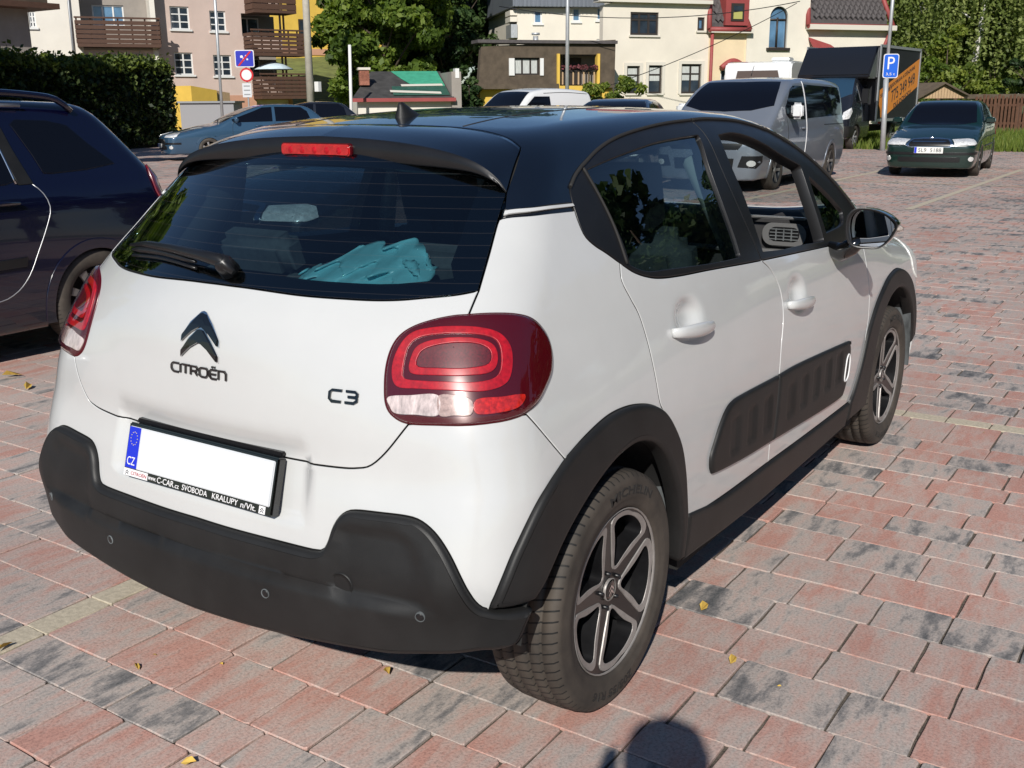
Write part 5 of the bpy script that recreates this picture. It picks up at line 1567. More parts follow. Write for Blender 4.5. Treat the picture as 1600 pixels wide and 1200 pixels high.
on_side('side_moulding', f7, [(1.20, .63), (2.05, .62), (2.05, .565), (1.20, .575)], 'trim_black', e, off=.012)
for s in (1, -1):
    tube_on_side('chrome_strip', f7, [(.505, 1.44), (.475, 1.25), (.455, 1.06)], .006, 'chrome', e, s, .004)
    tube_on_side('shut_line', f7, [(.35, 1.055), (.30, 1.0), (.275, .91), (.31, .82), (.40, .66), (.48, .52), (.58, .43), (.72, .395), (1.15, .39)], .0035, 'aluminium' if s < 0 else 'under', e, s, -.001)  # bright metal on one side paints a sun glint along the door gap
    tube_on_side('shut_line', f7, [(1.20, 1.04), (1.19, .9), (1.17, .6), (1.17, .39)], .004, 'under', e, s, -.001)
    P = Chart('side', s).to3(f7, A([[.48, .955], [.60, .96], [.70, .955]])); MB().tube(P + A([s * .022, 0, 0]), [.010, .015, .010], 8).build('door_handle', 'paint_navy', e)
    rl = [A([s * .60, y, z]) for y, z in ((-.10, 1.47), (-.02, 1.535), (.12, 1.565), (.5, 1.59), (1.0, 1.595), (1.4, 1.57), (1.55, 1.52))]
    mb = MB(); mb.tube(crom(rl, False, .06), .021, 8)
    for y in (.45, 1.0): mb.tube([A([s * .60, y, 1.50]), A([s * .60, y + .02, 1.59])], .02, 6)
    mb.build('roof_rail', 'paint_navy', e)
    mb = MB(); mb.tube([A([s * .61, y, z]) for y, z in ((.25, 1.508), (.5, 1.512), (1.0, 1.515))], .012, 6); mb.build('roof_drip', 'aluminium', e)
    ch = Chart('wrap', -1, (0, .5)); on_chart('tail_light', f7, ch, [(s * .29, .78), (s * .35, .79), (s * .385, .88), (s * .395, .96), (s * .375, 1.07), (s * .33, 1.11), (s * .30, .95)], 'tail_red', e, rnd=True, off=.014, sp=.02)
    on_chart('headlight', f7, Chart('wrap', 1, (0, 2.5)), [(s * .35, .78), (s * .62, .84), (s * .78, .86), (s * .70, .72), (s * .40, .68)], 'headlamp', e)
on_chart('windscreen', f7, Chart('top', z0=.6), [(-.55, 1.62), (.55, 1.62), (.70, 2.28), (.35, 2.42), (-.35, 2.42), (-.70, 2.28)], 'car_glass', e)
on_chart('rear_window', f7, Chart('wrap', -1, (0, .5)), [(-.33, 1.08), (.33, 1.08), (.30, 1.40), (-.30, 1.40)], 'car_glass', e)
mb = MB(); mb.tube([(.0, .55, 1.55), (0, .38, 1.70)], [.006, .003], 6); mb.build('antenna', 'trim_black', e)
plate_on(e, (0, -.80, .55), (0, -1, 0), .52, .11, '4U2 6815')
MB().box2((-.70, -.5, .20), (.70, 3.2, .30)).build('floor_pan', 'under', e)


def sedanish(name, label, loc, rz, paint, h=1.45, L=4.25, wb=2.5, ro=.75, wid=.85, detail=1, roofglass='car_glass', grille=True, group=None, head='headlamp'):
    """hatchback / saloon seen from the front"""
    fo = L - wb - ro; F_ = wb + fo; d = h - 1.45
    f = Shell([(.15, wid - .06), (.3, wid - .015), (.55, wid), (.8, wid - .01), (.95, wid - .04), (1.05, wid - .075), (1.25, wid - .165), (1.45, wid - .265)],
              [(.15, -ro + .12), (.35, -ro), (.6, -ro - .01), (.9, -ro + .04), (1.0, -ro + .13), (1.2, -ro + .36), (1.45, -ro + .66)], .13,
              [(-ro, 1.18 + d), (-.2, 1.36 + d), (.3, 1.44 + d), (.7, 1.45 + d), (1.1, 1.43 + d), (1.45, 1.35 + d), (wb - .65, 1.12 + d), (wb - .2, .88 + d), (wb + .2, .7 + d)],
              [(wb - 1.2, 1.06), (wb - .5, .985), (wb, .92), (wb + .45, .82), (F_, .66)], F_, crown=.05, ks=(.10, .14, .08), fbulge=.22, ymid=(.6, wb - .6))
    e = empty(name, loc, rz, label, 'car', group); r_ = .30; wh = ((0, r_), (wb, r_))
    shell_mesh('body', f, (-wid - .08, -ro - .1, .1), (wid + .08, F_ + .1, h + .08), .065, paint, e, wh, .345)
    arch_rings(f, wh, .335, e, paint, .03)
    for (y, s) in ((0, 1), (0, -1), (wb, 1), (wb, -1)): car_wheel(e, wid - .11, y, r_, s, rimmat='wheel_far')
    ws = wb - .62
    on_chart('windscreen', f, Chart('top', z0=.6), [(-.52, 1.24), (0, 1.30), (.52, 1.24), (.58, 1.45), (.66, ws + .12), (.35, ws + .26), (0, ws + .30), (-.35, ws + .26), (-.66, ws + .12), (-.58, 1.45)], 'car_glass', e)
    on_side('front_window', f, [(.92, 1.37 + d), (1.18, 1.36 + d), (1.42, 1.27 + d), (ws - .02, 1.06), (ws - .06, .985), (.95, 1.0)], 'car_glass', e)
    on_side('rear_window', f, [(.10, 1.36 + d), (.84, 1.375 + d), (.86, 1.0), (.12, 1.01), (-.12, 1.08), (-.06, 1.25 + d)], 'car_glass', e)
    nose = Chart('wrap', 1, (0, F_ - 1.1))
    for s in (1, -1):
        hl = on_chart('headlight', f, nose, [(s * .24, .615), (s * .43, .615), (s * .475, .64), (s * .47, .715), (s * .43, .73), (s * .245, .715)], head, e, off=.012, sp=.03)
        on_chart('fog_lamp', f, nose, [(s * (.40 + .03 * math.cos(t)), .36 + .045 * math.sin(t)) for t in np.arange(10) * .628], 'fog_lamp', e, off=.010, step=.02)
        tube_on_side('shut_line', f, [(.88, 1.0), (.90, .75), (.92, .36)], .004, 'under', e, s, -.001)
        tube_on_side('shut_line', f, [(ws - .05, .98), (ws - .02, .75), (ws - .05, .36)], .004, 'under', e, s, -.001)
        mb = MB(); P0 = Chart('side', s).to3(f, A([[ws - .12, 1.02]]))[0]; mb.box(P0 + A([s * .10, 0, .03]), (.20, .10, .13)); mb.build('door_mirror', paint, e, .03, 3)
        tube_on_side('side_moulding', f, [(.35, .56), (1.2, .56), (ws + .1, .56)], .014, 'trim_black', e, s, .002)
        for yy in (.55, 1.35):
            P = Chart('side', s).to3(f, A([[yy - .1, .89], [yy, .895], [yy + .1, .89]])); MB().tube(P + A([s * .018, 0, 0]), [.009, .013, .009], 8).build('door_handle', paint, e)
    if grille:
        on_chart('grille_frame', f, nose, [(-.235, .60), (-.20, .575), (.20, .575), (.235, .60), (.225, .725), (.10, .745), (-.10, .745), (-.225, .725)], 'chrome', e, off=.010)
        on_chart('grille', f, nose, [(-.205, .605), (-.18, .59), (.18, .59), (.205, .605), (.20, .71), (.09, .722), (-.09, .722), (-.20, .71)], 'trim_black', e, off=.013)
        for k in range(-6, 7):
            P = nose.to3(f, A([[k * .029, .60], [k * .029, .71]])); MB().tube(P + unit(grad(f, P)) * .018, .003, 4).build('grille_bar', 'trim_black', e)
        P = nose.to3(f, A([[0, .735]]))[0]; mb = MB(); mb.lathe([(0, .012), (.035, .010), (.045, .0)], 16, 'y', P); mb.build('emblem', 'chrome', e)
    on_chart('bumper_strip', f, nose, [(-.52, .44), (.52, .44), (.52, .485), (-.52, .485)], 'trim_black', e, off=.014)
    on_chart('air_intake', f, nose, [(-.30, .30), (.30, .30), (.30, .395), (-.30, .395)], 'trim_black', e, off=.003)
    MB().box2((-.6, -ro + .3, .18), (.6, F_ - .3, .28)).build('floor_pan', 'under', e)
    for s in (1, -1): on_chart('tail_light', f, Chart('wrap', -1, (0, .5)), [(s * .33, .70), (s * .46, .72), (s * .46, .90), (s * .34, .90)], 'tail_red', e)
    return e, f, nose, F_


# ---- dark green saloon facing us across the car park
e, f, nose, F_ = sedanish('saloon_car', 'dark green saloon car facing the camera in front of the grass verge', (-3.14, 22.95, 0), rad(185), 'paint_green')
P = nose.to3(f, A([[0, .525]]))[0]; plate_on(e, P + A([0, .012, 0]), (0, 1, .05), .52, .115, '5L9 5188')
mb = MB(); mb.box((.44, 1.72, 1.045), (.09, .004, .06), rx=rad(-58)); mb.build('windscreen_sticker', 'print_white', e)
# ---- steel blue car before the pink house
bh, fbh, nbh, _ = sedanish('blue_hatchback', 'steel blue car with a wide dark grille, parked before the pink apartment house', tuple(ground_at(470, 244) * A([1, 1, 0])), rad(150), 'paint_steel_blue', h=1.46, L=4.6, wb=2.7, grille=False)
on_chart('grille', fbh, nbh, [(-.22, .30), (.22, .30), (.27, .50), (.22, .58), (-.22, .58), (-.27, .50)], 'trim_black', bh, off=.018)
P = nbh.to3(fbh, A([[0, .40]]))[0]; plate_on(bh, P + A([0, .02, 0]), (0, 1, .05), .52, .11, '2L4 8170')
sedanish('dark_car', 'dark blue car roof showing between the steel blue car and the white hatchback roof', tuple(survey(530, 160, 36) * A([1, 1, 0])), rad(140), 'paint_dark', h=1.52, L=4.4, wb=2.6, detail=0)
sedanish('black_car', 'dark car seen through the rear window of the white hatchback, its headlight shining', (-4.72, 7.05, 0), math.pi, 'paint_dark', h=1.38, L=4.2, wb=2.55)
sedanish('blue_car', 'low dark blue car roof between the white van roof and the silver van', tuple(survey(985, 160, 21) * A([1, 1, 0])), rad(196), 'paint_dark', h=1.53, L=4.3, wb=2.6, detail=0)
# ---- small white van, only its roof shows
fv = Shell([(.15, .80), (.5, .87), (.9, .87), (1.2, .82), (1.5, .76), (1.8, .68)], [(.15, -.70), (.5, -.78), (1.0, -.76), (1.5, -.70), (1.8, -.62)], .04,
           [(-.7, 1.72), (-.2, 1.78), (.6, 1.82), (1.2, 1.80), (1.6, 1.72), (2.1, 1.35), (2.6, .98), (3.0, .7)], [(1.6, 1.15), (2.3, 1.06), (2.8, .98), (3.3, .82), (3.5, .7)], 3.6, crown=.06, ks=(.09, .14, .09))
e = empty('delivery_van', tuple(survey(870, 160, 30) * A([1, 1, 0])), rad(166), 'small white delivery van whose rounded roof shows above the black hatchback roof', 'van')
wh = ((0, .31), (2.70, .31)); shell_mesh('body', fv, (-.97, -.9, .1), (.97, 3.75, 1.95), .08, 'paint_van_white', e, wh, .36); arch_rings(fv, wh, .35, e)
for (y, s) in ((0, 1), (0, -1), (2.70, 1), (2.70, -1)): car_wheel(e, .76, y, .31, s)
on_chart('windscreen', fv, Chart('top', z0=.6), [(-.58, 1.58), (.58, 1.58), (.72, 2.2), (.35, 2.36), (-.35, 2.36), (-.72, 2.2)], 'car_glass', e)
on_side('front_window', fv, [(1.0, 1.60), (1.55, 1.60), (2.1, 1.22), (2.1, 1.12), (1.0, 1.12)], 'car_glass', e)
for s in (1, -1):
    tube_on_side('roof_seam', fv, [(-.5, 1.66), (.4, 1.70), (1.2, 1.68)], .008, 'trim_black', e, s)
    on_chart('headlight', fv, Chart('wrap', 1, (0, 2.4)), [(s * .35, .80), (s * .62, .86), (s * .66, .98), (s * .40, .92)], 'headlamp', e)
# ---- silver passenger van
fp = Shell([(.15, .86), (.35, .92), (.7, .95), (1.0, .945), (1.2, .92), (1.5, .875), (1.8, .80), (2.0, .74)], [(.15, -.85), (.4, -.95), (1.0, -.95), (1.5, -.91), (1.95, -.82)], .05,
           [(-.9, 1.80), (-.4, 1.84), (.8, 1.87), (1.8, 1.865), (2.35, 1.81), (2.7, 1.65), (3.2, 1.32), (3.7, 1.0)], [(2.4, 1.30), (2.9, 1.22), (3.4, 1.13), (3.8, 1.02), (4.1, .86)], 4.15, crown=.05, ks=(.09, .16, .09), fbulge=.2, z0=.2, ymid=(.6, 2.6), b=(.012, .04))
e = empty('passenger_van', (-5.38, 18.60, 0), rad(181), 'silver grey passenger van with dark side windows parked before the cream building', 'van')
wh = ((0, .33), (3.1, .33)); shell_mesh('body', fp, (-1.05, -1.05, .1), (1.05, 4.3, 2.05), .075, 'paint_silver', e, wh, .39); arch_rings(fp, wh, .375, e, 'paint_silver', .03)
for (y, s) in ((0, 1), (0, -1), (3.1, 1), (3.1, -1)): car_wheel(e, .83, y, .33, s, rimmat='hub_grey', spokes=5)
on_chart('windscreen', fp, Chart('top', z0=.7), [(-.66, 2.36), (0, 2.42), (.66, 2.36), (.72, 2.6), (.80, 3.05), (.45, 3.20), (0, 3.24), (-.45, 3.20), (-.80, 3.05), (-.72, 2.6)], 'car_glass', e)
on_side('front_door_window', fp, [(1.72, 1.72), (2.22, 1.72), (2.40, 1.66), (2.76, 1.36), (2.74, 1.24), (2.60, 1.17), (1.74, 1.14)], 'car_glass', e)
on_side('side_window', fp, [(-.62, 1.70), (1.60, 1.745), (1.60, 1.16), (-.60, 1.19), (-.68, 1.26), (-.68, 1.62)], 'car_glass', e)
pn_ = Chart('wrap', 1, (0, 3.0))
for s in (1, -1):
    on_chart('headlight', fp, pn_, [(s * .34, .80), (s * .50, .84), (s * .60, .98), (s * .58, 1.05), (s * .42, .96)], 'headlamp', e, off=.006)
    on_chart('fog_recess', fp, pn_, [(s * .30, .42), (s * .44, .40), (s * .50, .50), (s * .50, .60), (s * .33, .60)], 'trim_black', e, off=.006)
    on_chart('fog_lamp', fp, pn_, [(s * (.40 + .035 * math.cos(t)), .48 + .05 * math.sin(t)) for t in np.arange(10) * .628], 'fog_lamp', e, off=.016, step=.02)
    tube_on_side('shut_line', fp, [(1.66, 1.80), (1.65, 1.2), (1.67, .8), (1.72, .40)], .007, 'print_white' if s < 0 else 'under', e, s, 0)
    tube_on_side('shut_line', fp, [(2.72, 1.20), (2.66, .9), (2.72, .75)], .005, 'under', e, s, 0)
    tube_on_side('slide_rail', fp, [(-.85, 1.02), (.6, 1.03)], .008, 'trim_black', e, s, 0)
    P0 = Chart('side', s).to3(fp, A([[2.62, 1.22]]))[0]; mb = MB(); mb.box(P0 + A([s * .15, 0, .08]), (.22, .10, .27)); mb.build('door_mirror', 'paint_van_white', e, .05, 3)
    mb = MB(); mb.tube([P0, P0 + A([s * .10, 0, .02])], .03, 8); mb.build('mirror_arm', 'trim_black', e)
    P = Chart('side', s).to3(fp, A([[1.78, 1.0], [1.86, 1.0], [1.96, 1.0]])); MB().tube(P + A([s * .02, 0, 0]), [.012, .018, .012], 8).build('door_handle', 'paint_silver', e)
on_chart('grille', fp, pn_, [(-.30, .70), (.30, .70), (.34, .80), (-.34, .80)], 'trim_black', e, off=.006)
on_chart('air_intake', fp, pn_, [(-.26, .38), (.26, .38), (.27, .56), (-.27, .56)], 'trim_black', e, off=.006)
mb = MB(); mb.tube([(0, 2.05, 1.90), (0, 1.92, 2.08)], [.008, .004], 6); mb.build('antenna', 'trim_black', e)
MB().box2((-.7, -.6, .2), (.7, 3.7, .32)).build('floor_pan', 'under', e)

# ---- white motorhome behind the silver van
c0 = survey(1190, 160, 36.5) * A([1, 1, 0])
e = empty('motorhome', tuple(c0), rad(186), 'white motorhome with a brown front panel behind the silver van', 'motorhome')
mb = MB(); mb.prism([(-4.6, .45), (1.35, .45), (1.35, 1.1), (.65, 1.75), (.72, 2.45), (.62, 2.62), (.2, 2.68), (-4.6, 2.68)], -1.1, 1.1, plane='yz'); mb.build('body', 'paint_van_white', e, .05)
mb = MB(); V = [(-.78, .70, 1.86), (.78, .70, 1.86), (.66, .742, 2.38), (-.66, .742, 2.38)]; mb.add(V + [(x, y - .03, z) for x, y, z in V], [(0, 1, 2, 3), (4, 7, 6, 5), (0, 4, 5, 1), (1, 5, 6, 2), (2, 6, 7, 3), (3, 7, 4, 0)])
mat('brown_panel', (.10, .075, .065), .5); mb.build('front_panel', 'brown_panel', e)
for y in (-.65, -2.4):
    mb = MB(); mb.box2((-1.125, y, 1.85), (-1.09, y + .36, 2.28)); mb.build('side_window', 'car_glass', e)
mb = MB(); mb.box2((-.9, -.4, 2.68), (-.3, .2, 2.80)); mb.build('roof_hatch', 'paint_van_white', e, .03)
mb = MB(); mb.box((0, 1.0, 1.42), (1.7, .03, .55), rx=rad(-43)); mb.build('windscreen', 'car_glass', e)
for (y, s) in ((.6, 1), (.6, -1), (-3.2, 1), (-3.2, -1)): car_wheel(e, .92, y, .34, s)
# ---- black box truck with an advertisement
c0 = survey(1370, 160, 33.5) * A([1, 1, 0]) - A([1.14, .1, 0])
fx = Shell([(.2, .84), (.4, .92), (.8, .95), (1.2, .93), (1.6, .86), (2.1, .76)], [(.2, -.2), (2.2, -.2)], 0., [(-.3, 2.12), (.6, 2.12), (.9, 2.0), (1.35, 1.45), (1.7, 1.0)], [(.8, 1.42), (1.3, 1.30), (1.7, 1.12), (1.95, .9)], 1.95, crown=.05, ks=(.05, .18, .10), fbulge=.25, z0=.3, ymid=(-.2, .6), b=(.02, .06))
e = empty('box_truck', (c0[0], c0[1], 0), rad(178), 'black box truck with an orange advertisement on its side, parked on the verge', 'truck')
shell_mesh('cab', fx, (-1.05, -.3, .25), (1.05, 2.1, 2.25), .08, 'paint_dark', e, ((1.05, .36),), .42)
arch_rings(fx, ((1.05, .36),), .41, e, 'trim_black', .03)
on_chart('windscreen', fx, Chart('top', z0=.7), [(-.68, .62), (.68, .62), (.80, 1.20), (.4, 1.34), (-.4, 1.34), (-.80, 1.20)], 'car_glass_blue', e)
on_side('door_window', fx, [(.05, 1.95), (.60, 1.95), (1.05, 1.48), (1.05, 1.36), (.05, 1.30)], 'car_glass', e)
nx_ = Chart('wrap', 1, (0, .8))
for s in (1, -1):
    on_chart('headlight', fx, nx_, [(s * .36, .86), (s * .50, .90), (s * .60, 1.10), (s * .57, 1.22), (s * .42, 1.08)], 'headlamp', e, off=.008)
    mb = MB(); mb.box((s * 1.12, .95, 1.55), (.20, .10, .42)); mb.tube([(s * .90, .95, 1.38), (s * 1.08, .95, 1.40)], .025, 6); mb.build('door_mirror', 'trim_black', e, .03)
    car_wheel(e, .82, 1.05, .36, s); car_wheel(e, .82, -2.7, .36, s)
on_chart('bumper', fx, nx_, [(-.66, .38), (.66, .38), (.66, .68), (-.66, .68)], 'plastic_black', e, off=.03)
bx_ = MB(); bx_.box2((-1.14, -4.45, .80), (1.14, -.12, 3.02)); mat('box_black', (.014, .015, .017), .55, var=.2, vscale=3.); bx_.build('cargo_box', 'box_black', e)
mb = MB(); mb.prism([(-.12, 2.06), (-.12, 3.02), (.05, 3.0), (.75, 2.16), (.70, 2.06)], -1.12, 1.12, plane='yz'); mb.build('wind_deflector', 'tarp_black', e, .04)
mb = MB()
for x in (-1.15, 1.15):
    for (y0, y1, z0, z1) in ((-.16, -.08, .78, 3.06), (-4.48, -4.41, .78, 3.06), (-4.45, -.12, 2.98, 3.06), (-4.45, -.12, .78, .86)): mb.box2((x - .02, y0, z0), (x + .02, y1, z1))
mb.build('box_frame', 'aluminium', e)
# the visible side is the truck's left (local -X)
mb = MB(); mb.add([(-1.146, y, z) for y, z in ((-.30, 1.72), (-.34, 1.24), (-.60, .90), (-.90, .90), (-4.38, 1.85), (-4.38, 2.75))], [(5, 4, 3, 2, 1, 0)]); ad = mb.build('advertisement', 'orange_print', e, fix=False)
sl = math.atan2(2.75 - 1.72, 4.08)
for body, w_, h_, yc, zc in (('775 349 949', 2.5, .36, -2.75, 1.83), ('AUTODOPRAVA A STĚHOVÁNÍ', 2.9, .15, -2.45, 2.13), ('DLE DOHODY', 1.9, .13, -2.75, 2.30 - .82), ('SLUŽBY', 1.2, .13, -.98, 1.70)):
    V, F = fit_text(body, w_, h_, .002); d = A([0, -math.cos(sl), math.sin(sl)]); u_ = A([0, math.sin(sl), math.cos(sl)])
    raw_mesh('lettering', placed(V, A([-1.152, yc, zc]), d, u_, A([-1., 0, 0])), F, 'print_dark', ad)
MB().box2((-.5, -4.4, .45), (.5, 1.2, .62)).build('chassis', 'under', e)


# ================================================================== buildings round the car park
mat('plaster_pink', (.60, .47, .41), .9, var=.08, vscale=.8, bump=.2, bscale=40.)
mat('plaster_white', (.74, .70, .62), .9, var=.06, vscale=.7)
mat('plaster_salmon', (.55, .30, .20), .9, var=.1, vscale=1.)
mat('plaster_cream', (.73, .67, .57), .9, var=.07, vscale=.6, bump=.2, bscale=30.)
mat('plaster_cream2', (.74, .60, .40), .9, var=.1, vscale=.7)
mat('plaster_pale', (.75, .70, .60), .9, var=.07, vscale=.6)
mat('plaster_yellow', (.70, .46, .08), .9, var=.1, vscale=1.2)
mat('plaster_grey', (.30, .27, .24), .9, var=.15, vscale=1.)
mat('trim_stone', (.66, .62, .54), .8)
mat('wood_brown', (.085, .042, .026), .75, var=.35, vscale=6., mscale=(1, 1, 14))
mat('wood_pale', (.45, .31, .18), .8, var=.3, vscale=8., mscale=(9, 9, 1))
mat('wood_fence', (.10, .045, .025), .85, var=.35, vscale=9.)
mat('roof_brown', (.095, .072, .050), .9, var=.28, vscale=3., bump=.5, bscale=26.)
mat('roof_slate', (.085, .075, .075), .8, var=.25, vscale=6.)
mat('roof_red', (.30, .058, .055), .6, var=.12, vscale=2.)
mat('roof_grey', (.17, .19, .22), .5, metal=.2, var=.15, vscale=2., mscale=(3, 3, .2))
mat('roof_felt', (.050, .048, .046), .9, var=.45, vscale=2.5)
mat('tarp_green', (.06, .36, .22), .6, var=.2, vscale=4., bump=.6, bscale=9.)
mat('tarp_dark_green', (.03, .10, .07), .6, var=.25, vscale=4.)
mat('brick_red', (.32, .13, .085), .9, var=.3, vscale=14.)
mat('win_white', (.74, .74, .72), .5)
mat('win_dark', (.035, .028, .024), .5)
mat('win_glass', (.028, .04, .055), .05, coat=1., var=.5, vscale=1.2)
mat('win_glass_blue', (.10, .20, .32), .05, coat=1., var=.4, vscale=1.0)
mat('curtain', (.50, .52, .50), .9, var=.3, vscale=9., mscale=(6, 6, .4))
mat('metal_grey', (.30, .31, .32), .45, metal=.5)
mat('galvanised', (.52, .54, .55), .45, metal=.5, var=.12, vscale=5.)
mat('pole_concrete', (.42, .39, .33), .9, var=.15, vscale=4.)
mat('sign_blue', (.015, .12, .62), .4)
mat('sign_blue2', (.02, .03, .42), .4)
mat('sign_red', (.55, .012, .02), .4)
mat('sign_white', (.74, .74, .74), .4)
mat('umbrella_cloth', (.55, .66, .72), .7, var=.15, vscale=5.)
mat('garage_door', (.27, .27, .28), .6)
mat('bin_blue', (.03, .12, .32), .5)
mat('flower_red', (.18, .05, .06), .8, var=.5, vscale=15.)


class Wall:
    """vertical plane standing at a bearing and distance; px() turns a bearing into (along, height)"""
    def __init__(s, px0, d0, px1, d1):
        s.a = survey(px0, 300, d0) * A([1, 1, 0]); b = survey(px1, 300, d1) * A([1, 1, 0])
        s.u = unit((b - s.a)[None])[0]; s.n = np.cross(s.u, A([0, 0, 1.]))
        if s.n @ (CAM * A([1, 1, 0]) - s.a) < 0: s.n = -s.n
    def px(s, x, y):
        v = _f + _R * (x - 800) / FPX + _U * (600 - y) / FPX; t = ((s.a - CAM) @ s.n) / (v @ s.n); P = CAM + v * t
        return float((P - s.a) @ s.u), float(P[2])
    def rect(s, x0, y0, x1, y1):
        xm = (x0 + x1) / 2; ym = (y0 + y1) / 2; return (s.px(x0, ym)[0], s.px(x1, ym)[0], s.px(xm, y1)[1], s.px(xm, y0)[1])
    def P(s, u, z, out=0.): return s.a + s.u * u + A([0, 0, z]) + s.n * out


def adopt(root):
    bpy.context.view_layer.update()
    inv = root.matrix_world.inverted()
    for c_ in root.children: c_.matrix_parent_inverse = inv


def slab(w, poly, o0, o1, name, m, parent, holes=()):
    """wall piece: outline (u,z) between offsets o0 (back) and o1 (front), with openings cut through"""
    p = np.array(poly, float)
    if area2(p) < 0: p = p[::-1]
    L = [p]
    for (a, b, c_, d) in holes: L.append(np.array([(a, c_), (a, d), (b, d), (b, c_)]))
    mb = MB(); W2, T = fill2d(L, 1e6) if True else None
    for o in (o1, o0): mb.add([w.P(u, z, o) for u, z in W2], [tuple(t) for t in T])
    for lp in L:
        n = len(lp); mb.add([w.P(u, z, o1) for u, z in lp] + [w.P(u, z, o0) for u, z in lp], [(i, (i + 1) % n, n + (i + 1) % n, n + i) for i in range(n)])
    return mb.build(name, m, parent)


def wbox(w, u0, u1, z0, z1, o0, o1, name, m, parent, mb=None, bevel=0.):
    own = mb is None; mb = mb or MB()
    V = [w.P(u, z, o) for o in (o0, o1) for u, z in ((u0, z0), (u1, z0), (u1, z1), (u0, z1))]
    mb.add(V, [(3, 2, 1, 0), (4, 5, 6, 7), (0, 1, 5, 4), (1, 2, 6, 5), (2, 3, 7, 6), (3, 0, 4, 7)])
    return mb.build(name, m, parent, bevel) if own else mb


def window(w, r, parent, frame='win_white', pane='win_glass', mull=1, trans=0, trim=None, depth=.14, fw=.07, sill=True, curtain=False):
    u0, u1, z0, z1 = r; mb = MB()
    for (a, b, c_, d) in ((u0, u0 + fw, z0, z1), (u1 - fw, u1, z0, z1), (u0 + fw, u1 - fw, z0, z0 + fw), (u0 + fw, u1 - fw, z1 - fw, z1)): wbox(w, a, b, c_, d, -depth, -depth + .07, '', '', None, mb)
    for k in range(mull):
        c_ = u0 + (u1 - u0) * (k + 1) / (mull + 1); wbox(w, c_ - fw * .55, c_ + fw * .55, z0 + fw, z1 - fw, -depth + .005, -depth + .065, '', '', None, mb)
    for k in range(trans):
        c_ = z1 - (z1 - z0) * .33 if trans == 1 else z0 + (z1 - z0) * (k + 1) / (trans + 1); wbox(w, u0 + fw, u1 - fw, c_ - fw * .4, c_ + fw * .4, -depth + .01, -depth + .06, '', '', None, mb)
    fr = mb.build('window', frame, parent)
    n = mull + 1
    for k in range(n):
        a = u0 + (u1 - u0) * k / n; b = u0 + (u1 - u0) * (k + 1) / n
        wbox(w, a + .02, b - .02, z0 + .02, z1 - .02, -depth + .015, -depth + .03, 'pane', pane, fr)
    if curtain: wbox(w, u0 + .05, u1 - .05, z0 + (z1 - z0) * (.45 if curtain == 'top' else .02), z1 - .05, -depth - .02, -depth + .036, 'curtain', 'curtain', fr)
    if trim:
        mb = MB(); t = .16
        for (a, b, c_, d) in ((u0 - t, u0, z0 - .02, z1 + t), (u1, u1 + t, z0 - .02, z1 + t), (u0, u1, z1, z1 + t)): wbox(w, a, b, c_, d, -.05, .05, '', '', None, mb)
        mb.build('window_surround', trim, fr)
    if sill: wbox(w, u0 - .08, u1 + .08, z0 - .09, z0, -.10, .09, 'window_sill', 'win_white' if frame == 'win_white' else 'trim_stone', fr)
    return fr


def at_base(w, u): return tuple(w.P(u, 0))


# ---- pink apartment house on the left
w = Wall(240, 57, 440, 61)
h = empty('apartment_house', at_base(w, 0), 0, 'pink plastered apartment house with brown timber balconies and white windows', 'house')
ul, _ = w.px(244, 100); ur, _ = w.px(443, 100)
ul2, _ = w.px(108, 60); ulo, _ = w.px(-30, 60)
H = 11.5
zb = w.px(330, 149)[1]
wins = [w.rect(273, 82, 302, 117), w.rect(334, 86, 362, 119), w.rect(266, 10, 296, 46), w.rect(328, 17, 353, 49)]
loU0, loU1 = w.px(379, 60)[0], w.px(446, 60)[0]
lo1 = (loU0, loU1, w.px(410, 57)[1], w.px(410, 22)[1]); lo2 = (loU0 + .3, loU1, w.px(410, 122)[1], w.px(410, 84)[1])
slab(w, [(ul, zb), (ur, zb), (ur, H), (ul, H)], -.30, 0, 'wall', 'plaster_pink', h, wins + [lo1, lo2])
slab(w, [(ul, -1), (ur + .4, -1), (ur + .4, zb), (ul, zb)], -.30, .03, 'wall', 'plaster_salmon', h, [w.rect(270, 154, 311, 197), w.rect(402, 156, 455, 200)])
wbox(w, ul + .02, ur, -1, H, -9, -1.6, 'wall_core', 'plaster_pink', h)
r = w.rect(270, 154, 311, 197); wbox(w, r[0], r[1], r[2] - .5, r[3], -.35, -.28, 'garage_door', 'garage_door', h)
r = w.rect(276, 161, 296, 197); wbox(w, r[0], r[1], r[2], r[3], -.27, -.2, 'side_door', 'win_white', h)
r = w.rect(402, 156, 455, 200); wbox(w, r[0], r[1], r[2] - .5, r[3], -.35, -.28, 'garage_door', 'plaster_white', h)
for r in wins: window(w, r, h, trans=2)
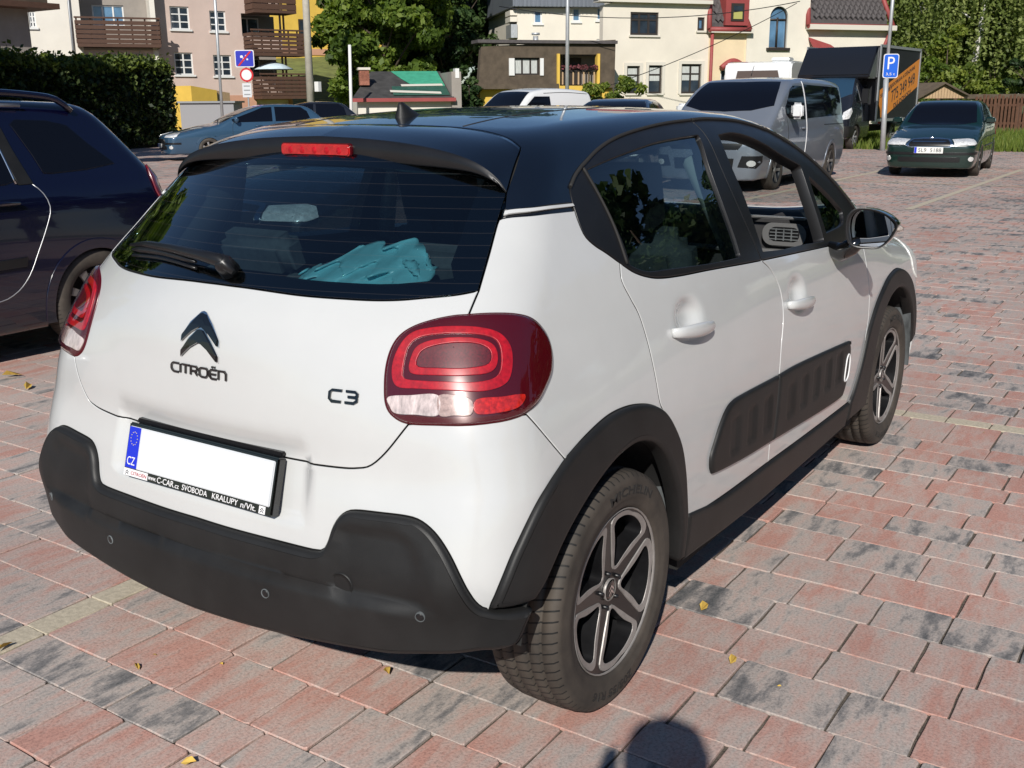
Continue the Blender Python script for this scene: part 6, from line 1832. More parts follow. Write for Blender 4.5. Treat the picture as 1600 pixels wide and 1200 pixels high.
# timber balconies: each with its own planks
def balcony(x0, y0, x1, y1, out, back, name='balcony'):
    u0, u1, z0, z1 = w.rect(x0, y0, x1, y1); b = empty(name, at_base(w, u0), parent=None)
    n = 5; dz = (z1 - z0) / n
    fl = wbox(w, u0, u1, z0 - .16, z0, back, out, 'balcony_floor', 'wood_brown', h)
    for k in range(n):
        wbox(w, u0, u1, z0 + k * dz + .02, z0 + (k + 1) * dz - .02, out - .05, out - .01 * (k % 2), 'plank', 'wood_brown', fl)
        for ue in (u0, u1): wbox(w, ue - .03, ue + .03, z0 + k * dz + .02, z0 + (k + 1) * dz - .02, 0.05, out - .06, 'plank', 'wood_brown', fl)
    wbox(w, u0 - .05, u1 + .05, z1 + .08, z1 + .16, out - .08, out + .03, 'rail', 'wood_brown', fl)
    mb = MB(); k = 0
    for t in np.linspace(u0 + .05, u1 - .05, 7): wbox(w, t - .04, t + .04, z0, z1 + .10, out - .10, out - .055, '', '', None, mb)
    mb.build('baluster_posts', 'wood_brown', fl)
    bpy.data.objects.remove(b); return fl


balcony(381, -30, 447, 18, 1.3, -.3); balcony(381, 53, 466, 84, 1.3, -.3); balcony(395, 120, 467, 150, 1.3, -.3)
for r, px_w in ((lo1, (383, 25, 419, 54)), (lo2, (399, 90, 421, 120))):
    mb = MB(); wbox(w, r[0], r[1], r[2], r[3], -1.62, -1.56, 'loggia_wall', 'plaster_grey', h); window(w, w.rect(*px_w), h, depth=1.5, frame='win_white', sill=False)  # recess walls coloured darker grey, standing in for balcony shade
r = lo2; P0 = w.P(w.px(423, 110)[0], w.px(423, 112)[1], .5)
um = empty('parasol', tuple(P0 - A([0, 0, .8])), label='pale blue and white parasol open on the pink house lower balcony', cat='parasol')
mb = MB(); mb.tube([(0, 0, 0), (0, 0, 1.3)], .025, 6); mb.build('pole', 'galvanised', um)
mb = MB(); mb.lathe([(0, 1.34), (.55, 1.17), (1.05, .93), (1.04, .90)], 16, 'z'); mb.build('canopy', 'umbrella_cloth', um)
# left wing with the loggia balcony, set forward
w2 = Wall(40, 54, 252, 56.5)
lw_u0, lw_u1 = w2.px(46, 50)[0], w2.px(128, 50)[0]; top = 10.6
wl_ = [w2.rect(45, 17, 56, 43)]
slab(w2, [(lw_u0, -1), (lw_u1, -1), (lw_u1, top), (lw_u0, top)], -.3, 0, 'wing_wall', 'plaster_white', h, wl_)
for r in wl_: window(w2, r, h, trans=2)
u0, u1 = lw_u1, w2.px(245, 50)[0]
wbox(w2, u0, u1, -1, w2.px(180, 78)[1], -.4, -.1, 'wing_wall', 'plaster_pink', h)
lg = slab(w2, [(u0, 0), (u1, 0), (u1, top), (u0, top)], -2.1, -1.9, 'loggia_wall', 'plaster_grey', h, [w2.rect(146, 3, 197, 37)])  # back wall in darker grey paints the shade inside the loggia
wbox(w2, u1 - .25, u1, -1, top, -6, 0, 'side_wall', 'plaster_white', h); wbox(w2, u0 - .2, u0 - .001, -1, top, -6, -.31, 'side_wall', 'plaster_white', h)
wbox(w2, u0, u1, w2.px(180, 78)[1], w2.px(180, 75)[1], -2, .0, 'loggia_floor', 'plaster_grey', h)
r = w2.rect(146, 3, 197, 37); window(w2, r, h, depth=2.05, mull=2, pane='win_glass_blue', sill=False)
w_keep = w; w = w2; balcony(119, 33, 249, 69, .5, -1.9)
for k, px_ in enumerate((160, 178, 200)):
    P0 = w2.P(w2.px(px_, 35)[0], w2.px(px_, 33)[1], .35)
w = w_keep
mb = MB(); mb.tube([w2.P(w2.px(108, 0)[0], 9.8, .08), w2.P(w2.px(113, 80)[0], 0, .08)], .06, 8); mb.build('drain_pipe', 'metal_grey', h)
wbox(w2, lw_u0 - 1.5, u1 + .3, 10.6, 10.9, -7, .5, 'eaves', 'wood_brown', h)
wbox(w_keep, ul - .4, ur + 1.6, H, H + .3, -9.5, .8, 'eaves', 'wood_brown', h)
adopt(h); adopt(um) if False else None

# ---- low grey outbuilding at the left edge
w = Wall(-40, 44, 48, 46)
h = empty('outbuilding', at_base(w, 0), 0, 'grey green outbuilding with a wide brown eave at the left edge', 'building')
u1 = w.px(47, 50)[0]; wbox(w, -6, u1, -1, 5.6, -6, 0, 'wall', 'plaster_grey', h)
mb = MB(); z = w.px(20, 13)[1]; wbox(w, -7, w.px(72, 10)[0], z, z + .22, -7, 1.0, 'eave', 'wood_brown', h); wbox(w, -7, w.px(60, 10)[0], z + .22, z + .6, -7, .7, 'roof', 'roof_brown', h); adopt(h)

# ---- small yellow shed, bins
w = Wall(312, 54, 357, 55.5)
h = empty('garden_shed', at_base(w, 0), 0, 'small yellow shed with a sloping top below the pink house', 'shed')
slab(w, [(0, -.5), (w.px(340, 160)[0], -.5), (w.px(340, 160)[0], w.px(340, 141)[1]), (0, w.px(312, 134)[1])], -2, 0, 'wall', 'plaster_yellow', h)
slab(w, [(w.px(340.5, 160)[0], -.5), (w.px(363, 160)[0], -.5), (w.px(363, 160)[0], w.px(363, 145)[1]), (w.px(340.5, 160)[0], w.px(340, 141)[1])], -2, -.15, 'wall', 'wood_pale', h); adopt(h)
for k, (px_, m_, lab) in enumerate(((376, 'bin_blue', 'blue wheeled bin beside the yellow shed'), (391, 'plaster_yellow', 'yellow lidded wheeled bin right of the blue bin'))):
    P0 = survey(px_, 160, 50) * A([1, 1, 0]); b = empty('waste_bin', tuple(P0), .3, lab, 'bin', 'bins by the shed')
    mb = MB(); mb.box((0, 0, .55), (.7, .8, 1.0), taper=1.12); mb.build('bin_body', 'bin_blue', b, .04); mb = MB(); mb.box((0, 0, 1.10), (.84, .95, .10)); mb.build('lid', m_, b, .03)
P0 = survey(330, 160, 49) * A([1, 1, 0]); b = empty('shed_box', tuple(P0), rad(32), 'low grey sheet metal box beside the white garage side door', 'box')
mb = MB(); mb.box((0, 0, .75), (2.4, 1.4, 1.5)); mb.build('box_body', 'garage_door', b); mb = MB(); mb.box((0, 0, 1.53), (2.6, 1.6, .08)); mb.build('lid', 'metal_grey', b)

# ---- yellow house up the slope behind the pole
w = Wall(438, 92, 500, 94)
h = empty('yellow_house', at_base(w, 0), 0, 'yellow house partly hidden behind the concrete pole', 'house')
ws_ = [w.rect(469, 33, 475, 52), w.rect(505, 45, 516, 53), w.rect(545, 5, 553, 20)]
slab(w, [(-2, 1), (w.px(600, 50)[0], 1), (w.px(600, 50)[0], 16), (-2, 16)], -8, 0, 'wall', 'plaster_yellow', h, [])
for r in ws_: wbox(w, r[0] - .15, r[1] + .15, r[2] - .15, r[3] + .15, -.05, .03, 'window', 'win_dark' if r is ws_[0] else 'win_white', h); wbox(w, r[0], r[1], r[2], r[3], .0, .05, 'pane', 'win_glass', h)
wbox(w, -2.2, w.px(600, 50)[0], w.px(470, 78)[1] - .4, w.px(470, 76)[1], -8, .06, 'plinth', 'plaster_salmon', h); adopt(h)

# ---- workshop with a patched felt roof and a green tarpaulin
w = Wall(553, 46, 712, 47)
h = empty('workshop', at_base(w, 0), 0, 'low workshop with a patched felt roof, green tarpaulin and brick chimney', 'building')
u0, u1 = w.px(553, 150)[0], w.px(705, 150)[0]; ze = w.px(630, 155)[1]; zt = w.px(640, 112)[1]
wbox(w, u0 + .15, u1, -.5, ze, -4, 0, 'wall', 'plaster_white', h)
def roofquad(pts, name, m, parent, th=.06):
    mb = MB(); V = [w.P(*p) for p in pts]; n = len(V); mb.add(V + [v - A([0, 0, th]) for v in V], [tuple(range(n)), tuple(range(2 * n - 1, n - 1, -1))] + [(i, n + i, n + (i + 1) % n, (i + 1) % n) for i in range(n)]); return mb.build(name, m, parent)


rf_ = roofquad([(u0 - .1, ze + .05, .25), (u1 + .1, ze + .05, .25), (u1 + .1, zt + .1, -3.4), (u0 + 1.1, zt + .1, -3.4)], 'roof', 'roof_felt', h)
def rz(f_): return ze + .05 + (zt - ze) * f_ + .05, .25 - 3.65 * f_
def roofpatch(poly, m, nm, lift=.03):
    V = []
    for u, f_ in poly:
        z, o = rz(f_); V.append((u0 + (u1 - u0) * u, z + lift, o))
    return roofquad(V, nm, m, h, .02)


roofpatch([(.48, .98), (.985, .98), (.985, .40), (.64, .42), (.55, .7)], 'tarp_green', 'tarpaulin')
roofpatch([(.42, .38), (.985, .38), (.985, .06), (.40, .06)], 'tarp_dark_green', 'roof_sheet', .02)
roofpatch([(.52, .42), (.96, .44), (.96, .38), (.52, .36)], 'trim_stone', 'roof_batten', .06); roofpatch([(.38, .20), (.90, .13), (.90, .07), (.38, .14)], 'trim_stone', 'roof_batten', .06)
wbox(w, u0 - .2, u1 + .15, ze - .10, ze + .05, .2, .34, 'gutter', 'roof_red', h)
cu = w.px(566, 120)[0], w.px(581, 120)[0]
ch_ = empty('chimney_base', at_base(w, cu[0]), parent=None); bpy.data.objects.remove(ch_)
mb = MB(); ck = wbox(w, cu[0], cu[1], ze + .6, w.px(573, 108)[1], -1.6, -1.1, 'chimney', 'brick_red', h)
nb = 9; zc0, zc1 = ze + .8, w.px(573, 108)[1]
for k in range(nb):
    for j in range(2):
        a = cu[0] + (cu[1] - cu[0]) * (j / 2 + (.12 if k % 2 else 0)); b = min(a + (cu[1] - cu[0]) / 2 - .02, cu[1] + .01)
        wbox(w, a, b, zc0 + (zc1 - zc0) * k / nb + .012, zc0 + (zc1 - zc0) * (k + 1) / nb - .012, -1.11, -1.08, 'brick', 'brick_red', ck)
wbox(w, cu[0] - .06, cu[1] + .06, zc1, zc1 + .10, -1.66, -1.04, 'chimney_cap', 'trim_stone', h)
wbox(w, w.px(705, 130)[0], w.px(720, 130)[0], -.5, w.px(712, 112)[1], -3.4, .1, 'gable_wall', 'plaster_grey', h); wbox(w, w.px(711, 130)[0], w.px(717, 130)[0], w.px(714, 122)[1], w.px(714, 107)[1], -.4, .12, 'vent', 'win_white', h); adopt(h)

# ---- brown mansard house
w = Wall(748, 50, 960, 52)
h = empty('mansard_house', at_base(w, 0), 0, 'brown mansard roofed house with white shutters, flower balcony and yellow ground floor', 'house')
P_ = lambda x, y: w.px(x, y)
wr = w.rect(804, 90, 843, 117); br_ = (P_(872, 100)[0], P_(936, 100)[0], P_(900, 134)[1], P_(900, 85)[1])
slab(w, [P_(747, 137), P_(960, 137), P_(962, 62), P_(752, 73)], -.35, 0, 'mansard', 'roof_brown', h, [wr, br_])
wbox(w, P_(775, 73)[0], P_(955, 73)[0], -.5, P_(850, 80)[1], -3, -1.2, 'wall_core', 'plaster_grey', h)
wbox(w, P_(747, 137)[0] - .15, P_(871, 137)[0], P_(800, 139)[1], P_(800, 131)[1], -.2, .22, 'eave', 'roof_brown', h)
wbox(w, P_(752, 73)[0] - .2, P_(963, 62)[0], P_(870, 68)[1], P_(870, 63)[1], -1.0, .18, 'roof_edge', 'roof_slate', h)
window(w, wr, h, frame='win_dark', pane='win_glass', mull=2, curtain=True, depth=.2, sill=False)
for a, b in ((795, 803.5), (843.5, 849)): r = w.rect(a, 91, b, 118); wbox(w, r[0], r[1], r[2], r[3], 0.0, .06, 'shutter', 'win_white', h)
wbox(w, P_(752, 140)[0], P_(960, 140)[0], -.5, P_(850, 136)[1], -1.5, -.25, 'wall', 'plaster_yellow', h)
for a, b in ((869.5, 873.5), (932, 936)): r = w.rect(a, 84, b, 136); wbox(w, r[0], r[1], r[2] - .3, r[3], -.2, .12, 'balcony_post', 'plaster_yellow', h)
wbox(w, P_(869, 136)[0], P_(938, 136)[0], P_(900, 139)[1] - .2, P_(900, 134)[1], -.4, .14, 'balcony_beam', 'plaster_yellow', h)
bb = wbox(w, br_[0], br_[1], br_[2], br_[3], -1.25, -1.15, 'loggia_wall', 'plaster_grey', h); r = w.rect(893, 89, 921, 132); wbox(w, r[0], r[1], r[2], r[3], -1.16, -1.1, 'balcony_door', 'win_dark', h)
z0, z1 = P_(900, 132)[1], P_(900, 112)[1]; fl = wbox(w, br_[0], br_[1], z1, z1 + .06, -.06, .02, 'balcony_rail', 'win_dark', h)
for k, t in enumerate(np.linspace(br_[0] + .1, br_[1] - .1, 15)): wbox(w, t - .035, t + .035, z0, z1, -.04, .0, 'baluster', 'wood_pale' if k % 2 else 'win_dark', fl)
mb = MB(); rgf = np.random.default_rng(4)
for t in rgf.uniform(br_[0] + .1, br_[1] - .1, 160):
    c_ = w.P(t, z1 + .10 + rgf.uniform(0, .18), rgf.uniform(.02, .22)); d = unit(rgf.normal(size=(2, 3))) * .06
    mb.add([c_ - d[0], c_ + d[1], c_ + d[0], c_ - d[1]], [(0, 1, 2, 3)])
mb.build('window_box_flowers', 'flower_red', h, fix=False)
mb = MB(); c_ = w.P(P_(853, 62)[0], P_(853, 66)[1], -1.5); mb.tube([c_ - A([0, 0, .4]), c_ + A([0, 0, .35])], .13, 10); mb.tube([c_ + A([0, 0, .4]), c_ + A([0, 0, .5])], .2, 10); mb.build('roof_vent', 'galvanised', h); adopt(h)

# ---- white block behind it
w = Wall(808, 64, 945, 65)
h = empty('white_block', at_base(w, 0), 0, 'white building with a grey metal roof edge and blue windows above the mansard house', 'building')
P_ = lambda x, y: w.px(x, y)
ws_ = [w.rect(834, 16, 847, 37), w.rect(894, 12, 907, 34), w.rect(932, 11, 944, 32), w.rect(834, 66, 847, 80), w.rect(894, 63, 907, 80), w.rect(932, 61, 944, 80)]
slab(w, [(P_(808, 50)[0], 0), (P_(950, 50)[0], 0), (P_(950, 50)[0], P_(870, 11)[1]), (P_(808, 50)[0], P_(870, 13)[1])], -.3, 0, 'wall', 'plaster_pale', h, ws_)
for r in ws_: window(w, r, h, pane='win_glass_blue', mull=0, depth=.12, fw=.09)
wbox(w, P_(808, 50)[0] + .01, P_(950, 50)[0], 0, P_(870, 12)[1], -10, -.5, 'wall_core', 'plaster_pale', h)
rb_ = wbox(w, P_(799, 50)[0], P_(952, 50)[0], P_(870, 11.5)[1], P_(870, -20)[1], -10, .5, 'roof', 'roof_grey', h)
for t in np.linspace(P_(801, 50)[0], P_(950, 50)[0], 24): wbox(w, t - .03, t + .03, P_(870, 11)[1], P_(870, -20)[1], .5, .56, 'roof_seam', 'roof_grey', rb_)
wbox(w, P_(798, 50)[0], P_(808, 50)[0], P_(803, 59)[1], P_(803, 38)[1], -1.5, .1, 'balcony', 'galvanised', h)
for y in (16, 26): wbox(w, P_(797, 50)[0], P_(808, 50)[0], P_(803, y + 8)[1], P_(803, y)[1], -1.5, .05, 'side_slab', 'plaster_pale', h)
adopt(h)

# ---- cream town building with red mansard roofs
w = Wall(942, 54, 1390, 60)
h = empty('town_house', at_base(w, 0), 0, 'long cream building with red edged slate mansards and dark framed windows', 'building')
P_ = lambda x, y: w.px(x, y); R_ = w.rect
ws_ = [R_(985, 19, 1029, 55), R_(1090, 27, 1101, 48), R_(979, 103, 999, 146), R_(1013, 102, 1034, 146), R_(1064, 100, 1095, 146)]
slab(w, [(P_(942, 50)[0], -.5), (P_(1108, 50)[0], -.5), (P_(1108, 50)[0], P_(1105, 0)[1] + 1.), (P_(942, 50)[0], P_(945, 8)[1])], -.4, 0, 'wall', 'plaster_cream', h, ws_)
window(w, ws_[0], h, frame='win_dark', mull=2, trans=1, fw=.10); window(w, ws_[1], h, frame='win_dark', mull=0, pane='win_glass_blue', fw=.12)
for r in ws_[2:]: window(w, r, h, frame='win_dark', mull=0 if r is not ws_[4] else 1, trans=1, trim='trim_stone', curtain='top', fw=.09)
wbox(w, P_(942, 50)[0] - .3, P_(1108, 50)[0], P_(1020, 5)[1], P_(1020, -1)[1], -.5, .30, 'cornice', 'trim_stone', h)
wbox(w, P_(942, 50)[0] - .4, P_(1108, 50)[0], P_(1020, -1)[1], P_(1020, -40)[1], -.6, .2, 'roof', 'roof_red', h)
# middle bay with a slate mansard and a roof window
u0, u1 = P_(1108, 50)[0], P_(1166, 50)[0]; zc = P_(1135, 52)[1]
slab(w, [(u0, -.5), (u1, -.5), (u1, zc), (u0, zc)], -.4, .02, 'wall', 'plaster_cream2', h, [R_(1125, 107, 1136, 140)])
window(w, R_(1125, 107, 1136, 140), h, mull=0, fw=.10)
def mans(x0, x1, ybot, ytop, nm, bx=3.5, win=None):
    zb_, zt_ = P_((x0 + x1) / 2, ybot)[1], P_((x0 + x1) / 2, ytop)[1]; a, b = P_(x0, 20)[0], P_(x1, 20)[0]
    mo = roofquad([(a + .25, zb_ + .35, .12), (b - .25, zb_ + .35, .12), (b - .5, zt_, -.8), (a + .5, zt_, -.8)], nm, 'roof_slate', h, .2)
    mb = MB()
    for (p, q) in (((a, zb_, .34), (b, zb_, .34)), ((a, zb_, .34), (a + .5, zt_, -.6)), ((b, zb_, .34), (b - .5, zt_, -.6))): mb.tube([w.P(*p), w.P(*q)], .13, 8)
    mb.build('roof_edge', 'roof_red', h)
    nr, nc = 9, int((b - a) / .38)
    for i in range(nr):
        for j in range(nc):
            t = (j + .5 * (i % 2)) / nc; f0 = i / nr
            ua = a + .4 + (b - a - .8) * t; z_ = zb_ + .4 + (zt_ - zb_ - .4) * f0; o_ = .16 - .92 * f0
            if ua > b - .5: continue
            if win and win[0] - .1 < ua + .15 < win[1] + .1: continue
            dz = (zt_ - zb_) / nr * 1.25; mb = None
            V = [w.P(ua + .17, z_ - .02, o_ + .05), w.P(ua + .34, z_ + dz * .5, o_ + .01), w.P(ua + .17, z_ + dz, o_ - .10), w.P(ua, z_ + dz * .5, o_ + .01)]
            m0 = MB(); m0.add(V, [(0, 1, 2, 3)]); m0.build('shingle', 'roof_slate', mo, fix=False)
    return mo


wr = R_(1137, 6, 1157, 37)
mans(1104, 1168, 47, -25, 'mansard', win=wr)
wbox(w, u0 - .1, u1 + .2, zc, zc + .22, -.4, .42, 'cornice', 'trim_stone', h)
wbox(w, wr[0] - .3, wr[1] + .3, wr[2] - .1, wr[3] + .5, -.9, .32, 'dormer', 'roof_red', h); wbox(w, wr[0], wr[1], wr[2] + .1, wr[3], .3, .36, 'dormer_window', 'win_dark', h)
mat('blind_yellow', (.42, .40, .12), .7); wbox(w, wr[0] + .12, wr[1] - .12, wr[2] + .2, wr[2] + (wr[3] - wr[2]) * .58, .35, .39, 'dormer_pane', 'blind_yellow', h); wbox(w, wr[0] + .12, wr[1] - .12, wr[2] + (wr[3] - wr[2]) * .62, wr[3] - .12, .35, .39, 'dormer_pane', 'win_glass', h)
mb = MB(); mb.tube([w.P(u0 + .05, zc, .25), w.P(u0 + .05, -.3, .2)], .09, 8); mb.build('drain_pipe', 'roof_red', h)
arc = [(P_(1123, 105)[0] + (P_(1160, 105)[0] - P_(1123, 105)[0]) * t, P_(1140, 107)[1] + .35 * math.sin(math.pi * t)) for t in np.linspace(0, 1, 12)]
mb = MB(); mb.tube([w.P(u, z, .25) for u, z in arc], .15, 8); mb.build('porch_roof', 'roof_red', h)
# gable bay with an arched window
u0, u1 = P_(1166, 50)[0], P_(1262, 50)[0]; aw = R_(1201, 10, 1229, 75)
cxu = (aw[0] + aw[1]) / 2; ra = (aw[1] - aw[0]) / 2; zsp = aw[3] - ra
hole = np.array([(aw[0], aw[2]), (aw[0], zsp)] + [(cxu - ra * math.cos(t), zsp + ra * math.sin(t)) for t in np.linspace(0, math.pi, 14)[1:-1]] + [(aw[1], zsp), (aw[1], aw[2])])
outp = np.array([(u0, -.5), (u1, -.5), (u1, 9.2), ((u0 + u1) / 2, 11.6), (u0, 9.2)]); W2, T = fill2d([outp, hole], 1e6)
mb = MB()
for o in (.10, -.3): mb.add([w.P(u, z, o) for u, z in W2], [tuple(t) for t in T])
for lp in (outp, hole): n = len(lp); mb.add([w.P(u, z, .10) for u, z in lp] + [w.P(u, z, -.3) for u, z in lp], [(i, (i + 1) % n, n + (i + 1) % n, n + i) for i in range(n)])
mb.build('gable_wall', 'plaster_pale', h)
mb = MB(); mb.add([w.P(u, z, -.08) for u, z in hole], [tuple(range(len(hole)))]); gw = mb.build('arched_window', 'win_glass_blue', h, fix=False)
mb = MB(); mb.tube([w.P(u, z, -.06) for u, z in hole] + [w.P(*hole[0], -.06)], .06, 6); mb.tube([w.P(cxu, aw[2], -.06), w.P(cxu, zsp, -.06)], .06, 6); mb.tube([w.P(aw[0], zsp - .1, -.06), w.P(aw[1], zsp - .1, -.06)], .05, 6); mb.build('window_bars', 'win_dark', gw)
wbox(w, aw[0] - .15, aw[1] + .15, aw[2] - .14, aw[2], -.1, .22, 'window_sill', 'win_dark', h)
# right bay
u0, u1 = P_(1262, 50)[0], P_(1388, 50)[0]; zc = P_(1325, 46)[1]
wbox(w, u0, u1, -.5, zc, -.5, .04, 'wall', 'plaster_pale', h)
mans(1258, 1391, 42, -30, 'mansard'); wbox(w, u0 - .2, u1 + .15, zc - .05, zc + .20, -.4, .5, 'cornice', 'trim_stone', h)
roofquad([(P_(1260, 84)[0], P_(1260, 84)[1], .9), (P_(1300, 84)[0], P_(1300, 84)[1], .9), (P_(1292, 70)[0], P_(1292, 70)[1], .3), (P_(1262, 58)[0], P_(1262, 58)[1], .06)], 'lean_to_roof', 'roof_red', h)
wbox(w, P_(1256, 88)[0], P_(1300, 88)[0], P_(1280, 89)[1], P_(1280, 85)[1], 0.04, 1.0, 'lean_to_edge', 'trim_stone', h)
mb = MB(); mb.tube([w.P(u1 + .05, zc + .3, .3), w.P(u1 - .35, zc - .9, .15), w.P(u1 - .2, -.3, .15)], .09, 8); mb.build('drain_pipe', 'roof_red', h)
wbox(w, P_(1010, 50)[0], P_(1380, 50)[0], -.5, 9.0, -5, -.55, 'wall_core', 'plaster_cream', h)
adopt(h)

# ---- overhead wires
mb = MB()
for (a, b, sag) in ((survey(780, 10, 50), survey(1250, 2, 50), .6),):
    pts = [a + (b - a) * t + A([0, 0, -sag * 4 * t * (1 - t)]) for t in np.linspace(0, 1, 16)]; mb.tube(pts, .018, 4)
tag(mb.build('overhead_wire', 'trim_black', None), 'thin black overhead wire strung across the cream building front', 'wire')
a, b = survey(1245, 5, 50), survey(900, 150, 46); pts = [a + (b - a) * t + A([0, 0, -1.2 * t * (1 - t)]) for t in np.linspace(0, 1, 18)]
mb = MB(); mb.tube(pts, .016, 4); tag(mb.build('overhead_wire', 'trim_black', None), 'slanting black overhead wire falling left across the cream building', 'wire')

# ---- posts and signs
def post(name, px_b, py_b, d, px_t, zt_, r0, r1, m, label, cat='pole'):
    p = survey(px_b, py_b, d) * A([1, 1, 0]); q = survey(px_t, 0, d) * A([1, 1, 0]); mb = MB()
    o = empty(name, tuple(p), label=label, cat=cat); mb.tube([(0, 0, -.3), tuple((q - p) + A([0, 0, zt_]))], [r0, r1], 12); mb.build('shaft', m, o); return o, p


o, p = post('utility_pole', 485, 160, 52, 479, 11, .19, .15, 'pole_concrete', 'pale concrete utility pole beside the pink house')
mb = MB(); mb.box((.35, .2, 2.2), (.25, .2, .45)); mb.build('meter_box', 'win_white', o)
post('flag_pole', 547, 160, 44, 543, survey(543, 70, 44)[2], .07, .06, 'win_white', 'slim white post in front of the green tree by the workshop')
post('lamp_post', 886, 150, 42, 887, 9.5, .08, .06, 'galvanised', 'slim grey lamp post before the mansard house balcony')
# traffic signs on the left
o, p = post('sign_post', 348, 200, 40, 337, 7., .055, .05, 'galvanised', 'tall grey lamp post with traffic signs before the pink house', 'sign')
d = 39.6
wv = Wall(300, d, 420, d)
def flat(w, poly, out, th, name, m, parent):
    mb = MB(); n = len(poly); mb.add([w.P(u, z, out) for u, z in poly] + [w.P(u, z, out - th) for u, z in poly], [tuple(range(n)), tuple(range(2 * n - 1, n - 1, -1))] + [(i, n + i, n + (i + 1) % n, (i + 1) % n) for i in range(n)]); return mb.build(name, m, parent)


sg = empty('sign_cluster', tuple(wv.P(wv.px(385, 120)[0], 0)), label='blue zone end sign above a round no entry for vehicles sign and plate', cat='sign')
mb = MB(); u_ = wv.px(385, 120)[0]; mb.tube([wv.P(u_, -.1, -.06), wv.P(u_, wv.px(385, 78)[1], -.06)], .03, 8); mb.build('sign_pole', 'galvanised', sg)
r = wv.rect(367, 78, 397, 105); flat(wv, rr(r[0], r[1], r[2], r[3], .06), 0, .03, 'sign_board', 'sign_white', sg); flat(wv, rr(r[0] + .03, r[1] - .03, r[2] + .03, r[3] - .03, .05), .006, .005, 'blue_field', 'sign_blue2', sg)
cu_, cz_ = (r[0] + r[1]) / 2, (r[2] + r[3]) / 2
for (dx, dz, sx, sz) in ((-.10, .06, .10, .07), (.06, .08, .07, .06), (-.04, -.04, .05, .09), (.10, -.03, .06, .05)):
    flat(wv, [(cu_ + dx - sx / 2, cz_ + dz - sz / 2), (cu_ + dx + sx / 2, cz_ + dz - sz / 2), (cu_ + dx + sx / 2, cz_ + dz + sz / 2), (cu_ + dx, cz_ + dz + sz * .8), (cu_ + dx - sx / 2, cz_ + dz + sz / 2)], .010, .003, 'pictogram', 'sign_white', sg)
flat(wv, [(r[0] + .08, r[2] + .05), (r[0] + .16, r[2] + .05), (r[1] - .08, r[3] - .05), (r[1] - .16, r[3] - .05)], .014, .003, 'red_bar', 'sign_red', sg)
r = wv.rect(375, 106, 395.5, 128); cu_, cz_, R0 = (r[0] + r[1]) / 2, (r[2] + r[3]) / 2, (r[3] - r[2]) / 2
circ = lambda R: [(cu_ + R * math.cos(t), cz_ + R * math.sin(t)) for t in np.arange(28) * 2 * math.pi / 28]
flat(wv, circ(R0), 0, .03, 'sign_disc', 'sign_red', sg); flat(wv, circ(R0 * .74), .006, .005, 'white_field', 'sign_white', sg)
r = wv.rect(379, 130, 393, 152); flat(wv, [(r[0], r[2]), (r[1], r[2]), (r[1], r[3]), (r[0], r[3])], 0, .02, 'sign_plate', 'plate_edge', sg)
for k in range(3): zz = r[3] - (r[3] - r[2]) * (.2 + .3 * k); flat(wv, [(r[0] + .05, zz - .02), (r[1] - .05, zz - .02), (r[1] - .05, zz + .02), (r[0] + .05, zz + .02)], .004, .003, 'text_line', 'metal_grey', sg)
adopt(sg)
# blue P sign by the truck
d = 31.5; wv = Wall(1340, d, 1440, d)
sg = empty('parking_sign', tuple(wv.P(wv.px(1384, 228)[0], 0)), label='blue parking sign with a white P on a tall grey pole', cat='sign')
mb = MB(); mb.tube([wv.P(wv.px(1381, 228)[0], -.2, -.07), wv.P(wv.px(1386, 120)[0], wv.px(1386, 120)[1], -.07)], .075, 10); mb.tube([wv.P(wv.px(1386, 120)[0], wv.px(1386, 120)[1], -.07), wv.P(wv.px(1398, -20)[0], wv.px(1398, -20)[1] + 1, -.07)], .05, 10); mb.build('sign_pole', 'galvanised', sg)
r = wv.rect(1380, 84, 1404, 122); flat(wv, rr(r[0], r[1], r[2], r[3], .07), 0, .03, 'sign_board', 'sign_white', sg); flat(wv, rr(r[0] + .022, r[1] - .022, r[2] + .022, r[3] - .022, .06), .006, .005, 'blue_field', 'sign_blue', sg)
for body, zc, w_, h_ in (('P', .62, .20, .34), ('3,5 t', .16, .26, .08)):
    V, F = fit_text(body, w_, h_, .002); ax = wv.u if np.cross(wv.u, A([0, 0, 1.])) @ wv.n > 0 else -wv.u
    raw_mesh('lettering', placed(V, wv.P((r[0] + r[1]) / 2, r[2] + (r[3] - r[2]) * zc, .012), wv.u, A([0, 0, 1.]), wv.n), F, 'sign_white', sg)
adopt(sg)

# ---- gazebo, shed and picket fence on the right
w = Wall(1420, 50, 1510, 50)
g = empty('gazebo', at_base(w, 0), label='timber gazebo with a brown hipped roof and pale plank gable', cat='gazebo'); P_ = lambda x, y: w.px(x, y)
mb = MB(); apx = P_(1474, 130); e0 = P_(1425, 154); e1 = P_(1512, 148)
def tri(pts, nm, m, th=.08):
    mb = MB(); V = [w.P(*p) for p in pts]; n = len(V); mb.add(V + [v - A([0, 0, th]) for v in V], [tuple(range(n)), tuple(range(2 * n - 1, n - 1, -1))] + [(i, n + i, n + (i + 1) % n, (i + 1) % n) for i in range(n)]); return mb.build(nm, m, g)


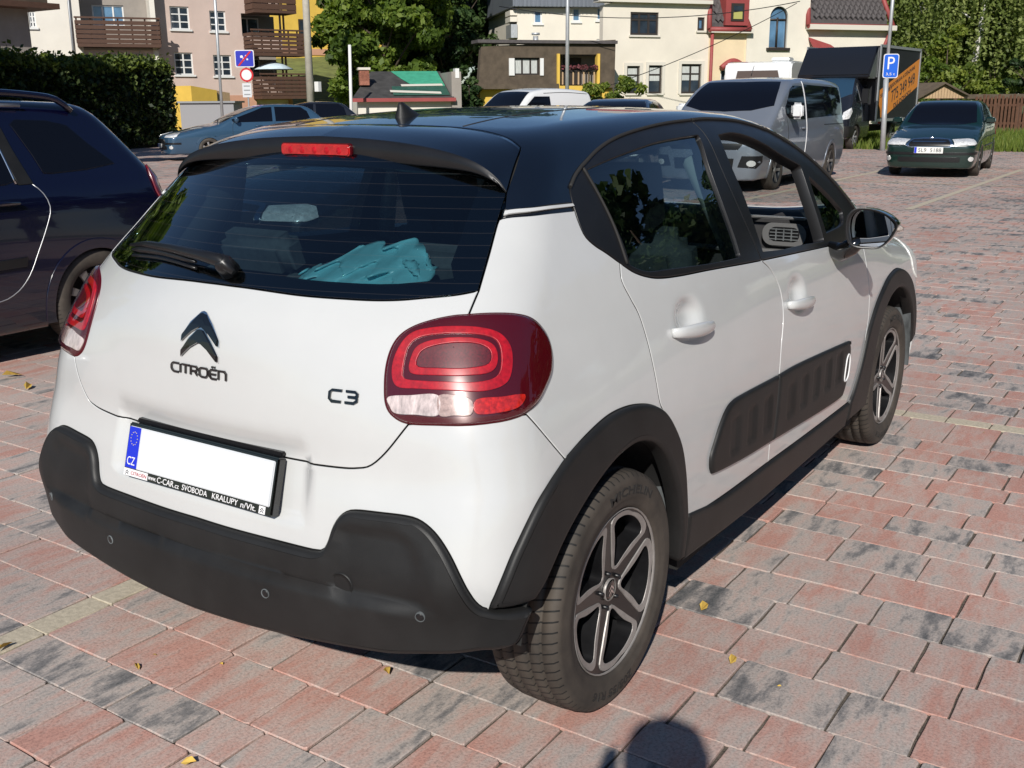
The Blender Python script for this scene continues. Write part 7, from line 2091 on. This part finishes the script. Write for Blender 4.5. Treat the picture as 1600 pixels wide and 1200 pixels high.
tri([(P_(1420, 131)[0], apx[1], -2.), (apx[0], apx[1] + .05, .25), (e0[0] + .1, e0[1], .25), (P_(1395, 150)[0], e0[1] + .2, -1)], 'roof', 'roof_brown'); tri([(apx[0], apx[1] + .05, .25), (apx[0], apx[1] + .05, -3), (e1[0], e1[1], -3), (e1[0], e1[1], .25)], 'roof', 'roof_brown')
ga = [(e0[0] + .25, e0[1]), (e1[0] - .15, e1[1]), (apx[0], apx[1] - .05)]
npk = 16
for k in range(npk):
    a = ga[0][0] + (ga[1][0] - ga[0][0]) * k / npk; b = ga[0][0] + (ga[1][0] - ga[0][0]) * (k + 1) / npk - .015; zz = lambda u: ga[0][1] + .02 + max(0.02, (ga[2][1] - ga[0][1]) * (1 - abs(u - ga[2][0]) / (ga[2][0] - ga[0][0] if u < ga[2][0] else ga[1][0] - ga[2][0])))
    slab(w, [(a, ga[0][1]), (b, ga[0][1]), (b, zz(b)), (a, zz(a))], 0.0, .04, 'plank', 'wood_pale', g)
for x in (1432, 1465, 1492): wbox(w, P_(x, 160)[0] - .07, P_(x, 160)[0] + .07, -.2, e0[1], -.1, .05, 'post', 'wood_brown', g)
wbox(w, P_(1445, 160)[0], P_(1490, 160)[0], .2, P_(1470, 156)[1] - .1, -2.2, -2.1, 'back_panel', 'galvanised', g); adopt(g)
w = Wall(1510, 52, 1600, 52); P_ = lambda x, y: w.px(x, y)
g = empty('open_shed', at_base(w, 0), label='low open shed with a brown flat roof behind the picket fence', cat='shed')
wbox(w, P_(1508, 150)[0], P_(1640, 150)[0], P_(1560, 154)[1], P_(1560, 147)[1], -3, .3, 'roof', 'roof_brown', g); wbox(w, P_(1520, 150)[0], P_(1640, 150)[0], -.2, P_(1560, 155)[1], -3, -2.8, 'back_wall', 'wood_brown', g)
for x in (1521, 1560, 1592): wbox(w, P_(x, 160)[0] - .08, P_(x, 160)[0] + .08, -.2, P_(1560, 154)[1], -.2, 0, 'post', 'wood_brown', g)
adopt(g)
w = Wall(1420, 46, 1620, 46); P_ = lambda x, y: w.px(x, y)
g = empty('picket_fence', at_base(w, 0), label='dark brown picket fence behind the dark green saloon', cat='fence')
ua, ub = P_(1422, 170)[0], P_(1640, 170)[0]; n = int((ub - ua) / .16)
for k in range(n):
    u = ua + k * .16; ht_ = 1.55 + .06 * math.sin(k * 1.7) - (.25 if u < P_(1520, 170)[0] else 0)
    slab(w, [(u, 0.05), (u + .105, 0.05), (u + .105, ht_ - .05), (u + .052, ht_), (u, ht_ - .05)], 0, .025, 'picket', 'wood_fence', g)
for z in (.35, 1.1): wbox(w, ua, ub, z, z + .09, -.05, -.001, 'rail', 'wood_fence', g)
adopt(g)


# ================================================================== plants
def leaf_material(name, dark, mid, light, trans=.35):
    m, n, l, b = nt(name)
    at = n.new('ShaderNodeAttribute'); at.attribute_name = 'tone'; s = n.new('ShaderNodeSeparateColor'); l.new(at.outputs['Color'], s.inputs[0])
    r = ramp(n, l, s.outputs['Red'], [(0., dark), (.5, mid), (1., light)])
    l.new(r.outputs['Color'], b.inputs['Base Color']); b.inputs['Roughness'].default_value = .55; b.inputs['Specular IOR Level'].default_value = .3
    tr = n.new('ShaderNodeBsdfTranslucent'); mx = n.new('ShaderNodeMixShader'); mx.inputs['Fac'].default_value = trans
    hs = n.new('ShaderNodeHueSaturation'); hs.inputs['Value'].default_value = 1.5; hs.inputs['Saturation'].default_value = 1.15; l.new(r.outputs['Color'], hs.inputs['Color']); l.new(hs.outputs['Color'], tr.inputs['Color'])
    l.new(b.outputs[0], mx.inputs[1]); l.new(tr.outputs[0], mx.inputs[2]); l.new(mx.outputs[0], n['Material Output'].inputs['Surface'])


leaf_material('leaf_maple', (.045, .080, .012), (.105, .165, .024), (.20, .26, .045))
leaf_material('leaf_dark', (.014, .034, .012), (.034, .068, .020), (.07, .115, .032), .25)
leaf_material('leaf_birch', (.08, .115, .026), (.17, .22, .055), (.29, .33, .11))
leaf_material('leaf_hedge', (.008, .018, .007), (.030, .052, .012), (.13, .17, .03), .25)
leaf_material('leaf_lime', (.07, .11, .016), (.14, .19, .03), (.24, .28, .05))
leaf_material('leaf_grass', (.07, .11, .016), (.15, .21, .035), (.28, .31, .08), .4)
mat('bark', (.085, .062, .045), .95, var=.4, vscale=8., bump=.8, bscale=30., mscale=(3, 3, .6))
mat('bark_birch', (.60, .58, .53), .85, var=.5, vscale=5., mscale=(.6, .6, 3.))
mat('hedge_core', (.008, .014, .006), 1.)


def leaf_mesh(name, C, S, rg, m, parent, up=.25, out=None, tones=None, aspect=.62):
    """one folded quad for each leaf centre"""
    n = len(C); N = unit(rg.normal(size=(n, 3)) + np.array([0, 0, up]) + (out * .9 if out is not None else 0))
    T = unit(np.cross(N, rg.normal(size=(n, 3)))); B = np.cross(N, T); S = np.broadcast_to(S, (n,))[:, None]
    V = np.stack([C - T * S, C + B * S * aspect + N * S * .12, C + T * S, C - B * S * aspect + N * S * .12], 1).reshape(-1, 3)
    me = bpy.data.meshes.new(name); me.vertices.add(4 * n); me.vertices.foreach_set('co', V.astype(np.float32).ravel())
    me.loops.add(4 * n); me.loops.foreach_set('vertex_index', np.arange(4 * n, dtype=np.int32)); me.polygons.add(n); me.polygons.foreach_set('loop_start', np.arange(0, 4 * n, 4, dtype=np.int32))
    try: me.polygons.foreach_set('loop_total', np.full(n, 4, np.int32))
    except Exception: pass
    me.update(calc_edges=True)
    t = rg.random(n) if tones is None else tones
    tone_attr(me, np.repeat(np.c_[t, rg.random(n), rg.random(n), np.ones(n)], 4, 0))
    me.validate()
    return link_mesh(name, me, m, parent)


def limb_paths(rg, h, spread, nl, z0):
    out = []
    for k in range(nl):
        a = 2 * math.pi * k / nl + rg.uniform(-.4, .4); zs = z0 + (h - z0) * rg.uniform(.0, .6); r = spread * rg.uniform(.5, .9); zt = min(h * .98, zs + r * rg.uniform(.5, 1.1))
        out.append([(0, 0, zs), (.4 * r * math.cos(a), .4 * r * math.sin(a), zs + .45 * (zt - zs)), (r * math.cos(a), r * math.sin(a), zt)])
    return out


def tree(name, label, loc, h, spread, z0, seed, leafmat='leaf_maple', n=16000, ls=.20, ncl=60, cat='tree', bark='bark', tr=.22, flat=1., group=None, limbs=9):
    rg = np.random.default_rng(seed); o = empty(name, tuple(loc), rg.uniform(0, 6), label, cat, group)
    mb = MB(); mb.tube([(0, 0, -.4), (.05, .03, h * .25), (-.05, .08, h * .55), (.05, 0, h * .85)], [tr * 1.3, tr, tr * .6, tr * .15], 10)
    for p in limb_paths(rg, h, spread, limbs, z0): mb.tube(p, [tr * .4, tr * .25, tr * .06], 6)
    mb.build('trunk', bark, o)
    # clumps spread through the crown, denser towards the outside
    u = unit(rg.normal(size=(ncl, 3))); rad_ = rg.random(ncl) ** .45
    cz = (h + z0) / 2; hz = (h - z0) / 2
    Cc = u * rad_[:, None] * A([spread, spread, hz]) * A([1, 1, 1]); wob = 1 + .16 * np.sin(3 * np.arctan2(Cc[:, 1], Cc[:, 0]) + seed) ; Cc[:, :2] *= wob[:, None]; Cc[:, 2] += cz
    Cr = rg.uniform(.13, .27, ncl) * spread
    k = rg.integers(0, ncl, n); d = unit(rg.normal(size=(n, 3))); rr_ = rg.random(n) ** .4
    P = Cc[k] + d * (Cr[k] * rr_)[:, None] * A([1, 1, .7 * flat])
    P[:, 2] = np.maximum(P[:, 2], .25)
    tn = np.clip(.5 + .32 * (rg.random(ncl)[k] - .5) * 2 + .22 * rg.normal(size=n), 0, 1)
    leaf_mesh('crown', P, ls * rg.uniform(.6, 1.25, n), rg, leafmat, o, out=d, tones=tn)
    return o


def birch(name, label, loc, h, spread, seed, n_str=420, ls=.12, lean=(0, 0), group=None, cat='tree'):
    rg = np.random.default_rng(seed); o = empty(name, tuple(loc), 0, label, cat, group)
    top = A([lean[0], lean[1], h]); mb = MB(); mb.tube([(0, 0, -.4), tuple(top * .35 + A([.12, 0, 0])), tuple(top * .62), tuple(top * .82)], [.20, .15, .09, .03], 10)
    for p in limb_paths(rg, h, spread * .8, 9, h * .3): mb.tube(p, [.07, .05, .015], 6)
    mb.build('trunk', 'bark_birch', o)
    P = []; T = []
    for k in range(n_str):
        a = rg.uniform(0, 6.28); rr_ = spread * rg.random() ** .5; zt = h * (1.0 - .55 * (rr_ / spread) ** 1.6) * rg.uniform(.72, 1.0); L = rg.uniform(.22, .42) * h
        zb = max(.12 * h, zt - L); m_ = max(4, int((zt - zb) / (ls * .85))); t = np.linspace(0, 1, m_); ph = rg.uniform(0, 6)
        x = rr_ * math.cos(a) + .35 * t * math.cos(a) + .10 * np.sin(5 * t + ph); y = rr_ * math.sin(a) + .35 * t * math.sin(a) + .10 * np.cos(4 * t + ph)
        P.append(np.c_[x, y, zt + (zb - zt) * t] + rg.normal(scale=.055, size=(m_, 3))); T.append(np.full(m_, rg.uniform(.1, .9)))
    P = np.concatenate(P); T = np.clip(np.concatenate(T) + rg.normal(scale=.15, size=len(P)), 0, 1); P += A([1, 1, 0]) * top * (P[:, 2:3] / h)
    leaf_mesh('crown', P, ls * rg.uniform(.7, 1.3, len(P)), rg, 'leaf_birch', o, up=0., tones=T)
    return o


def flatpos(px_, d): return survey(px_, 200, d) * A([1, 1, 0])


# big trees in the middle
tree('broadleaf_tree', 'large sunlit green broadleaf tree behind the white post and workshop', flatpos(606, 62), 11.5, 4.4, 1.2, 21, n=30000, ls=.20, ncl=80)
tree('broadleaf_tree', 'bushy green tree left of the workshop, before the yellow house', flatpos(556, 68), 11.5, 3.0, 3.6, 22, n=15000, ls=.20, ncl=50)
tree('broadleaf_tree', 'tall dark green tree behind the workshop gable', flatpos(702, 70), 13, 4.0, .5, 23, 'leaf_dark', n=22000, ls=.22, ncl=70)
tree('broadleaf_tree', 'dark evergreen tree against the white building, left of its balcony', flatpos(770, 76), 14, 3.6, .3, 24, 'leaf_dark', n=20000, ls=.22, ncl=64)
tree('broadleaf_tree', 'pale green tree high behind the pink and yellow houses', flatpos(640, 82), 16, 5.0, 4., 25, n=16000, ls=.26, ncl=60)
tree('broadleaf_tree', 'dark tree low behind the workshop tarpaulin', flatpos(655, 76), 9, 4.6, .2, 28, 'leaf_dark', n=12000, ls=.26, ncl=50)
tree('broadleaf_tree', 'very tall dark tree at the back behind the white building', flatpos(772, 92), 20, 6.0, 1., 29, 'leaf_dark', n=14000, ls=.34, ncl=60)
tree('shrub', 'low dark shrub between the workshop and the mansard house', flatpos(735, 50), 2.6, 1.0, .1, 26, 'leaf_dark', n=4000, ls=.10, ncl=24, cat='shrub', tr=.05, limbs=5)
tree('shrub', 'bright yellow green shrub at the corner of the cream building', flatpos(957, 45), 2.6, 1.3, .3, 27, 'leaf_lime', n=5000, ls=.085, ncl=30, cat='shrub', tr=.05, limbs=6)
# birches and undergrowth on the right
birch('birch_tree', 'weeping birch with hanging foliage just right of the cream building', flatpos(1425, 66), 15, 3.2, 31)
birch('birch_tree', 'weeping birch with a bright white forked trunk above the gazebo', flatpos(1503, 60), 15, 3.0, 32, lean=(.9, .3), n_str=330)
birch('birch_tree', 'weeping birch at the right edge behind the open shed', flatpos(1575, 64), 15, 3.4, 33, n_str=460)
birch('birch_tree', 'tall weeping birch farther back between the other birches', flatpos(1540, 74), 17, 3.6, 34, n_str=420)
birch('birch_tree', 'weeping birch outside the right edge of the view', flatpos(1660, 60), 15, 3.4, 35, n_str=300)
tree('broadleaf_tree', 'dark tree mass behind the weeping birches', flatpos(1480, 84), 14, 7.0, .3, 36, 'leaf_dark', n=16000, ls=.32, ncl=60)
tree('broadleaf_tree', 'dark tree behind the open shed at the right edge', flatpos(1610, 80), 14, 6.0, .3, 37, 'leaf_dark', n=14000, ls=.32, ncl=60)
tree('shrub', 'rounded bright green shrub rising behind the gazebo roof', flatpos(1470, 57), 5.0, 2.3, .2, 38, 'leaf_lime', n=7000, ls=.12, ncl=34, cat='shrub', tr=.07)
tree('shrub', 'low green shrub left of the gazebo behind the truck', flatpos(1428, 56), 3.6, 1.8, .2, 39, 'leaf_maple', n=5000, ls=.12, ncl=28, cat='shrub', tr=.06)
tree('shrub', 'clipped bright shrub bank above the open shed roof', flatpos(1545, 58), 3.4, 2.0, .2, 40, 'leaf_lime', n=6000, ls=.11, ncl=30, cat='shrub', tr=.06)
tree('shrub', 'dark round shrub at the right edge above the fence', flatpos(1596, 55), 4.2, 1.3, .3, 41, 'leaf_dark', n=5000, ls=.11, ncl=26, cat='shrub', tr=.06)
# trees out of view to the right, mirrored in the side windows
for k, (x, y, hh) in enumerate(((9., 34., 12), (16., 27., 13), (21., 18., 12), (26., 9., 13), (30., -2., 12), (3., 54., 14), (12., 51., 13), (21., 45., 14), (28., 36., 13))):
    tree('broadleaf_tree', 'broadleaf tree, number %s from the far end, in the row right of the car park' % ('one two three four five six seven eight nine'.split()[k]), (x, y, 0), hh, 5.4, .3, 50 + k, 'leaf_dark', n=9000, ls=.34, ncl=70, group='row of trees right of the car park')  # dark leaf colour stands in for the trees' backlit side

# clipped hedge on the left
ha, hb = flatpos(-90, 31), flatpos(236, 39.5); hd = hb - ha; hl = float(np.linalg.norm(hd)); hu = hd / hl; hn = np.cross(hu, A([0, 0, 1.]));
if hn @ (CAM - ha) < 0: hn = -hn
hg = empty('hedge', tuple((ha + hb) / 2), 0, 'tall clipped dark hedge with a sunlit top behind the navy estate car', 'hedge'); rg = np.random.default_rng(60)
n = 34000; t = rg.random(n); face = rg.random(n); hh = 2.8 + .25 * np.sin(t * 9) * .3
out_ = np.where(face < .68, 1.0 + rg.normal(scale=.10, size=n), rg.uniform(-1.1, 1.1, n)); zz = np.where(face < .68, rg.uniform(.05, 1, n) * hh, hh + rg.normal(scale=.12, size=n))
end = face > .93; uu = t * hl; uu = np.where(end, hl + rg.normal(scale=.15, size=n), uu); zz = np.where(end, rg.uniform(.05, 1, n) * hh, zz); out_ = np.where(end, rg.uniform(-1.1, 1.1, n), out_)
base = ha - (ha + hb) / 2
C = base + hu * uu[:, None] + hn * out_[:, None] + A([0, 0, 1.]) * zz[:, None]
tn = np.clip(.35 + .25 * rg.normal(size=n) + np.where(zz > hh - .30, .45, 0), 0, 1)  # top leaves tinted lighter, painting in sun on the hedge top
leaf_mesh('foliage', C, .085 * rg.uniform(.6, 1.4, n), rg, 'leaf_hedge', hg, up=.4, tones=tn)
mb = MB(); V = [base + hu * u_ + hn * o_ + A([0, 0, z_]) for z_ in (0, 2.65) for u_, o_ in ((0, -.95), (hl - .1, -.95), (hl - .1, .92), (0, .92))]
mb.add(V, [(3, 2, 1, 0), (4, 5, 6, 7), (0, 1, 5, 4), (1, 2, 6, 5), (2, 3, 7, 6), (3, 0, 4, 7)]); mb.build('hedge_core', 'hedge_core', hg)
tree('shrub', 'ragged dark shrub at the right end of the clipped hedge', flatpos(243, 40), 3.0, .7, .2, 61, 'leaf_hedge', n=3500, ls=.09, ncl=24, cat='shrub', tr=.05, limbs=5)
# unseen trees added beyond the left edge to cast shade on the hedge
sh = A([to_sun.x, to_sun.y, 0]); sh = sh / np.linalg.norm(sh)
for k, t in enumerate((.05, .32, .58, .84)):
    P0 = ha + hd * t + sh * 15.5
    tree('broadleaf_tree', 'unseen tall broadleaf tree added beyond the left edge, shading the %s of the hedge' % ('far left part', 'middle left part', 'middle right part', 'right end')[k], tuple(P0), 11.3, 4.4, 1.2, 70 + k, 'leaf_maple', n=7000, ls=.36, ncl=60, group='added shade trees beyond the left edge')

# grassy slope behind the pole, verge on the right
mb = MB(); V = []; nx_g, ny_g = 26, 14
for j in range(ny_g + 1):
    for i in range(nx_g + 1):
        P0 = flatpos(380 + 440 * i / nx_g, 56 + 60 * j / ny_g); tt = j / ny_g; z = 5.6 * sst(0, .75, tt) * (1 - .75 * sst(.35, .9, i / nx_g)) + .12 * math.sin(i * 1.3) * math.sin(j * 2.1) - .04
        V.append((P0[0], P0[1], z))
mb.add(V, [(j * (nx_g + 1) + i, j * (nx_g + 1) + i + 1, (j + 1) * (nx_g + 1) + i + 1, (j + 1) * (nx_g + 1) + i) for j in range(ny_g) for i in range(nx_g)], 0, True)
mat('slope_grass', (.15, .17, .045), .95, var=.45, vscale=1.2, bump=1., bscale=10.)
tag(mb.build('grass_slope', 'slope_grass', None), 'sunlit grassy slope behind the utility pole', None, None, 'structure')
rg = np.random.default_rng(80)


def grass(name, label, P, hmin, hmax, wd, seed):
    rg = np.random.default_rng(seed); n = len(P); a = rg.uniform(0, 6.28, n); hh = rg.uniform(hmin, hmax, n); ln = rg.uniform(.1, .5, n) * hh; b = rg.uniform(0, 6.28, n)
    d = np.c_[np.cos(a), np.sin(a), np.zeros(n)] * (wd * rg.uniform(.6, 1.4, n))[:, None]; tip = P + np.c_[np.cos(b) * ln, np.sin(b) * ln, hh]; mid = (P * .5 + tip * .5) + A([0, 0, 1.]) * (hh * .08)[:, None]
    V = np.stack([P - d, P + d, mid + d * .7, tip, mid - d * .7], 1).reshape(-1, 3)
    me = bpy.data.meshes.new(name); F = np.arange(5 * n).reshape(n, 5); me.from_pydata(V.tolist(), [], F.tolist()); tone_attr(me, np.repeat(np.c_[np.clip(rg.normal(.5, .25, n), 0, 1), rg.random(n), rg.random(n), np.ones(n)], 5, 0))
    o = link_mesh(name, me, 'leaf_grass', None); tag(o, label, 'grass', None, 'stuff'); return o


nv = 30000; X = rg.uniform(-16, 4, nv); Y = 30.7 + 15 * rg.random(nv) ** 1.3
P = np.c_[X, Y, np.full(nv, -.05)]; grass('verge_grass', 'long sunlit grass on the verge behind the green saloon and truck', P, .12, .42, .018, 81)
nv = 9000; q = [flatpos(380 + 180 * rg.random(), 58 + 30 * rg.random()) for _ in range(nv)]; q = np.array(q)
bmz = 5.6 * sst(0, .75, (np.hypot(*(q[:, :2] - CAM[:2]).T) - 60) / 60); q[:, 2] = np.maximum(bmz * .92 - .05, -.05)
grass('slope_tufts', 'tufts of yellowing grass on the slope behind the pole', q, .10, .35, .03, 82)
mb = MB(); mb.add([(-40, 31.2, .0), (40, 31.2, .0), (40, 60, .0), (-40, 60, .0)], [(0, 1, 2, 3)]); mat('verge_soil', (.10, .14, .035), .95, var=.4, vscale=2.); tag(mb.build('verge', 'verge_soil', None, fix=False), 'grass verge beyond the paving', None, None, 'structure')

# ================================================================== the photographer, behind the camera
mat('skin', (.50, .31, .23), .5, var=.08, vscale=12.); mat('hair', (.05, .03, .02), .7, var=.4, vscale=60.); mat('phone_black', (.01, .01, .012), .2, coat=1.)


def clothes():
    m, n, l, b = nt('clothes'); c = n.new('ShaderNodeTexCoord'); s = n.new('ShaderNodeSeparateXYZ'); l.new(c.outputs['Object'], s.inputs[0])
    sc = n.new('ShaderNodeMath'); sc.operation = 'MULTIPLY'; sc.inputs[1].default_value = .5; l.new(s.outputs['Z'], sc.inputs[0])
    r = ramp(n, l, sc.outputs[0], [(0., (.03, .03, .03)), (.045, (.03, .035, .06)), (.475, (.10, .11, .13)), (.735, (.50, .31, .23))]); r.color_ramp.interpolation = 'CONSTANT'
    l.new(r.outputs['Color'], b.inputs['Base Color']); b.inputs['Roughness'].default_value = .85


clothes()
hx = A([_f[0], _f[1], 0]); hx = hx / np.linalg.norm(hx); rx_ = np.cross(hx, A([0, 0, 1.]))
feet = CAM * A([1, 1, 0]) - hx * .38 - rx_ * .055
ps = empty('person', tuple(feet), math.atan2(-hx[0], hx[1]), 'person in dark clothes standing behind the camera, casting the head shadow on the paving', 'person')
# skeleton in local axes: +Y faces the car
J = {'pelvis': (0, 0, .95, .15, .11), 'waist': (0, .0, 1.10, .145, .10), 'chest': (0, -.01, 1.32, .16, .11), 'neck0': (0, .0, 1.46, .07, .065), 'neck1': (0, .02, 1.54, .055, .055), 'head0': (0, .045, 1.60, .075, .085), 'head1': (0, .045, 1.69, .088, .105), 'head2': (0, .03, 1.765, .06, .07)}
E_ = [('pelvis', 'waist'), ('waist', 'chest'), ('chest', 'neck0'), ('neck0', 'neck1'), ('neck1', 'head0'), ('head0', 'head1'), ('head1', 'head2')]
for s, k in ((1, 'R'), (-1, 'L')):
    J.update({'hip' + k: (s * .10, 0, .90, .085, .09), 'knee' + k: (s * .115, .02, .50, .06, .06), 'ankle' + k: (s * .12, -.02, .09, .04, .045), 'toe' + k: (s * .14, .15, .035, .04, .03),
              'sh' + k: (s * .19, -.01, 1.42, .065, .06), 'elb' + k: (s * .25, .13, 1.18, .045, .045), 'wr' + k: (s * .11, .30, 1.44, .030, .027), 'palm' + k: (s * .088, .335, 1.485, .030, .020)})
    E_ += [('pelvis', 'hip' + k), ('hip' + k, 'knee' + k), ('knee' + k, 'ankle' + k), ('ankle' + k, 'toe' + k), ('chest', 'sh' + k), ('sh' + k, 'elb' + k), ('elb' + k, 'wr' + k), ('wr' + k, 'palm' + k)]
    for q, (dx, dz, ln) in enumerate(((.0, .012, .055), (.0, .030, .06), (.0, .047, .055), (.0, .062, .045))):
        a, b2 = 'f%s%da' % (k, q), 'f%s%db' % (k, q)
        J[a] = (s * .082, .352, 1.478 + dz * .8, .0095, .0095); J[b2] = (s * (.082 - .022), .350, 1.476 + dz * .8, .008, .008); E_ += [('palm' + k, a), (a, b2)]
    J['t%s' % k] = (s * .068, .318, 1.462, .010, .010); E_ += [('palm' + k, 't%s' % k)]
names = list(J); me = bpy.data.meshes.new('body'); me.from_pydata([J[k][:3] for k in names], [(names.index(a), names.index(b)) for a, b in E_], [])
bo = link_mesh('body', me, 'clothes', ps); sk = bo.modifiers.new('skin', 'SKIN'); sk.use_smooth_shade = True
for i, k in enumerate(names): me.skin_vertices[0].data[i].radius = J[k][3:5]; me.skin_vertices[0].data[i].use_root = (k == 'pelvis')
sb = bo.modifiers.new('sub', 'SUBSURF'); sb.levels = 2; sb.render_levels = 2
mb = MB(); mb.lathe([(0, .125), (.05, .118), (.088, .088), (.105, .035), (.10, -.02), (.08, -.05)], 20, 'z', (0, .015, 1.70)); mb.build('hair', 'hair', ps)
mb = MB()
for s in (-1, 1): mb.lathe([(0, .006), (.007, .004), (.010, 0)], 10, 'y', (s * .032, .138, 1.665))
mb.build('eye', 'hair', ps); mb = MB(); mb.tube([(0, .135, 1.665), (0, .158, 1.63), (0, .14, 1.615)], [.008, .014, .006], 8); mb.build('nose', 'skin', ps)
ph_ = empty('phone', tuple(CAM - _f * .045), math.atan2(-hx[0], hx[1]), 'black phone held up by the person behind the camera', 'phone')
mb = MB(); mb.box((0, 0, 0), (.15, .008, .072), rx=-PITCH); mb.build('phone_body', 'phone_black', ph_, .003)
mb = MB(); mb.box((0, -.005, 0), (.14, .001, .064), rx=-PITCH); mb.build('screen', 'gloss_black', ph_)
